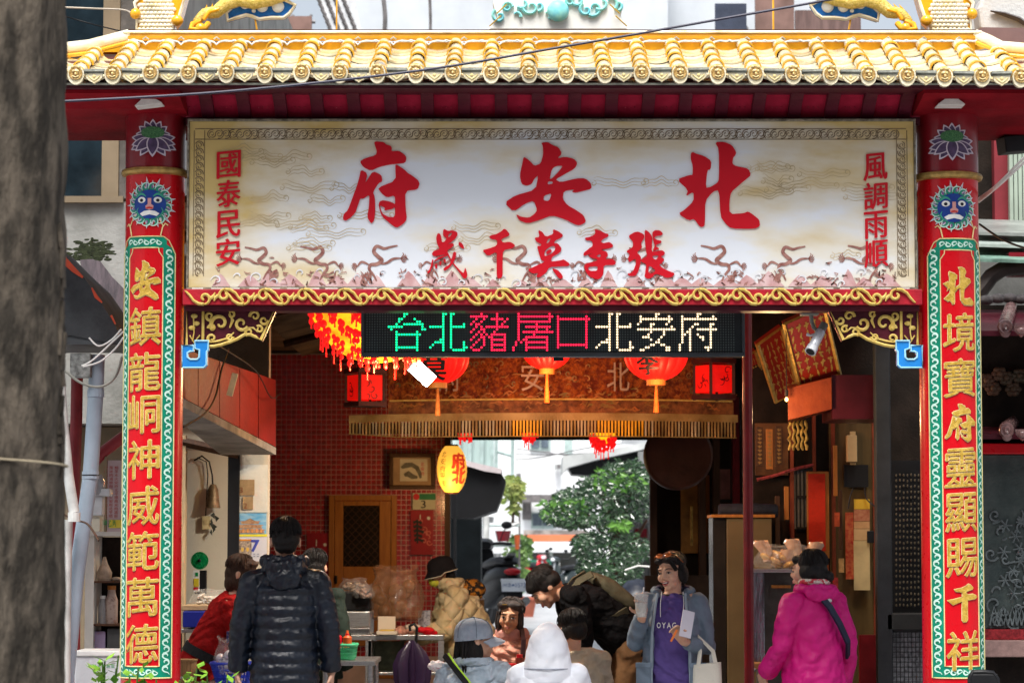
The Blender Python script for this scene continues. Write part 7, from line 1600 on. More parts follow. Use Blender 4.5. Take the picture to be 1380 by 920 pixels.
def loft(b,secs,n=20,e=.85):     # secs: (centre, rx, ry, axis up vector)
    rings = []
    for i,(c,rx,ry) in enumerate(secs):
        c = Vector(c); a = Vector(secs[max(0,i-1)][0]); z = Vector(secs[min(len(secs)-1,i+1)][0]); up = (z-a).normalized()
        x = V3(1,0,0); x = (x-up*x.dot(up)).normalized(); y = up.cross(x)
        rings.append([c+x*rx*math.copysign(abs(cos(t))**e,cos(t))+y*ry*math.copysign(abs(sin(t))**e,sin(t)) for t in [2*pi*k/n for k in range(n)]])
    return b.rings(rings)
J0 = dict(pelvis=(0,0,.92),chest=(0,0,1.20),neck=(0,.015,1.395),head=(0,-.005,1.535),
          shL=(.165,.01,1.345),shR=(-.165,.01,1.345),elL=(.225,.03,1.09),elR=(-.225,.03,1.09),wrL=(.235,-.03,.86),wrR=(-.235,-.03,.86),
          hipL=(.085,0,.90),hipR=(-.085,0,.90),knL=(.095,-.02,.49),knR=(-.095,-.02,.49),anL=(.10,.03,.09),anR=(-.10,.03,.09))
def hand(b,w,d,n,side,curl=.5,sp=1.,s=1.):
    # w wrist, d direction of the fingers, n palm normal, side +1 when the thumb lies towards d x n
    w = Vector(w); d = Vector(d).normalized(); n = Vector(n); n = (n-d*n.dot(d)).normalized(); t = d.cross(n).normalized()*side
    rings = []
    for u,hw,th in ((-.012,.024,.018),(.012,.030,.017),(.045,.038,.016),(.075,.039,.013),(.088,.036,.010)):
        c = w+d*u*s; rings.append([c+t*hw*s*cos(a)+n*th*s*sin(a) for a in [k*pi/6 for k in range(12)]])
    b.rings(rings)
    for k,(o,L_) in enumerate(((.029,.068),(.010,.076),(-.010,.070),(-.028,.055))):
        p = w+d*.080*s+t*o*s*sp; ang = R(8); dirc = d
        for seg,fr in enumerate((.45,.30,.25)):
            ang += curl*(.55+.12*k*0)+(.08*k if seg == 0 else 0); q = p+(d*cos(ang)+n*sin(ang))*L_*fr*1.05*s
            b.tube([p,q],[(.0088-.0009*seg)*s,(.0084-.0010*seg)*s],8); b.ell(q,(.0083-.0009*seg)*s,8,6); b.ell(p,(.0088-.0009*seg)*s,8,6); p = q
    p = w+d*.022*s+t*.028*s; q = p+(d*.6+t*.8+n*.35).normalized()*.036*s; r = q+(d*.85+t*.25+n*(.3+curl*.5)).normalized()*.030*s; z = r+(d*.8+n*(.4+curl*.6)-t*.1).normalized()*.022*s
    b.tube([p,q,r,z],[.0125*s,.0105*s,.0095*s,.0075*s],8); b.ell(z,.0078*s,8,6); b.ell(p,.013*s,8,6)
def rot3(yaw,pitch=0,roll=0): return Matrix.Rotation(R(yaw),3,'Z') @ Matrix.Rotation(R(pitch),3,'X') @ Matrix.Rotation(R(roll),3,'Y')
def head_prims(b,c,M,fem=1.,smile=False):
    E = lambda x,y,z,rx,ry,rz: b.ell(c+M @ V(x,y,z),(rx,ry,rz),16,12,M)
    C = lambda p,q,r,s=None: cap_(b,c+M @ V(*p),c+M @ V(*q),r,s,8)
    E(0,.018,.032,.073,.090,.082); E(0,-.020,-.012,.064,.070,.085); E(0,-.030,-.062,.050*fem,.050,.042); E(0,-.066,-.092,.021,.018,.016); E(0,.05,-.02,.05,.05,.06)
    for s in (-1,1): E(s*.036,-.058,-.028,.027,.028,.028); E(s*.074,.012,-.010,.010,.020,.030); E(s*.011,-.094,-.029,.009,.010,.008); C((s*.012,-.082,.028),(s*.042,-.073,.026),.009,.008)
    C((0,-.088,.016),(0,-.104,-.022),.0075,.0115)
    C((-.019,-.080,-.056+(.006 if smile else 0)),(0,-.091,-.052),.0065,.008); C((.019,-.080,-.056+(.006 if smile else 0)),(0,-.091,-.052),.0065,.008); C((-.014,-.086,-.067),(.014,-.086,-.067),.0075)
def face(o,c,M,smile=False,brow=(.03,.02,.015),closed=False,lip=(.45,.14,.12)):
    F = lambda x,y,z: c+M @ V(x,y,z)
    ew = mat('eye_white',(.34,.31,.29),.3,bump=0); ei = mat('eye_dark',(.012,.008,.006),.15,bump=0); mb_ = mat('brow_hair',brow,.7,bump=0)
    for s in (-1,1):
        MB().ell(F(s*.031,-.0840,.000),(.0145,.006,.0042 if closed or smile else .0065),12,8,M).build('eye',ew,o,smooth=1,local=1)
        MB().ell(F(s*.031,-.0880,.000),(.0062,.004,.0042 if closed or smile else .0060),10,6,M).build('iris',ei,o,smooth=1,local=1)
        MB().tube([F(s*.016,-.0885,.001),F(s*.024,-.0925,.0065 if not smile else .0075),F(s*.036,-.090,.0065 if not smile else .006),F(s*.047,-.080,.000)],[.0012,.0024,.0024,.0012],6).build('upper_lid',ei,o,local=1)
        MB().tube([F(s*.014,-.0955,.021),F(s*.026,-.0945,.026),F(s*.040,-.086,.026),F(s*.052,-.073,.019)],[.002,.0036,.003,.0014],6).build('eyebrow',mb_,o,smooth=1,local=1)
    if smile:
        MB().ell(F(0,-.0885,-.058),(.021,.009,.0105),14,10,M).build('open_mouth',mat('mouth_dark',(.10,.015,.015),.4,bump=0),o,smooth=1,local=1)
        MB().rings([[F(x,-.0985+abs(x)*abs(x)*18,z_) for x in (-.016,-.010,-.004,.004,.010,.016)]+[F(x,-.094+abs(x)*abs(x)*18,z_) for x in (.016,.010,.004,-.004,-.010,-.016)] for z_ in (-.0590,-.0525)]).build('teeth',mat('teeth',(.72,.70,.64),.3,bump=0),o,local=1)
        MB().tube([F(-.024,-.078,-.050),F(-.012,-.0975,-.0500),F(0,-.1000,-.0515),F(.012,-.0975,-.0500),F(.024,-.078,-.050)],[.002,.0038,.003,.0038,.002],6).tube([F(-.022,-.079,-.053),F(-.011,-.095,-.068),F(0,-.0970,-.0705),F(.011,-.095,-.068),F(.022,-.079,-.053)],[.002,.0042,.005,.0042,.002],6).build('lips',mat('lip_%d' % int(lip[0]*100),lip,.35,bump=0),o,smooth=1,local=1)
    else:
        MB().tube([F(-.021,-.082,-.0600),F(-.008,-.0965,-.0570),F(0,-.0985,-.0590),F(.008,-.0965,-.0570),F(.021,-.082,-.0600)],[.002,.0045,.004,.0045,.002],6).tube([F(-.018,-.084,-.0630),F(0,-.0975,-.0675),F(.018,-.084,-.0630)],[.002,.0062,.002],6).build('lips',mat('lip_%d' % int(lip[0]*100),lip,.4,bump=0),o,smooth=1,local=1)
M_skin = mat('skin',(.58,.34,.235),.5,var=.06,vs=30,bump=.08,bs=200); M_skin2 = mat('tanned_skin',(.42,.225,.135),.5,var=.06,vs=30,bump=.08,bs=200)
for m_ in (M_skin,M_skin2):
    p_ = m_.node_tree.nodes['Principled BSDF']; p_.inputs['Subsurface Weight'].default_value = .15; p_.inputs['Subsurface Radius'].default_value = (.01,.004,.002)
M_hair = mat('black_hair',(.006,.0055,.006),.42,spec=.22,col2=(.013,.011,.010),vs=30,stretch=(4,4,.4),bump=.6,bs=120)
M_hairb = mat('brown_hair',(.022,.011,.008),.45,spec=.2,col2=(.07,.035,.02),vs=30,stretch=(4,4,.4),bump=.6,bs=120)
class Person:
    def __init__(s,px,Y,H,rz,lab,j=None,base=0,skin=None):
        s.j = {k: Vector(v) for k,v in J0.items()}
        for k,v in (j or {}).items(): s.j[k] = Vector(v)
        c = P(px,800,Y); s.o = thing('person',(c.x,Y,base),lab,'person',rz=R(rz)); k = H/1.65; s.o.scale = (k,k,k); s.k = k; s.skin = skin or M_skin
    def body(s,hd=(0,0,0),vox=.0075,fem=1.,hands=(),smile=False):
        j = s.j; b = MB(); s.M = rot3(*hd)
        loft(b,[(j['pelvis']-(j['chest']-j['pelvis']).normalized()*.06,.13,.085),(j['pelvis'],.15,.10),(j['pelvis'].lerp(j['chest'],.5),.125,.088),(j['chest'],.15,.105),(j['chest'].lerp(j['neck'],.6),.15,.085),(j['neck'],.055,.055)])
        cap_(b,j['shL'],j['shR'],.048)
        for q in 'LR':
            cap_(b,j['sh'+q],j['el'+q],.045,.036); cap_(b,j['el'+q],j['wr'+q],.036,.025); cap_(b,j['hip'+q],j['kn'+q],.078,.052); cap_(b,j['kn'+q],j['an'+q],.050,.036)
            a = j['an'+q]; f_ = V(0,-1,0); cap_(b,a+V(0,.02,-.045),a+V(0,-.13,-.055),.033,.028)
        cap_(b,j['neck']-V(0,0,.02),j['head']+s.M @ V(0,.012,-.06),.052,.049)
        head_prims(b,j['head'],s.M,fem,smile)
        for (q,d,n,sd,cu) in hands: hand(b,j['wr'+q],d,n,sd,cu)
        o_ = skin_over(b,'body',s.skin,s.o,vox,2); return o_
    def coat(s,m,name='jacket',w=1.0,hem=None,sl=.058,puff=0,pn=13,vox=.009,disp=.02,dsc=.09,collar=.07,flare=1.,cuff=True,hemdrop=.12,dep=1.0,smooth=3,short=0,crease=.014):
        j = s.j; b = MB(); pel,ch,nk = j['pelvis'],j['chest'],j['neck']
        ax = (ch-pel).normalized(); st = pel-ax*hemdrop; secs = []
        n = 64 if puff else 22
        for i in range(n+1):
            t = i/n; L1 = (ch-st).length; L2 = (nk-ch).length; u = t*(L1+L2)
            c = st+(ch-st)*(u/L1) if u < L1 else ch+(nk-ch)*((u-L1)/L2)
            v = u/(L1+L2)
            if v < .55: rx = (.185*flare+(.170-.185*flare)*(v/.55)); ry = (.135*flare+(.128-.135*flare)*(v/.55))*dep
            elif v < .86: rx = .170+.012*sin((v-.55)/.31*pi); ry = .128*dep-.02*(v-.55)/.31
            else: q = (v-.86)/.14; rx = .168*(1-q)**.6+collar*(1-(1-q)**.6); ry = (.108*(1-q)+collar*q)
            rx *= w; ry *= w
            if puff and v < .9: a = abs(sin(pi*pn*v/.9)); rx *= 1-puff*.5+puff*a**.5; ry *= 1-puff*.7+puff*1.4*a**.5
            secs.append((c,rx,ry))
        loft(b,secs,28)
        for q in 'LR':
            S_,E_,W_ = j['sh'+q],j['el'+q],j['wr'+q]; pts = []; rr = []; m_ = 40 if puff else 14
            if short: W_ = E_.lerp(W_,.1)
            b.ell(S_-V(0,0,.01),(sl*1.15,sl*1.15,sl*1.1),14,10)
            for i in range(m_+1):
                t = i/m_; p = S_.lerp(E_,t*2) if t < .5 else E_.lerp(W_,t*2-1); r_ = sl*(1.12-.28*t)
                if abs(t-.5) < .12: p = p.lerp((S_+W_)/2,.05)
                if puff: r_ *= 1-puff*.6+puff*1.3*abs(sin(pi*t*9))**.5
                pts.append(p); rr.append(r_)
            if cuff: rr[-1] *= .86
            b.tube(pts,rr,14); cap_(b,S_,j['neck'].lerp(S_,.35)-V(0,0,.012),sl*.95,sl*.8)
        return skin_over(b,name,m,s.o,vox,smooth,disp,dsc,0,crease)
    def trousers(s,m,r=.085,vox=.012,r2=.06):
        j = s.j; b = MB(); b.ell(j['pelvis']-V(0,0,.03),(.165,.118,.11))
        for q in 'LR': cap_(b,j['hip'+q],j['kn'+q],r,r*.78); cap_(b,j['kn'+q],j['an'+q]+V(0,0,.02),r*.78,r2)
        o_ = skin_over(b,'trousers',m,s.o,vox,4,.02,.10)
        for q in 'LR': a = j['an'+q]; skin_over(cap_(cap_(MB(),a+V(0,.03,-.045),a+V(0,-.14,-.05),.042,.036),a+V(0,.02,-.03),a+V(0,.01,.0),.042),'shoe',M_black,s.o,.01,2)
    def hair(s,prims,m=M_hair,strands=0,vox=.007,seed=1,name='hair'):
        b = MB(); c = s.j['head']
        for (x,y,z,rx,ry,rz) in prims: b.ell(c+s.M @ V(x,y,z),(rx,ry,rz),16,12,s.M)
        rnd = random.Random(seed)
        o_ = skin_over(b,name,m,s.o,vox,2,.004,.02); x,y,z,rx,ry,rz = prims[0]; b = MB(); n = strands or 170
        for i in range(n):                                              # loose strands running from the crown over the skull
            a = rnd.uniform(0,2*pi); fr = -sin(a); e0 = rnd.uniform(.1,.7); e1 = R(98 if fr < .2 else 98-62*min(1,(fr-.2)/.5))*rnd.uniform(.8,1.06); pts = []
            if e1 < e0+.25: continue
            sw = rnd.uniform(-.35,.35); lift = rnd.uniform(1.02,1.07)
            for k in range(6): t = e0+(e1-e0)*k/5; q = a+sw*k/5; pts.append(c+s.M @ V(x+rx*lift*sin(t)*cos(q),y+ry*lift*sin(t)*sin(q),z+rz*lift*cos(t)-(.008 if k == 5 else 0)))
            b.tube(pts,[.0012,.0034,.0036,.0034,.0028,.0008],4)
        stuff(b.build('loose_strands',m,s.o,smooth=1,local=1)); return o_
    def locks(s,paths,m=M_hair,r=.008,seed=2,n=10,spread=.02,name='hair_locks'):
        b = MB(); rnd = random.Random(seed); c = s.j['head']
        for pth in paths:
            for i in range(n):
                d = V(rnd.uniform(-1,1),rnd.uniform(-1,1),rnd.uniform(-.4,.4))*spread; e = V(rnd.uniform(-1,1),rnd.uniform(-1,1),0)*spread*.6
                pts = [c+s.M @ (Vector(p)+d+e*(k/len(pth))) for k,p in enumerate(pth)]; b.tube(pts,[r*rnd.uniform(.6,1.2)*(1-.6*k/len(pth)) for k in range(len(pts))],5)
        return stuff(b.build(name,m,s.o,smooth=1,local=1))
    def part(s,mb,name,m,bevel=0,smooth=1): return mb.build(name,m,s.o,smooth=smooth,local=1,bevel=bevel)
    def strap(s,pts,w,m,name='strap',t=.004):
        b = MB(); rings = []
        for i,p in enumerate(pts):
            p = Vector(p); a = Vector(pts[max(0,i-1)]); z = Vector(pts[min(len(pts)-1,i+1)]); d = (z-a).normalized(); n = p-s.j['chest'].lerp(s.j['neck'],.3); n = n-d*n.dot(d); n.z *= .3; n.normalize(); x = d.cross(n).normalized()
            rings.append([p+x*w/2+n*t,p-x*w/2+n*t,p-x*w/2-n*t,p+x*w/2-n*t])
        return s.part(b.rings(rings),name,m,smooth=False)
HC = [(0,.022,.045,.083,.098,.080),(0,.055,-.005,.074,.066,.075)]      # short hair cap
SEAT = dict(pelvis=(0,.05,.52),chest=(0,.0,.80),neck=(0,-.01,.995),head=(0,-.03,1.135),shL=(.165,0,.945),shR=(-.165,0,.945),elL=(.23,-.10,.72),elR=(-.23,-.10,.72),wrL=(.14,-.30,.72),wrR=(-.14,-.30,.72),hipL=(.09,0,.50),hipR=(-.09,0,.50),knL=(.12,-.40,.50),knR=(-.12,-.40,.50),anL=(.12,-.38,.09),anR=(-.12,-.38,.09))
def seated(dz=0,**kw):
    j = {k: Vector(v)+V(0,0,dz if k[:2] not in ('an',) else 0) for k,v in SEAT.items()}
    for k,v in kw.items(): j[k] = Vector(v)+V(0,0,dz)
    return j
def stool(px,Y,h,m,lab):
    c = P(px,900,Y); o = thing('stool',(c.x,Y,0),lab,'stool'); MB().lathe((0,0,h-.03),[(0,0),(.15,0),(.16,.01),(.16,.03),(0,.03)],22).build('seat',m,o,local=1,smooth=1)
    for a in range(4): t = R(45+90*a); MB().tube([(.11*cos(t),.11*sin(t),h-.03),(.16*cos(t),.16*sin(t),0)],.012,6).build('leg',M_steel,o,local=1)
D = (0,-.15,-1)
# 1 man in the black quilted jacket, back to us
M_puf = mat('black_quilted_nylon',(.0035,.007,.015),.44,var=.3,vs=6,bump=.25,bs=14,bd=.02,spec=.38,fold=.10,fs=6)
p = Person(384,15.4,1.73,184,'man seen from behind in a glossy blue black quilted down jacket with hood',dict(elL=(.232,.03,1.10),elR=(-.232,.03,1.10),wrL=(.248,-.01,.85),wrR=(-.248,-.01,.85),shL=(.172,.01,1.335),shR=(-.172,.01,1.335),head=(.0,-.02,1.545)))
p.body((3,-4,0),hands=(('L',D,(-1,0,.1),1,.35),('R',D,(1,0,.1),-1,.35)))
p.coat(M_puf,'down_jacket',w=.96,sl=.060,puff=.085,pn=10,hemdrop=.20,vox=.008,disp=.012,dsc=.03,collar=.085,dep=1.2,flare=1.04,smooth=2,crease=.0)
b = MB(); N_ = p.j['neck']; b.ell(N_+V(0,.075,.005),(.125,.075,.065)); b.ell(N_+V(0,.11,-.045),(.095,.05,.065))
for i in range(9): a = R(-10+25*i); b.ell(N_+V(.105*cos(a),.01+.085*sin(a),.040),(.034,.034,.036),10,8)
skin_over(b,'hood',M_puf,p.o,.008,4,.035,.04); p.trousers(mat('navy_denim',(.02,.03,.06),.8,var=.3,vs=20,bump=.3))
p.hair([(0,.018,.052,.080,.097,.076),(0,.050,.012,.077,.062,.066),(0,.060,-.030,.060,.044,.040)],seed=3)
b = MB(); rnd = random.Random(1)
for i in range(420):
    a = rnd.uniform(0,6.28); e = rnd.uniform(-.3,1.4); d = V(cos(a)*cos(e)*.082,sin(a)*cos(e)*.098+.022,sin(e)*.082+.045)
    if d.y < -.03 and d.z < .06: continue
    c_ = p.j['head']+p.M @ d; nrm = (p.M @ (d-V(0,.02,.03))).normalized(); b.tube([c_-nrm*.004,c_+nrm*.007+V(rnd.uniform(-.004,.004),rnd.uniform(-.004,.004),-.002)],[.0026,.001],4)
stuff(p.part(b,'cropped_hair_tips',M_hair))
# 2 stallholder in red and black
p = Person(302,16.9,1.60,92,'woman in a red and black knitted top leaning beside the black jacketed man',dict(pelvis=(0,.16,.88),chest=(0,.03,1.14),neck=(0,-.07,1.33),head=(0,-.12,1.465),shL=(.165,-.04,1.28),shR=(-.165,-.04,1.28),elL=(.2,-.12,1.03),elR=(-.2,-.12,1.03),wrL=(.13,-.33,.98),wrR=(-.13,-.33,.98),hipL=(.085,.16,.86),hipR=(-.085,.16,.86),knL=(.095,.10,.48),knR=(-.095,.10,.48)))
p.body((-12,12,0),hands=(('L',(-.3,-1,-.2),(0,0,-1),1,.4),('R',(.3,-1,-.2),(0,0,-1),-1,.4)),vox=.009)
p.coat(mat('red_knit',(.32,.008,.008),.9,spec=.1,col2=(.24,.008,.008),vs=40,bump=.5,bs=120,fold=.5),'knitted_top',w=1.02,sl=.056,disp=.02)
for nm,v0,v1 in (('black_band',.22,.42),('lower_black_band',-.12,.02)):
    a_,z_ = p.j['pelvis'].lerp(p.j['chest'],v0),p.j['pelvis'].lerp(p.j['chest'],v1); b = MB(); loft(b,[(a_,.196,.146),(z_,.190,.143)],28); p.part(b,nm,mat('black_knit',(.012,.012,.014),.9,bump=.4))
p.trousers(M_dark); p.hair(HC+[(0,.05,-.06,.080,.060,.075),(.045,.01,-.03,.035,.07,.08),(-.045,.01,-.03,.035,.07,.08),(0,-.045,.075,.060,.035,.025)],M_hairb); face(p.o,p.j['head'],p.M)
# 3 half hidden person behind
p = Person(424,17.6,1.57,155,'person in a dark green coat half hidden behind the shoulder of the black jacketed man')
p.body((20,5,0),vox=.01); p.coat(mat('dark_green_cloth',(.012,.022,.016),.85,bump=.3),'coat',w=1.05); p.trousers(M_dark); p.hair(HC+[(0,.05,-.03,.076,.055,.07)])
# 4 woman in the yellow quilted jacket
M_yj = mat('pale_yellow_quilt',(.62,.50,.25),.8,col2=(.72,.60,.36),vs=9,bump=.3,bs=13,bd=.02,quilt=2.9)
p = Person(616,20.0,1.56,-80,'elderly woman in pale yellow quilted jacket, dark brimmed hat and yellow mask, facing left',dict(pelvis=(0,.12,.90),chest=(0,.01,1.18),neck=(0,-.06,1.37),head=(0,-.13,1.49),shL=(.17,-.03,1.32),shR=(-.17,-.03,1.32),elL=(.23,-.13,1.06),elR=(-.23,-.10,1.05),wrL=(.14,-.36,1.01),wrR=(-.15,-.34,.98),hipL=(.085,.12,.88),hipR=(-.085,.12,.88)),skin=M_skin2)
p.body((0,14,0),hands=(('L',(-.3,-1,-.35),(0,-.2,-1),1,.5),('R',(.3,-1,-.35),(0,-.2,-1),-1,.7)))
p.coat(M_yj,'quilted_jacket',w=1.10,sl=.080,hemdrop=.24,disp=.022,dsc=.06,flare=1.12,collar=.085,dep=1.45); b = MB(); N_ = p.j['neck']
for i in range(14): a = R(i*26); b.ell(N_+V(.08*cos(a),.01+.078*sin(a),.035),(.036,.036,.05),10,8)
skin_over(b,'stand_collar',M_yj,p.o,.009,3,.01,.04)
p.trousers(mat('grey_beige_trousers',(.30,.26,.22),.8,bump=.3)); Hc = p.j['head']
b = MB(); F = lambda x,y,z: Hc+p.M @ V(x,y,z); rings = []
for z_,r_ in ((.025,1.05),(.05,1.04),(.08,.98),(.105,.80),(.120,.50),(.125,.1)): rings.append([F(.088*r_*cos(t),.015+.104*r_*sin(t),z_) for t in [k*pi/14 for k in range(28)]])
b.rings(rings); p.part(b,'hat_crown',mat('charcoal_felt',(.014,.013,.014),.9,spec=.15,var=.2,bump=.4))
b = MB(); rings = []
for r_,dz_ in ((1.0,.03),(1.22,.018),(1.42,.000)):
    rings.append([F(.088*r_*cos(t)*(1 if sin(t) > 0 else 1.0),.015+.104*(r_ if sin(t) < 0 else 1+(r_-1)*.35)*sin(t),dz_-(.02*(r_-1)*2.2 if sin(t) < 0 else 0)) for t in [k*pi/14 for k in range(28)]])
vs = [v for q in rings for v in q]; b.add(vs+[v+V(0,0,-.004) for v in vs],[(28*i+k,28*i+(k+1) % 28,28*i+28+(k+1) % 28,28*i+28+k) for i in range(2) for k in range(28)]+[(84+28*i+28+k,84+28*i+28+(k+1) % 28,84+28*i+(k+1) % 28,84+28*i+k) for i in range(2) for k in range(28)]); p.part(b,'hat_brim',MATS['charcoal_felt'])
p.part(MB().tube([v+V(0,0,-.002) for v in rings[2]],.0035,5,close=1),'brim_piping',mat('cream_piping',(.65,.58,.42),.7,bump=0))
b = MB(); b.ell(F(0,-.055,-.050),(.056,.052,.048),16,10,p.M); p.part(b,'face_mask',mat('lime_yellow_mask',(.62,.64,.06),.7,var=.08,bump=.1)); face(p.o,Hc,p.M,closed=True)
p.hair([(0,.02,.02,.078,.092,.06),(0,.06,-.03,.066,.05,.06)],M_hair)
p.strap([(-.10,-.14,1.16),(-.15,-.09,1.30),(-.13,.02,1.41),(-.02,.13,1.30),(.08,.19,1.10),(.14,.21,.98)],.022,mat('dark_brown_strap',(.06,.03,.02),.6,bump=.1),'bag_strap')
b = MB(); b.ell(p.j['neck']+V(-.02,.17,-.01),(.10,.12,.085)); o_ = skin_over(b,'draped_scarf',mat('amber_black_print',(.45,.18,.02),.7,col2=(.02,.015,.01),lo=.45,hi=.52,vs=30,bump=.2),p.o,.01,2,.03,.05)
# bus ticket / folded paper in hand
o = card('folded_paper',563,822,580,846,19.75,mat('newsprint',(.42,.42,.44),.8,col2=(.18,.18,.20),lo=.45,hi=.6,vs=60,bump=.1),None,t=.01); o.rotation_euler = (0,0,0); tag(o,'folded grey newspaper in the hands of the yellow jacketed woman','newspaper')
# 5 seated woman in the grey cap
M_den = mat('pale_denim',(.32,.40,.48),.9,spec=.15,col2=(.46,.54,.62),vs=14,bump=.5,bs=12,bd=.03,fold=.7,fs=5)
p = Person(638,15.9,1.62,163,'seated woman from behind in pale denim jacket and grey blue baseball cap',seated(-.06,head=(-.015,-.02,1.125)))
p.body((-62,0,0),hands=(('L',(-.3,-1,0),(0,0,-1),1,.4),('R',(.3,-1,0),(0,0,-1),-1,.4)),vox=.008)
p.coat(M_den,'denim_jacket',w=1.06,sl=.064,disp=.03,dsc=.07,collar=.085); p.trousers(MATS['navy_denim'])
b = MB(); N_ = p.j['neck']
for i in range(10): a = R(-20+24*i); b.ell(N_+V(.095*cos(a),.01+.085*sin(a),.012),(.035,.03,.028),10,8)
skin_over(b,'jacket_collar',M_den,p.o,.009,3)
p.hair(HC+[(0,.065,-.06,.078,.045,.09),(.06,.03,-.07,.03,.06,.09),(-.06,.03,-.07,.03,.06,.09)])
p.locks([[(.075,.03,0),(.09,.04,-.10),(.08,.03,-.22)],[(.05,.08,0),(.055,.10,-.12),(.05,.09,-.25)],[(0,.10,0),(0,.115,-.12),(0,.10,-.24)],[(-.06,.07,0),(-.07,.08,-.12),(-.06,.07,-.22)]],n=14,r=.010,spread=.022)
Hc = p.j['head']; F = lambda x,y,z: Hc+p.M @ V(x,y,z)
M_cap = mat('grey_blue_twill',(.24,.29,.36),.85,col2=(.32,.37,.44),vs=20,bump=.4,bs=150); M_cap2 = mat('light_grey_blue_twill',(.34,.39,.46),.85,var=.06,bump=.3,bs=150)
b = MB(); rings = []
for z_,r_ in ((.010,1.08),(.03,1.10),(.06,1.08),(.09,.98),(.115,.78),(.130,.48),(.136,.08)): rings.append([F(.090*r_*cos(t),.020+.106*r_*sin(t),z_+(.012*(-sin(t)) if z_ < .05 else 0)) for t in [k*pi/14 for k in range(28)]])
p.part(b.rings(rings),'cap_crown',M_cap)
b = MB()
for k in range(6): a = k*pi/3; b.tube([F(.090*r_*1.01*cos(a),.020+.107*r_*sin(a),z_+.001) for z_,r_ in ((.02,1.10),(.06,1.08),(.09,.98),(.115,.78),(.130,.48),(.137,.08))],.0016,4)
b.ell(F(0,.02,.138),(.010,.010,.006)); stuff(p.part(b,'cap_seams',mat('dark_seam',(.10,.13,.17),.8,bump=0)))
b = MB(); vs = []
for i in range(9):
    a = R(-160+140*i/8)
    for r_ in (1.04,1.35,1.62): vs.append(F(.092*cos(a)*(1+(r_-1)*.15),.012+.10*sin(a)*r_-(.02 if r_ > 1.2 else 0),.030-.030*(r_-1.04)/.6-.035*cos(a)**2))
n_ = len(vs); fs = [(3*i+k,3*i+3+k,3*i+4+k,3*i+k+1) for i in range(8) for k in range(2)]; b.add(vs+[v+V(0,0,-.006) for v in vs],fs+[tuple(x+n_ for x in reversed(f)) for f in fs]+[(3*i+2,3*i+5,n_+3*i+5,n_+3*i+2) for i in range(8)]+[(3*i,n_+3*i,n_+3*i+3,3*i+3) for i in range(8)]); p.part(b,'cap_brim',M_cap2)
p.strap([(.16,.06,.985),(.10,.12,.94),(.0,.165,.84),(-.09,.175,.72),(-.16,.15,.62)],.034,M_black,'bag_strap'); p.strap([(.13,.075,.995),(.075,.13,.945),(-.025,.168,.845),(-.115,.174,.725)],.007,mat('lime_webbing',(.45,.75,.05),.6,bump=0),'lime_strap_edge',.006)
b = MB(); b.ell(p.j['shL']+V(.05,.03,.035),(.055,.06,.03)); skin_over(b,'frilled_scarf',mat('pink_white_print',(.70,.66,.66),.8,col2=(.55,.22,.28),lo=.55,hi=.65,vs=60,bump=.4),p.o,.008,1,.03,.02)
# 6 woman facing us in peach jacket
p = Person(690,17.3,1.58,0,'seated older woman in a peach jacket with a dark bob, facing the viewer',seated(.07,head=(-.01,-.05,1.135)),skin=M_skin2)
p.body((-10,4,4),hands=(('L',(-.6,-1,.1),(0,0,-1),1,.5),('R',(.6,-1,.1),(0,0,-1),-1,.5)),vox=.006); face(p.o,p.j['head'],p.M,lip=(.36,.12,.09))
M_pe = mat('peach_quilt',(.62,.27,.15),.6,col2=(.50,.25,.20),lo=.35,hi=.7,vs=5,bump=.5,bs=13,bd=.03,fold=.7,fs=6); p.coat(M_pe,'padded_jacket',w=1.10,sl=.072,disp=.025,dsc=.05,collar=.08); p.trousers(M_dark)
b = MB(); N_ = p.j['neck']
for i in range(15): a = R(i*24); b.ell(N_+V(.082*cos(a),-.005+.074*sin(a),.025),(.034,.032,.045),10,8)
skin_over(b,'padded_collar',mat('dusty_rose_quilt',(.42,.20,.17),.6,var=.15,vs=9,bump=.5,bs=20),p.o,.008,3,.012,.03)
M_hairg = mat('greying_hair',(.022,.018,.018),.45,col2=(.10,.09,.085),lo=.5,hi=.75,vs=40,stretch=(4,4,.4),bump=.6,bs=120)
p.hair([(0,.030,.048,.085,.092,.080),(0,.06,-.03,.080,.055,.085),(.068,-.008,-.035,.020,.048,.082),(-.068,-.008,-.035,.020,.048,.082),(.040,-.050,.080,.048,.030,.026),(-.045,-.050,.078,.040,.030,.026)],M_hairg)
p.locks([[(.072,-.03,.03),(.080,-.035,-.04),(.072,-.035,-.085)],[(-.072,-.03,.03),(-.080,-.035,-.04),(-.072,-.035,-.085)]],M_hairg,n=9,r=.008,spread=.012)
p.part(MB().box(p.j['head']+p.M @ V(-.03,-.075,.085),(.03,.008,.006)),'hair_clip',M_goldl,smooth=False)
p.strap([(.06,-.085,1.14),(.075,-.125,1.06),(.07,-.150,.96),(.05,-.155,.85)],.030,mat('wine_black_strap',(.035,.012,.014),.6,bump=.1),'bag_strap',.006)
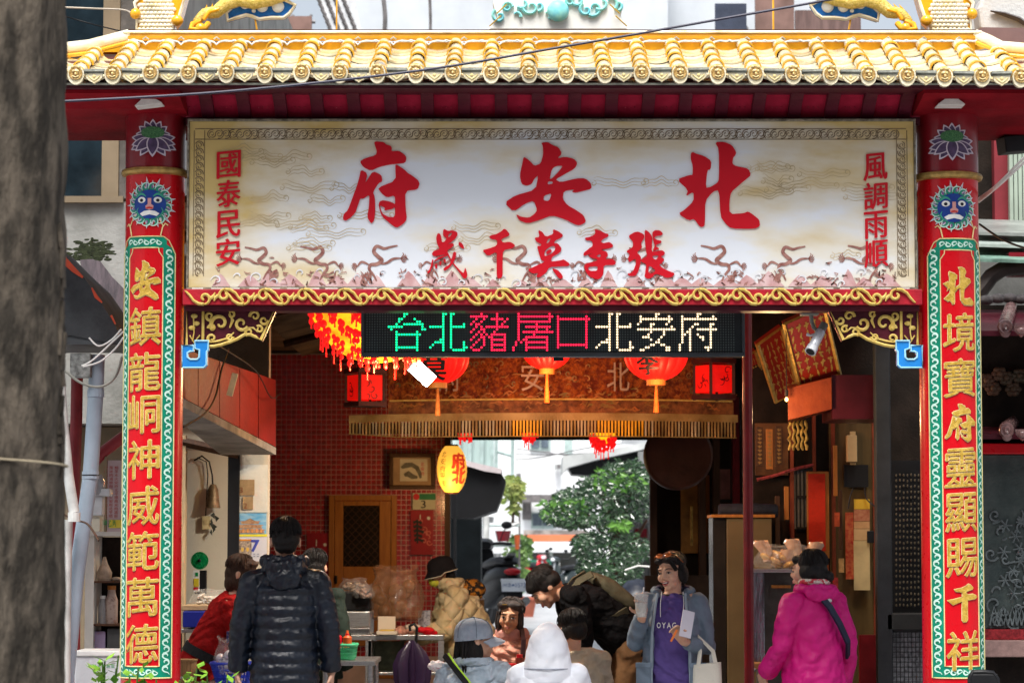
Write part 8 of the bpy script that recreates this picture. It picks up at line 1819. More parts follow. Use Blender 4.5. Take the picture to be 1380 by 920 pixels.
# 7 white hooded diner
M_wh2 = mat('white_nylon_hood',(.74,.78,.86),.6,col2=(.80,.83,.88),vs=6,bump=.3,bs=9,bd=.03,fold=.22,fs=3)
p = Person(738,15.6,1.62,178,'seated diner from behind in a white hooded jacket with the hood up',seated(-.06,head=(0,-.02,1.10)))
p.body((0,0,0),vox=.009); p.coat(M_wh2,'white_jacket',w=1.08,sl=.066,disp=.025,dsc=.09,collar=.10,crease=.006); p.trousers(MATS['navy_denim']); b = MB(); Hc = p.j['head']
loft(b,[(Hc+V(0,.03,-.19),.165,.11),(Hc+V(0,.04,-.12),.142,.115),(Hc+V(0,.03,-.04),.125,.118),(Hc+V(0,.02,.03),.112,.115),(Hc+V(0,.01,.085),.088,.095),(Hc+V(0,-.0,.118),.055,.062),(Hc+V(0,-.01,.130),.015,.02)],24,1.0)
skin_over(b,'raised_hood',M_wh2,p.o,.008,4,.010,.09,0,.006)
p.part(MB().tube([p.j['neck']+V(.14*cos(R(a)),.02+.13*sin(R(a)),-.015) for a in range(10,175,12)],.0035,6),'hood_seam',mat('shadow_seam',(.30,.33,.40),.7,bump=0))
# 8 black haired seated diner
p = Person(772,16.6,1.60,192,'seated person with short black hair and beige top beside the white hooded diner',seated(.0,head=(.0,-.04,1.125)))
p.body((18,14,0),vox=.009); p.coat(mat('beige_fleece',(.50,.44,.34),.9,col2=(.42,.36,.27),vs=9,bump=.4,fold=.6,fs=4),'beige_top',w=1.02,sl=.062,disp=.02); p.trousers(M_dark); p.hair([(0,.018,.046,.084,.100,.082),(0,.06,-.01,.074,.058,.07),(.06,.02,-.02,.026,.05,.05),(-.06,.02,-.02,.026,.05,.05),(0,-.06,.04,.06,.04,.04)])
# 9 bending man with rucksack
M_bk = mat('black_wool',(.005,.005,.006),.9,spec=.1,fold=.6,var=.3,bump=.3)
p = Person(842,18.0,1.76,-82,'man in black bending forward to the left with an olive rucksack and brown trousers',dict(pelvis=(0,.03,.93),chest=(0,-.20,1.125),neck=(0,-.37,1.225),head=(0,-.49,1.245),shL=(.18,-.33,1.20),shR=(-.18,-.33,1.20),elL=(.19,-.29,.93),elR=(-.20,-.30,.93),wrL=(.13,-.36,.70),wrR=(-.16,-.38,.72),hipL=(.09,.03,.90),hipR=(-.09,.03,.90),knL=(.10,-.03,.50),knR=(-.10,.03,.50),anL=(.10,.03,.09),anR=(-.10,.07,.09)))
p.body((-3,48,0),hands=(('L',(0,-.3,-1),(-1,0,0),1,.5),('R',(0,-.3,-1),(1,0,0),-1,.5)),vox=.008); face(p.o,p.j['head'],p.M)
p.coat(M_bk,'black_sweater',w=1.10,sl=.066,disp=.025,hemdrop=.10,collar=.075); p.trousers(mat('brown_corduroy',(.17,.085,.035),.85,col2=(.12,.06,.025),vs=6,bump=.5,bs=30,fold=.8,fs=3),r=.115,r2=.085)
p.hair([(0,.012,.060,.086,.104,.072),(0,.060,.010,.074,.058,.065),(0,-.055,.060,.070,.045,.040),(.065,.01,.015,.02,.05,.045),(-.065,.01,.015,.02,.05,.045)],vox=.008)
ch,pe = p.j['chest'],p.j['pelvis']; ax = (p.j['neck']-pe).normalized(); bk = V(0,-ax.z,ax.y)*-1.0; bk = V(0,ax.z,-ax.y)
b = MB(); c0 = ch.lerp(p.j['neck'],-.15)+bk*.145; secs = []
for t,w_,d_ in ((-.19,.09,.03),(-.16,.12,.05),(-.05,.13,.062),(.07,.122,.052),(.13,.09,.035),(.16,.05,.02)): secs.append((c0+ax*t,w_,d_))
loft(b,secs,20,.7); skin_over(b,'rucksack',mat('olive_canvas',(.055,.050,.030),.85,col2=(.085,.075,.045),vs=14,bump=.4,bs=150),p.o,.010,3,.02,.08)
for q in (-1,1): p.strap([p.j['chest']+V(q*.13,0,0)+bk*.15+ax*.14,p.j['neck']+V(q*.11,0,0)+bk*.09-ax*.02,p.j['neck']+V(q*.11,0,0)-bk*.02-ax*.02,ch+V(q*.135,0,0)-bk*.12+ax*.02,ch+V(q*.175,0,0)-bk*.03-ax*.10,ch+V(q*.16,0,0)+bk*.10-ax*.16],.045,MATS['olive_canvas'],'rucksack_strap',.006)
p.strap([c0+V(-.16,0,0)-bk*.02+ax*.0,c0+V(-.19,0,0)-bk*.10-ax*.06,c0+V(-.19,0,0)-bk*.20-ax*.12],.03,mat('tan_leather',(.25,.13,.06),.5,bump=.1),'side_strap',.006)
b = MB(); b.ell(p.j['wrL']+V(-.02,-.02,.0),(.06,.08,.075)); o_ = skin_over(b,'olive_bundle',mat('olive_yellow_cloth',(.20,.20,.05),.8,var=.3,vs=20,bump=.4),p.o,.01,2,.02,.03)
# 10 smiling woman with cup
M_gj = mat('grey_blue_jacket',(.12,.165,.215),.7,spec=.3,col2=(.16,.215,.28),vs=5,bump=.4,bs=10,bd=.03,fold=.4,fs=3)
p = Person(906,16.0,1.57,-8,'laughing woman in open grey blue jacket and purple shirt, raising a plastic cup',dict(head=(-.005,-.02,1.515),neck=(0,.005,1.385),elR=(-.225,-.02,1.09),wrR=(-.165,-.19,1.25),elL=(.215,.03,1.06),wrL=(.080,-.20,1.10),shL=(.155,.01,1.34),shR=(-.15,.0,1.34)))
p.body((-24,6,-6),vox=.0052,fem=.95,smile=True,hands=(('R',(-.05,-.45,.9),(-.1,-1,-.35),-1,.62),('L',(-.45,-.35,.85),(-.2,-1,-.2),1,.75))); face(p.o,p.j['head'],p.M,smile=True)
b = MB(); pe,ch,nk = p.j['pelvis'],p.j['chest'],p.j['neck']
loft(b,[(pe-V(0,0,.17),.168,.132),(pe,.160,.128),(pe.lerp(ch,.5),.145,.114),(ch,.150,.125),(ch.lerp(nk,.5),.150,.105),(ch.lerp(nk,.85),.10,.075),(nk-V(0,.0,.005),.068,.062)],26)
skin_over(b,'purple_shirt',mat('purple_jersey',(.085,.055,.21),.9,spec=.15,col2=(.11,.075,.26),fold=.7,fs=3.5,vs=5,bump=.6,bs=9,bd=.03),p.o,.008,3,.012,.08,0,.012)
p.part(MB().tube([nk+V(.066*cos(t),.0+.060*sin(t),-.004+.008*sin(t)) for t in [k*.2618 for k in range(24)]],.008,6,close=1),'black_neckband',M_black)
b = MB(); fT = lambda u,v,d: V(u,-.131-d+.9*(u+.02)**2+.0,v)
for i,ch_ in enumerate('OYAG'): put_glyph(b,ch_,-.072+i*.031,1.195,.024,.034,fT,.003,.01,shear=0,keep=False)
p.part(b,'shirt_lettering',M_white,smooth=False)
# open jacket: two front panels and a back shell, plus sleeves
b = MB(); shell = []
for z_,rx,ry in ((.70,.200,.150),(.80,.195,.150),(.92,.185,.146),(1.05,.178,.142),(1.18,.175,.142),(1.28,.172,.132),(1.345,.150,.108),(1.385,.100,.088)):
    n_ = 30; a0,a1 = R(-52),R(232); ou = [V(rx*cos(a0+(a1-a0)*k/n_),.008+ry*sin(a0+(a1-a0)*k/n_)-(.012 if k in (0,n_) else 0),z_) for k in range(n_+1)]; inn = [V(v.x*.955,v.y*.94,z_) for v in ou[::-1]]; shell.append(ou+inn)
b.rings(shell)
for q in 'LR':
    S_,E_,W_ = p.j['sh'+q],p.j['el'+q],p.j['wr'+q]; b.ell(S_,(.058,.062,.058)); W2 = E_.lerp(W_,.86); b.tube([S_,S_.lerp(E_,.5),E_,E_.lerp(W2,.5),W2],[.060,.057,.053,.048,.043],14); b.ell(E_,.053); cap_(b,S_,nk.lerp(S_,.55)-V(0,0,.01),.052,.045)
skin_over(b,'jacket',M_gj,p.o,.0085,3,.012,.07,0,.014)
b = MB()
for i in range(9): a = R(-25+29*i); b.ell(nk+V(.105*cos(a),.045+.085*sin(a),.012+.012*sin(a)),(.036,.036,.030),10,8)
b.ell(nk+V(0,.13,-.03),(.12,.06,.07)); skin_over(b,'jacket_hood',M_gj,p.o,.009,3,.02,.04)
b = MB()
for i in range(8): a = R(-15+30*i); b.ell(nk+V(.088*cos(a),.040+.075*sin(a),.022+.012*sin(a)),(.026,.028,.028),10,8)
skin_over(b,'navy_hood_lining',mat('navy_lining',(.015,.018,.06),.7,bump=.2),p.o,.008,2)
for q in (-1,1):
    p.part(MB().tube([V(q*.118,-.128,.70),V(q*.118,-.134,.95),V(q*.112,-.132,1.15),V(q*.095,-.115,1.30),V(q*.085,-.07,1.385)],.009,6),'zip_edge',mat('pale_placket',(.24,.30,.36),.6,bump=.1))
    p.part(MB().box(V(q*.165,-.128,.90),(.10,.014,.11),(0,0,R(q*22))).box(V(q*.165,-.134,.955),(.105,.014,.03),(0,0,R(q*22))),'pocket_flap',M_gj,bevel=.004,smooth=False)
p.part(MB().tube([nk+V(-.06,-.06,.01),nk+V(-.065,-.10,-.06),nk+V(-.062,-.13,-.14)],.0028,5).tube([nk+V(.07,-.06,.01),nk+V(.078,-.10,-.06),nk+V(.072,-.13,-.17)],.0028,5),'hood_cord',M_white); stuff(LAST[1])
p.trousers(M_dark)
p.hair([(0,.032,.050,.084,.092,.078),(0,.065,-.02,.080,.058,.080),(.070,.015,-.020,.022,.050,.060),(-.070,.015,-.018,.020,.045,.055),(.030,-.052,.078,.050,.032,.024),(-.04,-.046,.076,.038,.032,.022),(0,.10,.01,.05,.04,.05)],strands=1)
p.locks([[(.075,-.01,.04),(.084,-.005,-.02),(.078,0,-.075)],[(-.074,-.01,.04),(-.083,-.005,-.02),(-.076,0,-.07)],[(.03,-.07,.085),(.06,-.068,.055),(.072,-.05,.01)],[(0,.11,0),(.0,.12,-.04),(0,.11,-.09)]],n=9,r=.006,spread=.012)
F = lambda x,y,z: p.j['head']+p.M @ V(x,y,z)
M_shg = mat('amber_lens',(.55,.14,.03),.12,bump=0,coat=.5)
for q in (-1,1): b = MB(); b.ell(F(q*.031,-.062,.108),(.025,.006,.018),14,8,p.M @ Matrix.Rotation(R(-48),3,'X')); p.part(b,'sunglass_lens',M_shg)
p.part(MB().tube([F(-.088,.01,.05),F(-.075,-.045,.10),F(-.03,-.070,.118),F(0,-.071,.115),F(.03,-.070,.118),F(.075,-.045,.10),F(.088,.01,.05)],.0035,6),'sunglass_frame',mat('tortoise_frame',(.22,.07,.02),.25,bump=0))
def world(p,v): return wm(p.o) @ Vector(v)
hR = p.j['wrR']; cc = world(p,hR+V(.0,-.075,.075)); o = thing('plastic_cup',cc-V(0,0,.075),'clear plastic cup of white milky drink with straw, raised by the laughing woman','cup')
MB().lathe(cc-V(0,0,.07),[(0,0),(.028,0),(.036,.075),(0,.075)],20).build('milky_drink',mat('milky_drink',(.66,.63,.56),.4,bump=0),o,smooth=1)
MB().lathe(cc-V(0,0,.072),[(.0285,-.001),(.0405,.118),(.0415,.118),(.0295,-.003)],20).build('cup_wall',mat('cup_plastic',(.62,.62,.60),.15,bump=0,alpha=.35),o,smooth=1); MB().lathe(cc+V(0,0,.047),[(.043,0),(.043,.006),(.03,.016),(0,.018)],20).build('lid',mat('cup_lid',(.6,.6,.6),.2,bump=0,alpha=.5),o,smooth=1); MB().tube([cc+V(0,0,-.02),cc+V(.015,-.005,.095)],.004,8).build('straw',M_white,o)
cc = world(p,p.j['wrL']+V(-.005,-.055,.085)); o = MB().box(cc+V(.03,-.01,.02),(.075,.010,.155),(R(-8),R(14),R(20))).build('paper_wallet',mat('pale_lilac_card',(.56,.55,.62),.5,var=.05,bump=0),None,bevel=.003); tag(o,'pale lilac folder held against the chest of the laughing woman','folder')
o = MB().box(cc+V(-.045,-.03,-.045),(.012,.006,.075),(0,R(28),0)).build('orange_ribbon',mat('orange_tape',(.70,.18,.04),.5,bump=0),None); tag(o,'narrow orange ribbon hanging from the laughing woman\'s left hand','ribbon')
# tote bag on the forearm
el = world(p,p.j['elL'].lerp(p.j['wrL'],.35)); o = thing('tote_bag',el-V(0,0,.35),'off white canvas tote bag hanging from the laughing woman\'s forearm','bag'); M_cv = mat('off_white_canvas',(.62,.60,.52),.9,var=.05,bump=.4,bs=150)
zt_ = P(0,893,15.9).z; x0_,x1_ = P(927,0,15.9).x,P(967,0,15.9).x; rings = []
for z_,k_ in ((zt_-.34,.8),(zt_-.30,1.),(zt_-.1,1.0),(zt_,.96)): rings.append([V((x0_+x1_)/2+(x1_-x0_)/2*k_*math.copysign(abs(cos(t))**.5,cos(t)),el.y-.06+.05*math.copysign(abs(sin(t))**.7,sin(t)),z_+.008*cos(t)) for t in [q*pi/10 for q in range(20)]])
MB().rings(rings).build('bag_body',M_cv,o,smooth=1)
for dy in (-.045,.045): MB().tube([V(x0_+.035,el.y-.06+dy,zt_-.02),V(x0_+.05,el.y-.03+dy*.6,zt_+.07),el+V(-.01,dy*.3-.01,.052),V(x1_-.05,el.y-.03+dy*.6,zt_+.07),V(x1_-.035,el.y-.06+dy,zt_-.02)],.012,6,flat=.35).build('handle',M_cv,o,smooth=1)
# 11 woman in the pink jacket
M_pk = mat('magenta_nylon',(.50,.003,.15),.55,spec=.3,col2=(.56,.006,.19),vs=4,bump=.4,bs=7,bd=.03,fold=.4,fs=3)
p = Person(1095,15.8,1.58,-148,'woman from behind in bright magenta pink rain jacket, dark hair, navy strap across her back',dict(head=(.01,-.03,1.515),elL=(.235,.00,1.06),elR=(-.235,.03,1.08),wrL=(.23,-.16,.90),wrR=(-.24,-.02,.82),shL=(.165,.01,1.33),shR=(-.165,.01,1.33)))
p.body((32,4,0),vox=.007,hands=(('L',(-.1,-1,-.5),(-1,0,0),1,.4),('R',D,(1,0,.1),-1,.35))); face(p.o,p.j['head'],p.M)
p.coat(M_pk,'rain_jacket',w=.96,sl=.064,hemdrop=.20,disp=.024,dsc=.10,flare=1.18,collar=.085,dep=1.12); p.trousers(M_dark)
b = MB(); N_ = p.j['neck']; b.ell(N_+V(0,.085,-.015),(.13,.06,.055))
for i in range(10): a = R(-20+24*i); b.ell(N_+V(.11*cos(a),.01+.09*sin(a),.012),(.034,.032,.032),10,8)
skin_over(b,'folded_hood',M_pk,p.o,.009,3,.03,.05)
b = MB()
for i in range(18): a = R(i*20); b.ell(N_+V(.078*cos(a),.005+.07*sin(a),.052),(.024,.024,.022),8,6)
skin_over(b,'plaid_scarf',mat('plaid_scarf_wool',(.50,.04,.06),.9,col2=(.60,.56,.50),lo=.47,hi=.53,vs=22,bump=.4),p.o,.007,1)
p.hair([(0,.030,.048,.084,.094,.078),(0,.062,-.02,.080,.062,.075),(.066,.02,-.01,.026,.055,.050),(-.066,.02,-.01,.026,.055,.050),(0,.125,-.045,.038,.036,.036),(0,-.058,.068,.055,.035,.03)])
p.strap([(.045,.118,1.375),(-.01,.152,1.30),(-.07,.168,1.20),(-.14,.158,1.09),(-.20,.08,1.0)][::1],.038,mat('navy_webbing',(.012,.016,.04),.5,bump=.2),'bag_strap',.008)
p.part(MB().box(V(-.015,.137,1.345),(.035,.01,.03)),'strap_buckle',M_steel,smooth=False)
stool(640,15.95,.36,M_red,'round red stool under the woman in the grey cap'); stool(738,15.68,.36,M_red,'round red stool under the white hooded diner'); stool(772,16.66,.42,M_red,'round red stool under the black haired diner'); stool(690,17.36,.49,M_red,'round red stool under the peach jacketed woman')

# ================================================================ STALL THINGS AND TABLES
def slab(o,name,px0,px1,py0,py1,Y0,Y1,m,bevel=.004,floor=False):
    a,b_ = P(px0,py1,Y0),P(px1,py0,Y0); return MB().b2((a.x,Y0,0 if floor else a.z),(b_.x,Y1,b_.z)).build(name,m,o,bevel=bevel)
YS1 = 19.2
o = thing('stall_counter',P(535,855,YS1),'steel topped stall counter with a shelf underneath, in front of the wooden door','counter')
slab(o,'counter_top',452,598,855,862,YS1,YS1+.7,M_steel); slab(o,'under_shelf',500,590,905,909,YS1+.05,YS1+.7,M_steel); slab(o,'front_curtain',500,545,863,904,YS1+.3,YS1+.32,mat('murky_green_panel',(.07,.08,.05),.6,var=.5,vs=9,bump=.2))
for px in (500,596): c = P(px,0,YS1); MB().b2((c.x-.02,YS1,0),(c.x+.02,YS1+.04,P(0,862.5,YS1).z)).build('leg',M_steel,o)
slab(o,'side_panel',495,501,862,1000,YS1,YS1+.7,M_steel)
Yq = 19.25; o = thing('griddle_box',P(475,830,Yq),'black and steel griddle box with a rail, left on the stall counter','griddle')
slab(o,'black_hood',448,499,797,822,Yq,Yq+.5,M_black,.01); slab(o,'steel_body',448,499,823,855,Yq-.02,Yq+.5,M_steel,.01); MB().tube([P(448,847,Yq-.06),P(498,846,Yq-.06)],.014,8).build('front_rail',M_steel,o,smooth=1)
M_bagb = mat('brown_cellophane',(.20,.085,.028),.2,col2=(.42,.24,.12),lo=.45,hi=.7,vs=10,bump=1.,bs=16,coat=.6)
M_film0 = mat('clear_film',(.75,.72,.68),.06,spec=.9,alpha=.15,var=.05,vs=5,bump=1.,bs=14,bd=.03)
def bag(px,py,rx,ry,Y,m,lab,seed,nm='plastic_bag',film=None):
    c = P(px,py,Y); s_ = F_PX/Y; a,h = rx/s_,2*ry/s_; o = thing(nm,c-V(0,0,ry/s_),lab,'bag'); rnd = random.Random(seed); b = MB()
    for i in range(16):                 # the rolls and buns inside
        t = rnd.uniform(0,6.28); k = rnd.uniform(.0,.72); b.ell(V(a*k*cos(t),.09*sin(t)*k-.01,h*rnd.uniform(.14,.70)),(a*rnd.uniform(.20,.30),.05,h*rnd.uniform(.11,.17)),12,8,Matrix.Rotation(rnd.uniform(-.6,.6),3,'Y'))
    stuff(b.build('bag_contents',m,o,smooth=1,local=1)); b = MB(); rings = []; ph = [rnd.uniform(0,6) for _ in range(4)]
    for z_,k in ((0,.75),(.06,.95),(.25,1.03),(.5,1.0),(.7,.92),(.82,.80),(.92,.74),(1.0,.84),(1.06,.8)): rings.append([V(a*k*cos(t)*(1+.05*sin(7*t+ph[0]+z_*3)+.05*sin(11*t+ph[1]-z_*6)+rnd.uniform(-.03,.03)),.13*k*sin(t)*(1+.10*sin(5*t+ph[2])+rnd.uniform(-.06,.06)),h*z_*(1+(.05*sin(3*t+ph[3])+rnd.uniform(-.03,.03) if z_ > .6 else 0))) for t in [q*pi/16 for q in range(32)]])
    MB().rings(rings,cap=False).build('bag_film',film or M_film0,o,local=1); return o
bag(533,802,36,33,19.5,M_bagb,'large crinkled brown plastic bag standing on the counter in front of the door',1,film=mat('brown_film',(.30,.15,.07),.07,spec=.9,alpha=.42,var=.2,vs=8,bump=1.,bs=14,bd=.03)); bag(478,790,20,10,19.35,mat('tan_cellophane',(.34,.22,.12),.2,col2=(.5,.4,.3),vs=12,bump=1.,bs=16,coat=.5),'tan bread bag lying on top of the griddle box',2); bag(490,797,14,9,19.2,mat('pinkish_bread_bag',(.48,.34,.26),.25,var=.2,vs=14,bump=1,bs=20,coat=.4),'small pinkish bread bag on the right end of the griddle box',3)
o = thing('foam_tray',P(521,853,19.1),'open cream foam lunch box with raised lid on the stall counter','box'); M_fo = mat('cream_foam',(.66,.58,.44),.8,var=.04,bump=.1); slab(o,'raised_lid',509,533,830,850,19.30,19.32,M_fo,.006); slab(o,'tray_base',507,535,850,855,19.1,19.3,M_fo,.006); slab(o,'yellow_food',511,531,848,850,19.13,19.27,mat('omelette_yellow',(.62,.45,.08),.6,bump=.3),.004)
for px,py,r_,m,lab in ((545,852,.05,mat('pinkish_food',(.45,.22,.15),.7,var=.4,vs=30,bump=.6),'pinkish heap of cut food beside the foam lunch box'),(556,848,.045,mat('pale_dough',(.55,.45,.35),.7,var=.3,vs=30,bump=.6),'pale wrapped heap near the old woman\'s hands'),(575,853,.035,M_red,'small red dish on the right end of the counter')):
    c = P(px,py,19.3); b = MB(); [b.ell(V(random.uniform(-.05,.05),random.uniform(-.03,.03),random.uniform(0,.03)),(.035,.03,.02),8,6) for _ in range(8)]; o = skin_over(b,'food_heap',m,None,.008,1); o.location = c; tag(o,lab,'food')
# umbrella
o = thing('umbrella',P(558,925,18.9),'folded dark purple umbrella with curved handle hooked on the counter edge','umbrella'); b = MB(); rings = []
for z_,r_ in ((P(0,862,18.9).z,.015),(P(0,870,18.9).z,.045),(P(0,878,18.9).z,.075),(P(0,895,18.9).z,.105),(P(0,915,18.9).z,.10),(P(0,950,18.9).z,.05),(P(0,975,18.9).z,.01)): rings.append([V(P(558,0,18.9).x+r_*(1+.28*cos(8*t))*cos(t),18.9+r_*.6*(1+.28*cos(8*t))*sin(t),z_) for t in [k*pi/24 for k in range(48)]])
b.rings(rings).build('folded_canopy',mat('aubergine_nylon',(.028,.014,.045),.4,var=.2,bump=.2,coat=.2),o,smooth=1); MB().tube([P(560,870,18.9),P(561,858,18.9),P(562,845,18.9),P(558,840,18.9),P(552,843,18.9),P(553,850,18.9)],.010,8).build('crook_handle',M_black,o,smooth=1)
# near steel table with green basket
Yt = 17.0; o = thing('near_steel_table',P(470,895,Yt),'low steel table holding the green basket, right of the black jacketed man','table'); a,b_ = P(432,892,Yt),P(492,887,Yt+.7); MB().b2((a.x,Yt,a.z-.02),(b_.x+.1,Yt+.75,a.z+.01)).build('table_top',M_steel,o,bevel=.004)
for x_,y_ in ((a.x+.03,Yt+.03),(b_.x+.07,Yt+.03),(a.x+.03,Yt+.7),(b_.x+.07,Yt+.7)): MB().cyl((x_,y_,0),(x_,y_,a.z-.02),.018,n=8).build('leg',M_steel,o)
def basket(px,pyb,pyt,w0,w1,Y,m,lab,nx=9,nz=3):
    c = P(px,pyb,Y); s_ = F_PX/Y; h = (pyb-pyt)/s_; o = thing('basket',c,lab,'basket'); A_ = lambda t,z_: V((w0+(w1-w0)*z_/h)/2/s_*math.copysign(abs(cos(t))**.45,cos(t)),.11*(.85+.15*z_/h)*math.copysign(abs(sin(t))**.45,sin(t)),z_)
    T_ = [k*2*pi/44 for k in range(44)]
    MB().rings([[A_(t,0) for t in T_],[A_(t,.012) for t in T_]]).build('basket_base',m,o,local=1); MB().tube([A_(t,h) for t in T_],.010,6,close=1).build('basket_rim',m,o,local=1,smooth=1)
    b = MB()
    for t in T_: b.tube([A_(t,.01),A_(t,h)],.0045,4)
    for k in range(1,nz+1): b.tube([A_(t,h*k/(nz+1)) for t in T_],.006,4,close=1)
    stuff(b.build('basket_lattice',m,o,local=1)); return o,c,h
zt = P(432,892,Yt).z+.012
M_gb = mat('mint_green_plastic',(.06,.42,.20),.4,var=.1,bump=.05)
o,c,h = basket(463,888,868,30,36,Yt+.15,M_gb,'mint green plastic basket of bottles on the low steel table'); MB().b2((-.055,-.08,.012),(.055,.08,h*.8)).build('liner',M_gb,o,local=1); o.location.z = zt
for px,m,hh,lab in ((452,mat('buff_carton',(.48,.30,.18),.7,bump=.05),.15,'buff paper packet standing in the green basket'),(459,M_red_ink,.09,'red sauce bottle standing in the green basket'),(472,mat('orange_red_plastic',(.60,.10,.02),.4,bump=.05),.085,'orange squeeze bottle with pointed tip in the green basket')):
    c2 = P(px,0,Yt+.15); q = thing('sauce_bottle' if hh < .12 else 'paper_packet',(c2.x,Yt+.15,zt+.02),lab,'bottle' if hh < .12 else 'packet')
    if hh < .12: MB().lathe((0,0,0),[(0,0),(.026,0),(.028,.02),(.028,hh+.03),(.012,hh+.045),(.006,hh+.075),(0,hh+.075)],14).build('bottle_body',m,q,local=1,smooth=1); MB().lathe((0,0,hh+.045),[(0,0),(.013,0),(.012,.012),(0,.012)],12).build('bottle_cap',M_red,q,local=1)
    else: MB().box((0,0,hh/2),(.05,.03,hh)).build('packet_body',m,q,local=1,bevel=.003)
# left counter: blue tray, basket, bucket
Yl = 17.2; o = thing('left_counter',P(275,820,Yl),'pale wooden board on a stand with a deep blue drawer, beside the woman in red','counter'); slab(o,'board_top',244,308,815,822,Yl,Yl+.5,mat('raw_board',(.45,.30,.16),.7,var=.2,stretch=(2,8,8),bump=.2)); slab(o,'blue_drawer',246,306,823,845,Yl-.03,Yl+.45,mat('deep_blue_plastic',(.012,.02,.22),.4,var=.15,bump=.05),.006); slab(o,'steel_shelf',244,312,847,852,Yl-.02,Yl+.5,M_steel)
for px in (248,304): c = P(px,0,Yl); MB().b2((c.x-.02,Yl,0),(c.x+.02,Yl+.04,P(0,853,Yl).z)).build('leg',M_dwood,o)
bag(283,806,26,11,Yl+.15,mat('clear_food_bag',(.52,.44,.32),.2, col2=(.62,.58,.52),vs=14,bump=1,bs=20,coat=.5),'clear plastic bags of pale food lying on the wooden board',8)
Ya = 16.4; a,b_ = P(228,925,Ya),P(350,917,Ya); o = thing('front_table',V(a.x,Ya,0),'low table at the bottom edge carrying the blue basket and wooden tub','table'); MB().b2((a.x,Ya-.3,a.z-.02),(b_.x,Ya+.4,a.z+.02)).build('table_top',M_steel,o)
for x_,y_ in ((a.x+.03,Ya-.27),(b_.x-.03,Ya-.27),(a.x+.03,Ya+.37),(b_.x-.03,Ya+.37)): MB().cyl((x_,y_,0),(x_,y_,a.z-.02),.018,n=8).build('leg',M_steel,o)
zt = a.z+.021; M_bb = mat('violet_blue_plastic',(.03,.06,.52),.4,var=.1,bump=.05)
o,c,h = basket(316,916,889,46,62,Ya,M_bb,'bright blue lattice basket holding plastic bags, left of the black jacketed man',nz=2); o.location.z = zt
q = bag(312,872,22,24,Ya,mat('white_film_bag',(.58,.56,.62),.2, col2=(.72,.70,.74),vs=10,bump=1,bs=18,coat=.5),'white translucent plastic bag of snacks in the blue basket',9); q.location.z = zt+.05
o = card('patterned_packet',305,850,322,866,Ya+.02,mat('navy_pattern_packet',(.02,.03,.12),.4,col2=(.5,.25,.2),lo=.52,hi=.6,vs=50,bump=0),None,t=.05,bevel=.004); tag(o,'navy patterned snack packet sticking out of the white plastic bag','packet')
c = P(256,0,Ya); o = thing('wooden_tub',(c.x,Ya,zt),'round wooden tub with a lid standing left of the blue basket','tub')
for i in range(18):
    a = i*pi/9; MB().box((.072*cos(a),.072*sin(a),.065),(.006,.0245,.13),(0,0,a)).build('stave',mat('tub_wood',(.40,.24,.11),.6,col2=(.30,.17,.07),vs=6,stretch=(9,9,1),bump=.2),o,local=1)
MB().lathe((0,0,.131),[(0,0),(.08,0),(.082,.012),(0,.014)],24).build('tub_lid',MATS['tub_wood'],o,local=1); MB().lathe((0,0,.03),[(.077,0),(.079,.003),(.079,.010),(.077,.013)],24).build('hoop',M_steel,o,local=1)
# diners' table with tray
Yd = 16.5; a,b_ = P(655,905,Yd),P(760,895,Yd); o = thing('dining_table',V((a.x+b_.x)/2,Yd,0),'low brown table between the seated diners','table'); MB().b2((a.x-.1,Yd-.35,.80),(b_.x+.05,Yd+.35,.825)).build('table_top',M_wood,o,bevel=.004)
for x_,y_ in ((a.x-.05,Yd-.3),(b_.x,Yd-.3),(a.x-.05,Yd+.3),(b_.x,Yd+.3)): MB().cyl((x_,y_,0),(x_,y_,.8),.02,n=8).build('leg',M_dwood,o)
def on(px,w,h,m,nm,lab,cat,Y=Yd,kind='box',z0=.826):
    c = P(px,0,Y); o = thing(nm,(c.x,Y,z0),lab,cat)
    if kind == 'box': MB().box((0,0,h/2),(w,w*.8,h)).build('main',m,o,local=1,bevel=.004); LAST[1].name = nm+'_body'
    else: MB().lathe((0,0,0),[(0,0),(w*.42,0),(w*.5,h*.3),(w*.5,h),(w*.46,h),(0,h*.9)],16).build(nm+'_body',m,o,local=1,smooth=1)
    return o
o = on(677,.19,.012,mat('bamboo_tray',(.45,.30,.14),.6,bump=.1),'tray','flat bamboo coloured tray in front of the peach jacketed woman','tray',Yd-.1)
o = on(686,.11,.055,M_red,'red_container','red lidded container on the diners\' table','container',Yd+.05,'lathe'); MB().lathe((0,0,.056),[(0,0),(.06,0),(.06,.008),(0,.012)],16).build('lid',M_red_ink,o,local=1)
o = on(700,.05,.10,mat('sauce_brown_bottle',(.20,.05,.03),.2,bump=0),'condiment_bottle','brown condiment bottle with red cap right of the red container','bottle',Yd+.05,'lathe'); MB().lathe((0,0,.10),[(0,0),(.018,0),(.018,.02),(0,.02)],12).build('cap',M_red_ink,o,local=1)
o = on(670,.035,.07,mat('amber_jar',(.35,.2,.08),.2,bump=0),'pepper_shaker','small amber shaker with metal lid left of the red container','shaker',Yd+.02,'lathe'); MB().lathe((0,0,.07),[(0,0),(.018,0),(.014,.015),(0,.018)],12).build('lid',M_steel,o,local=1)
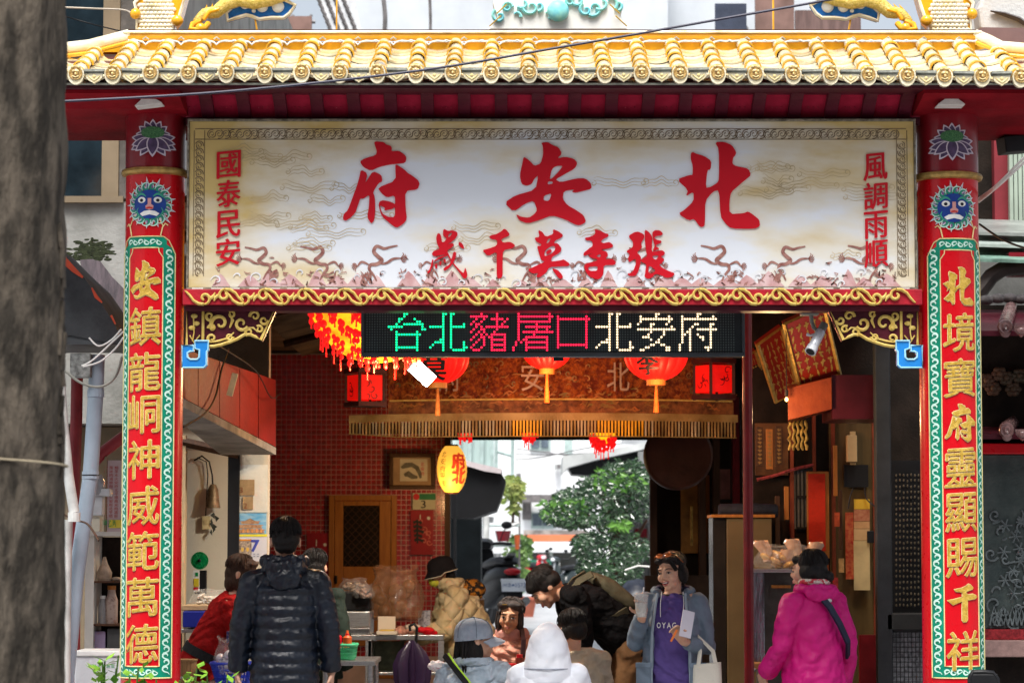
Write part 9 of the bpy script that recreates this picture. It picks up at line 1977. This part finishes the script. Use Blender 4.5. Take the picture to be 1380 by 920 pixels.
# carton behind
o = thing('cardboard_box',P(640,860,22),'brown cardboard carton standing on a crate behind the yellow jacketed woman','box'); a,b_ = P(622,862,22),P(652,808,22); MB().b2((a.x,22,a.z),(b_.x,22.4,b_.z)).build('carton_body',mat('cardboard',(.30,.16,.07),.8,var=.12,bump=.1),o,bevel=.003); MB().b2((a.x,21.99,b_.z+.001),(b_.x,22.4,b_.z+.008)).build('carton_flap',mat('grey_plastic_sheet',(.35,.35,.38),.4,bump=.1),o)
o = thing('crate',P(640,1000,22),'dark crate carrying the brown cardboard carton','crate'); MB().b2((a.x-.02,21.98,0),(b_.x+.02,22.42,a.z-.002)).build('crate_body',M_dwood,o,bevel=.005)
# right: bread cabinet
Yb = 17.0; o = thing('snack_cabinet',P(1040,920,Yb),'old metal snack cabinet with a reflective side, beside the woman in pink','cabinet'); M_refl = mat('scratched_foil',(.30,.33,.38),.22,metal=.8,col2=(.05,.05,.055),lo=.45,hi=.62,vs=5,stretch=(4,4,.5),bump=.6,bs=20)
slab(o,'cabinet_body',1028,1100,770,1000,Yb+.05,Yb+.5,mat('dusky_metal',(.075,.07,.06),.5,var=.4,vs=4,bump=.2),.006,True); slab(o,'foil_side',1015,1030,770,892,Yb,Yb+.5,M_refl,.004); slab(o,'top_tray',1012,1104,766,771,Yb-.03,Yb+.5,M_steel,.003); slab(o,'inner_shelf',1040,1066,788,792,Yb-.0,Yb+.06,M_wood,.002); slab(o,'drop_shelf',1012,1050,893,901,Yb-.18,Yb+.1,mat('worn_orange_wood',(.38,.17,.06),.5,var=.3,vs=20,bump=.3),.004); MB().tube([P(1010,897,Yb-.18),P(1018,903,Yb-.2)],.012,8).build('tray_handle',M_steel,o)
M_bread = mat('golden_bread_bag',(.62,.30,.06),.2,col2=(.72,.48,.18),lo=.4,hi=.7,vs=16,bump=1,bs=22,coat=.5); M_film = mat('peach_film',(.66,.40,.26),.25,var=.15,vs=10,bump=.6,bs=20,coat=.4)
zt = P(0,766,Yb).z
for px,rx,ry,lab,sd_,ears in ((1048,30,15,'left golden bag of buns tied with two ears on the metal cabinet',3,((1033,736,-7),(1056,748,6))),(1082,22,15,'right golden bag of buns with knotted ears behind the pink jacketed woman\'s head',4,((1072,734,-4),(1094,738,6)))):
    q = bag(px,752,rx,ry,Yb+.15,M_bread,lab,sd_); q.location.z = zt
    for ex,ey,dx in ears:
        t0 = P(ex+dx*-.3,756,Yb+.1); t1 = P(ex,ey+8,Yb+.1); t2 = P(ex+dx,ey-3,Yb+.1); rings = []
        for c_,w_,d_ in ((t0,.03,.02),(t0.lerp(t1,.6),.022,.012),(t1,.040,.008),(t2,.052,.006),(t2+V(0,0,.02),.044,.005)): rings.append([c_+V(w_*cos(t),d_*sin(t)+.012*cos(2*t),.006*sin(3*t)) for t in [k*pi/7 for k in range(14)]])
        MB().rings(rings).build('bag_ear',M_film,q,smooth=1)
# ================================================================ sub-parts: hang small pieces under the part they belong to
SUB = {'iris': 'eye','upper_lid': 'eye','teeth': 'open_mouth','lotus_petal': 'lotus_outline','lotus_seed_head': 'lotus_outline','mane_ray_inner': 'mane_ray','mane_curl_edge': 'mane_curl','lion_eye_white': 'lion_face','lion_pupil': 'lion_face','lion_brow': 'lion_face','lion_nose': 'lion_face','lion_nostril': 'lion_face',
 'window_pane': 'window_frame','lattice_strip': 'lattice_backing','handle': 'door_leaf','strap_buckle': 'bag_strap','lime_strap_edge': 'bag_strap','brim_piping': 'hat_brim','sunglass_lens': 'sunglass_frame','hood_seam': 'raised_hood','pocket_flap': 'jacket','zip_edge': 'jacket','navy_hood_lining': 'jacket_hood','shirt_lettering': 'purple_shirt','black_neckband': 'purple_shirt',
 'cap_seams': 'cap_crown','rim': 'wheel','mirror': 'mirror_stalk','plate_writing': 'licence_plate','licence_plate': '','painted_character': 'silk_body','pane_drawing': 'lantern_pane','gilt_writing': 'board','border_scroll': 'green_border','character_edge': 'character','hook_edge': 'blue_key_hook','pipe_joint': 'tube','jar_lid': 'jar_body','hair_clip': 'hair','rucksack_strap': 'rucksack',
 'yellow_food': 'tray_base','calendar': '','arch_print': 'picture_sheet','temple_print': 'picture_sheet','gold_figure_print': 'page','photo_print': 'page','red_header': 'page','small_print': 'page','numeral': 'page','tag_writing': 'yellow_tag','small_writing': 'board_panel','red_caption': 'paper','ink_drawing': 'paper','cloud_rim': 'cloud_base','pearl': 'cloud_base','black_band': 'tube'}
def ctr(o): return wm(o) @ (sum((Vector(c) for c in o.bound_box),Vector())/8)
base = lambda o: o.name.split('.')[0]
for th in [o for o in S.objects if o.parent is None and o.type == 'EMPTY']:
    ks = list(th.children)
    for k in ks:
        t = SUB.get(base(k))
        if not t or k.children: continue
        cand = [q for q in ks if base(q) == t and q is not k and q.parent is th]
        if not cand: continue
        c = ctr(k); q = min(cand,key=lambda z: (ctr(z)-c).length); M = q.matrix_basis.inverted() @ k.matrix_basis; k.parent = q; k.matrix_basis = M
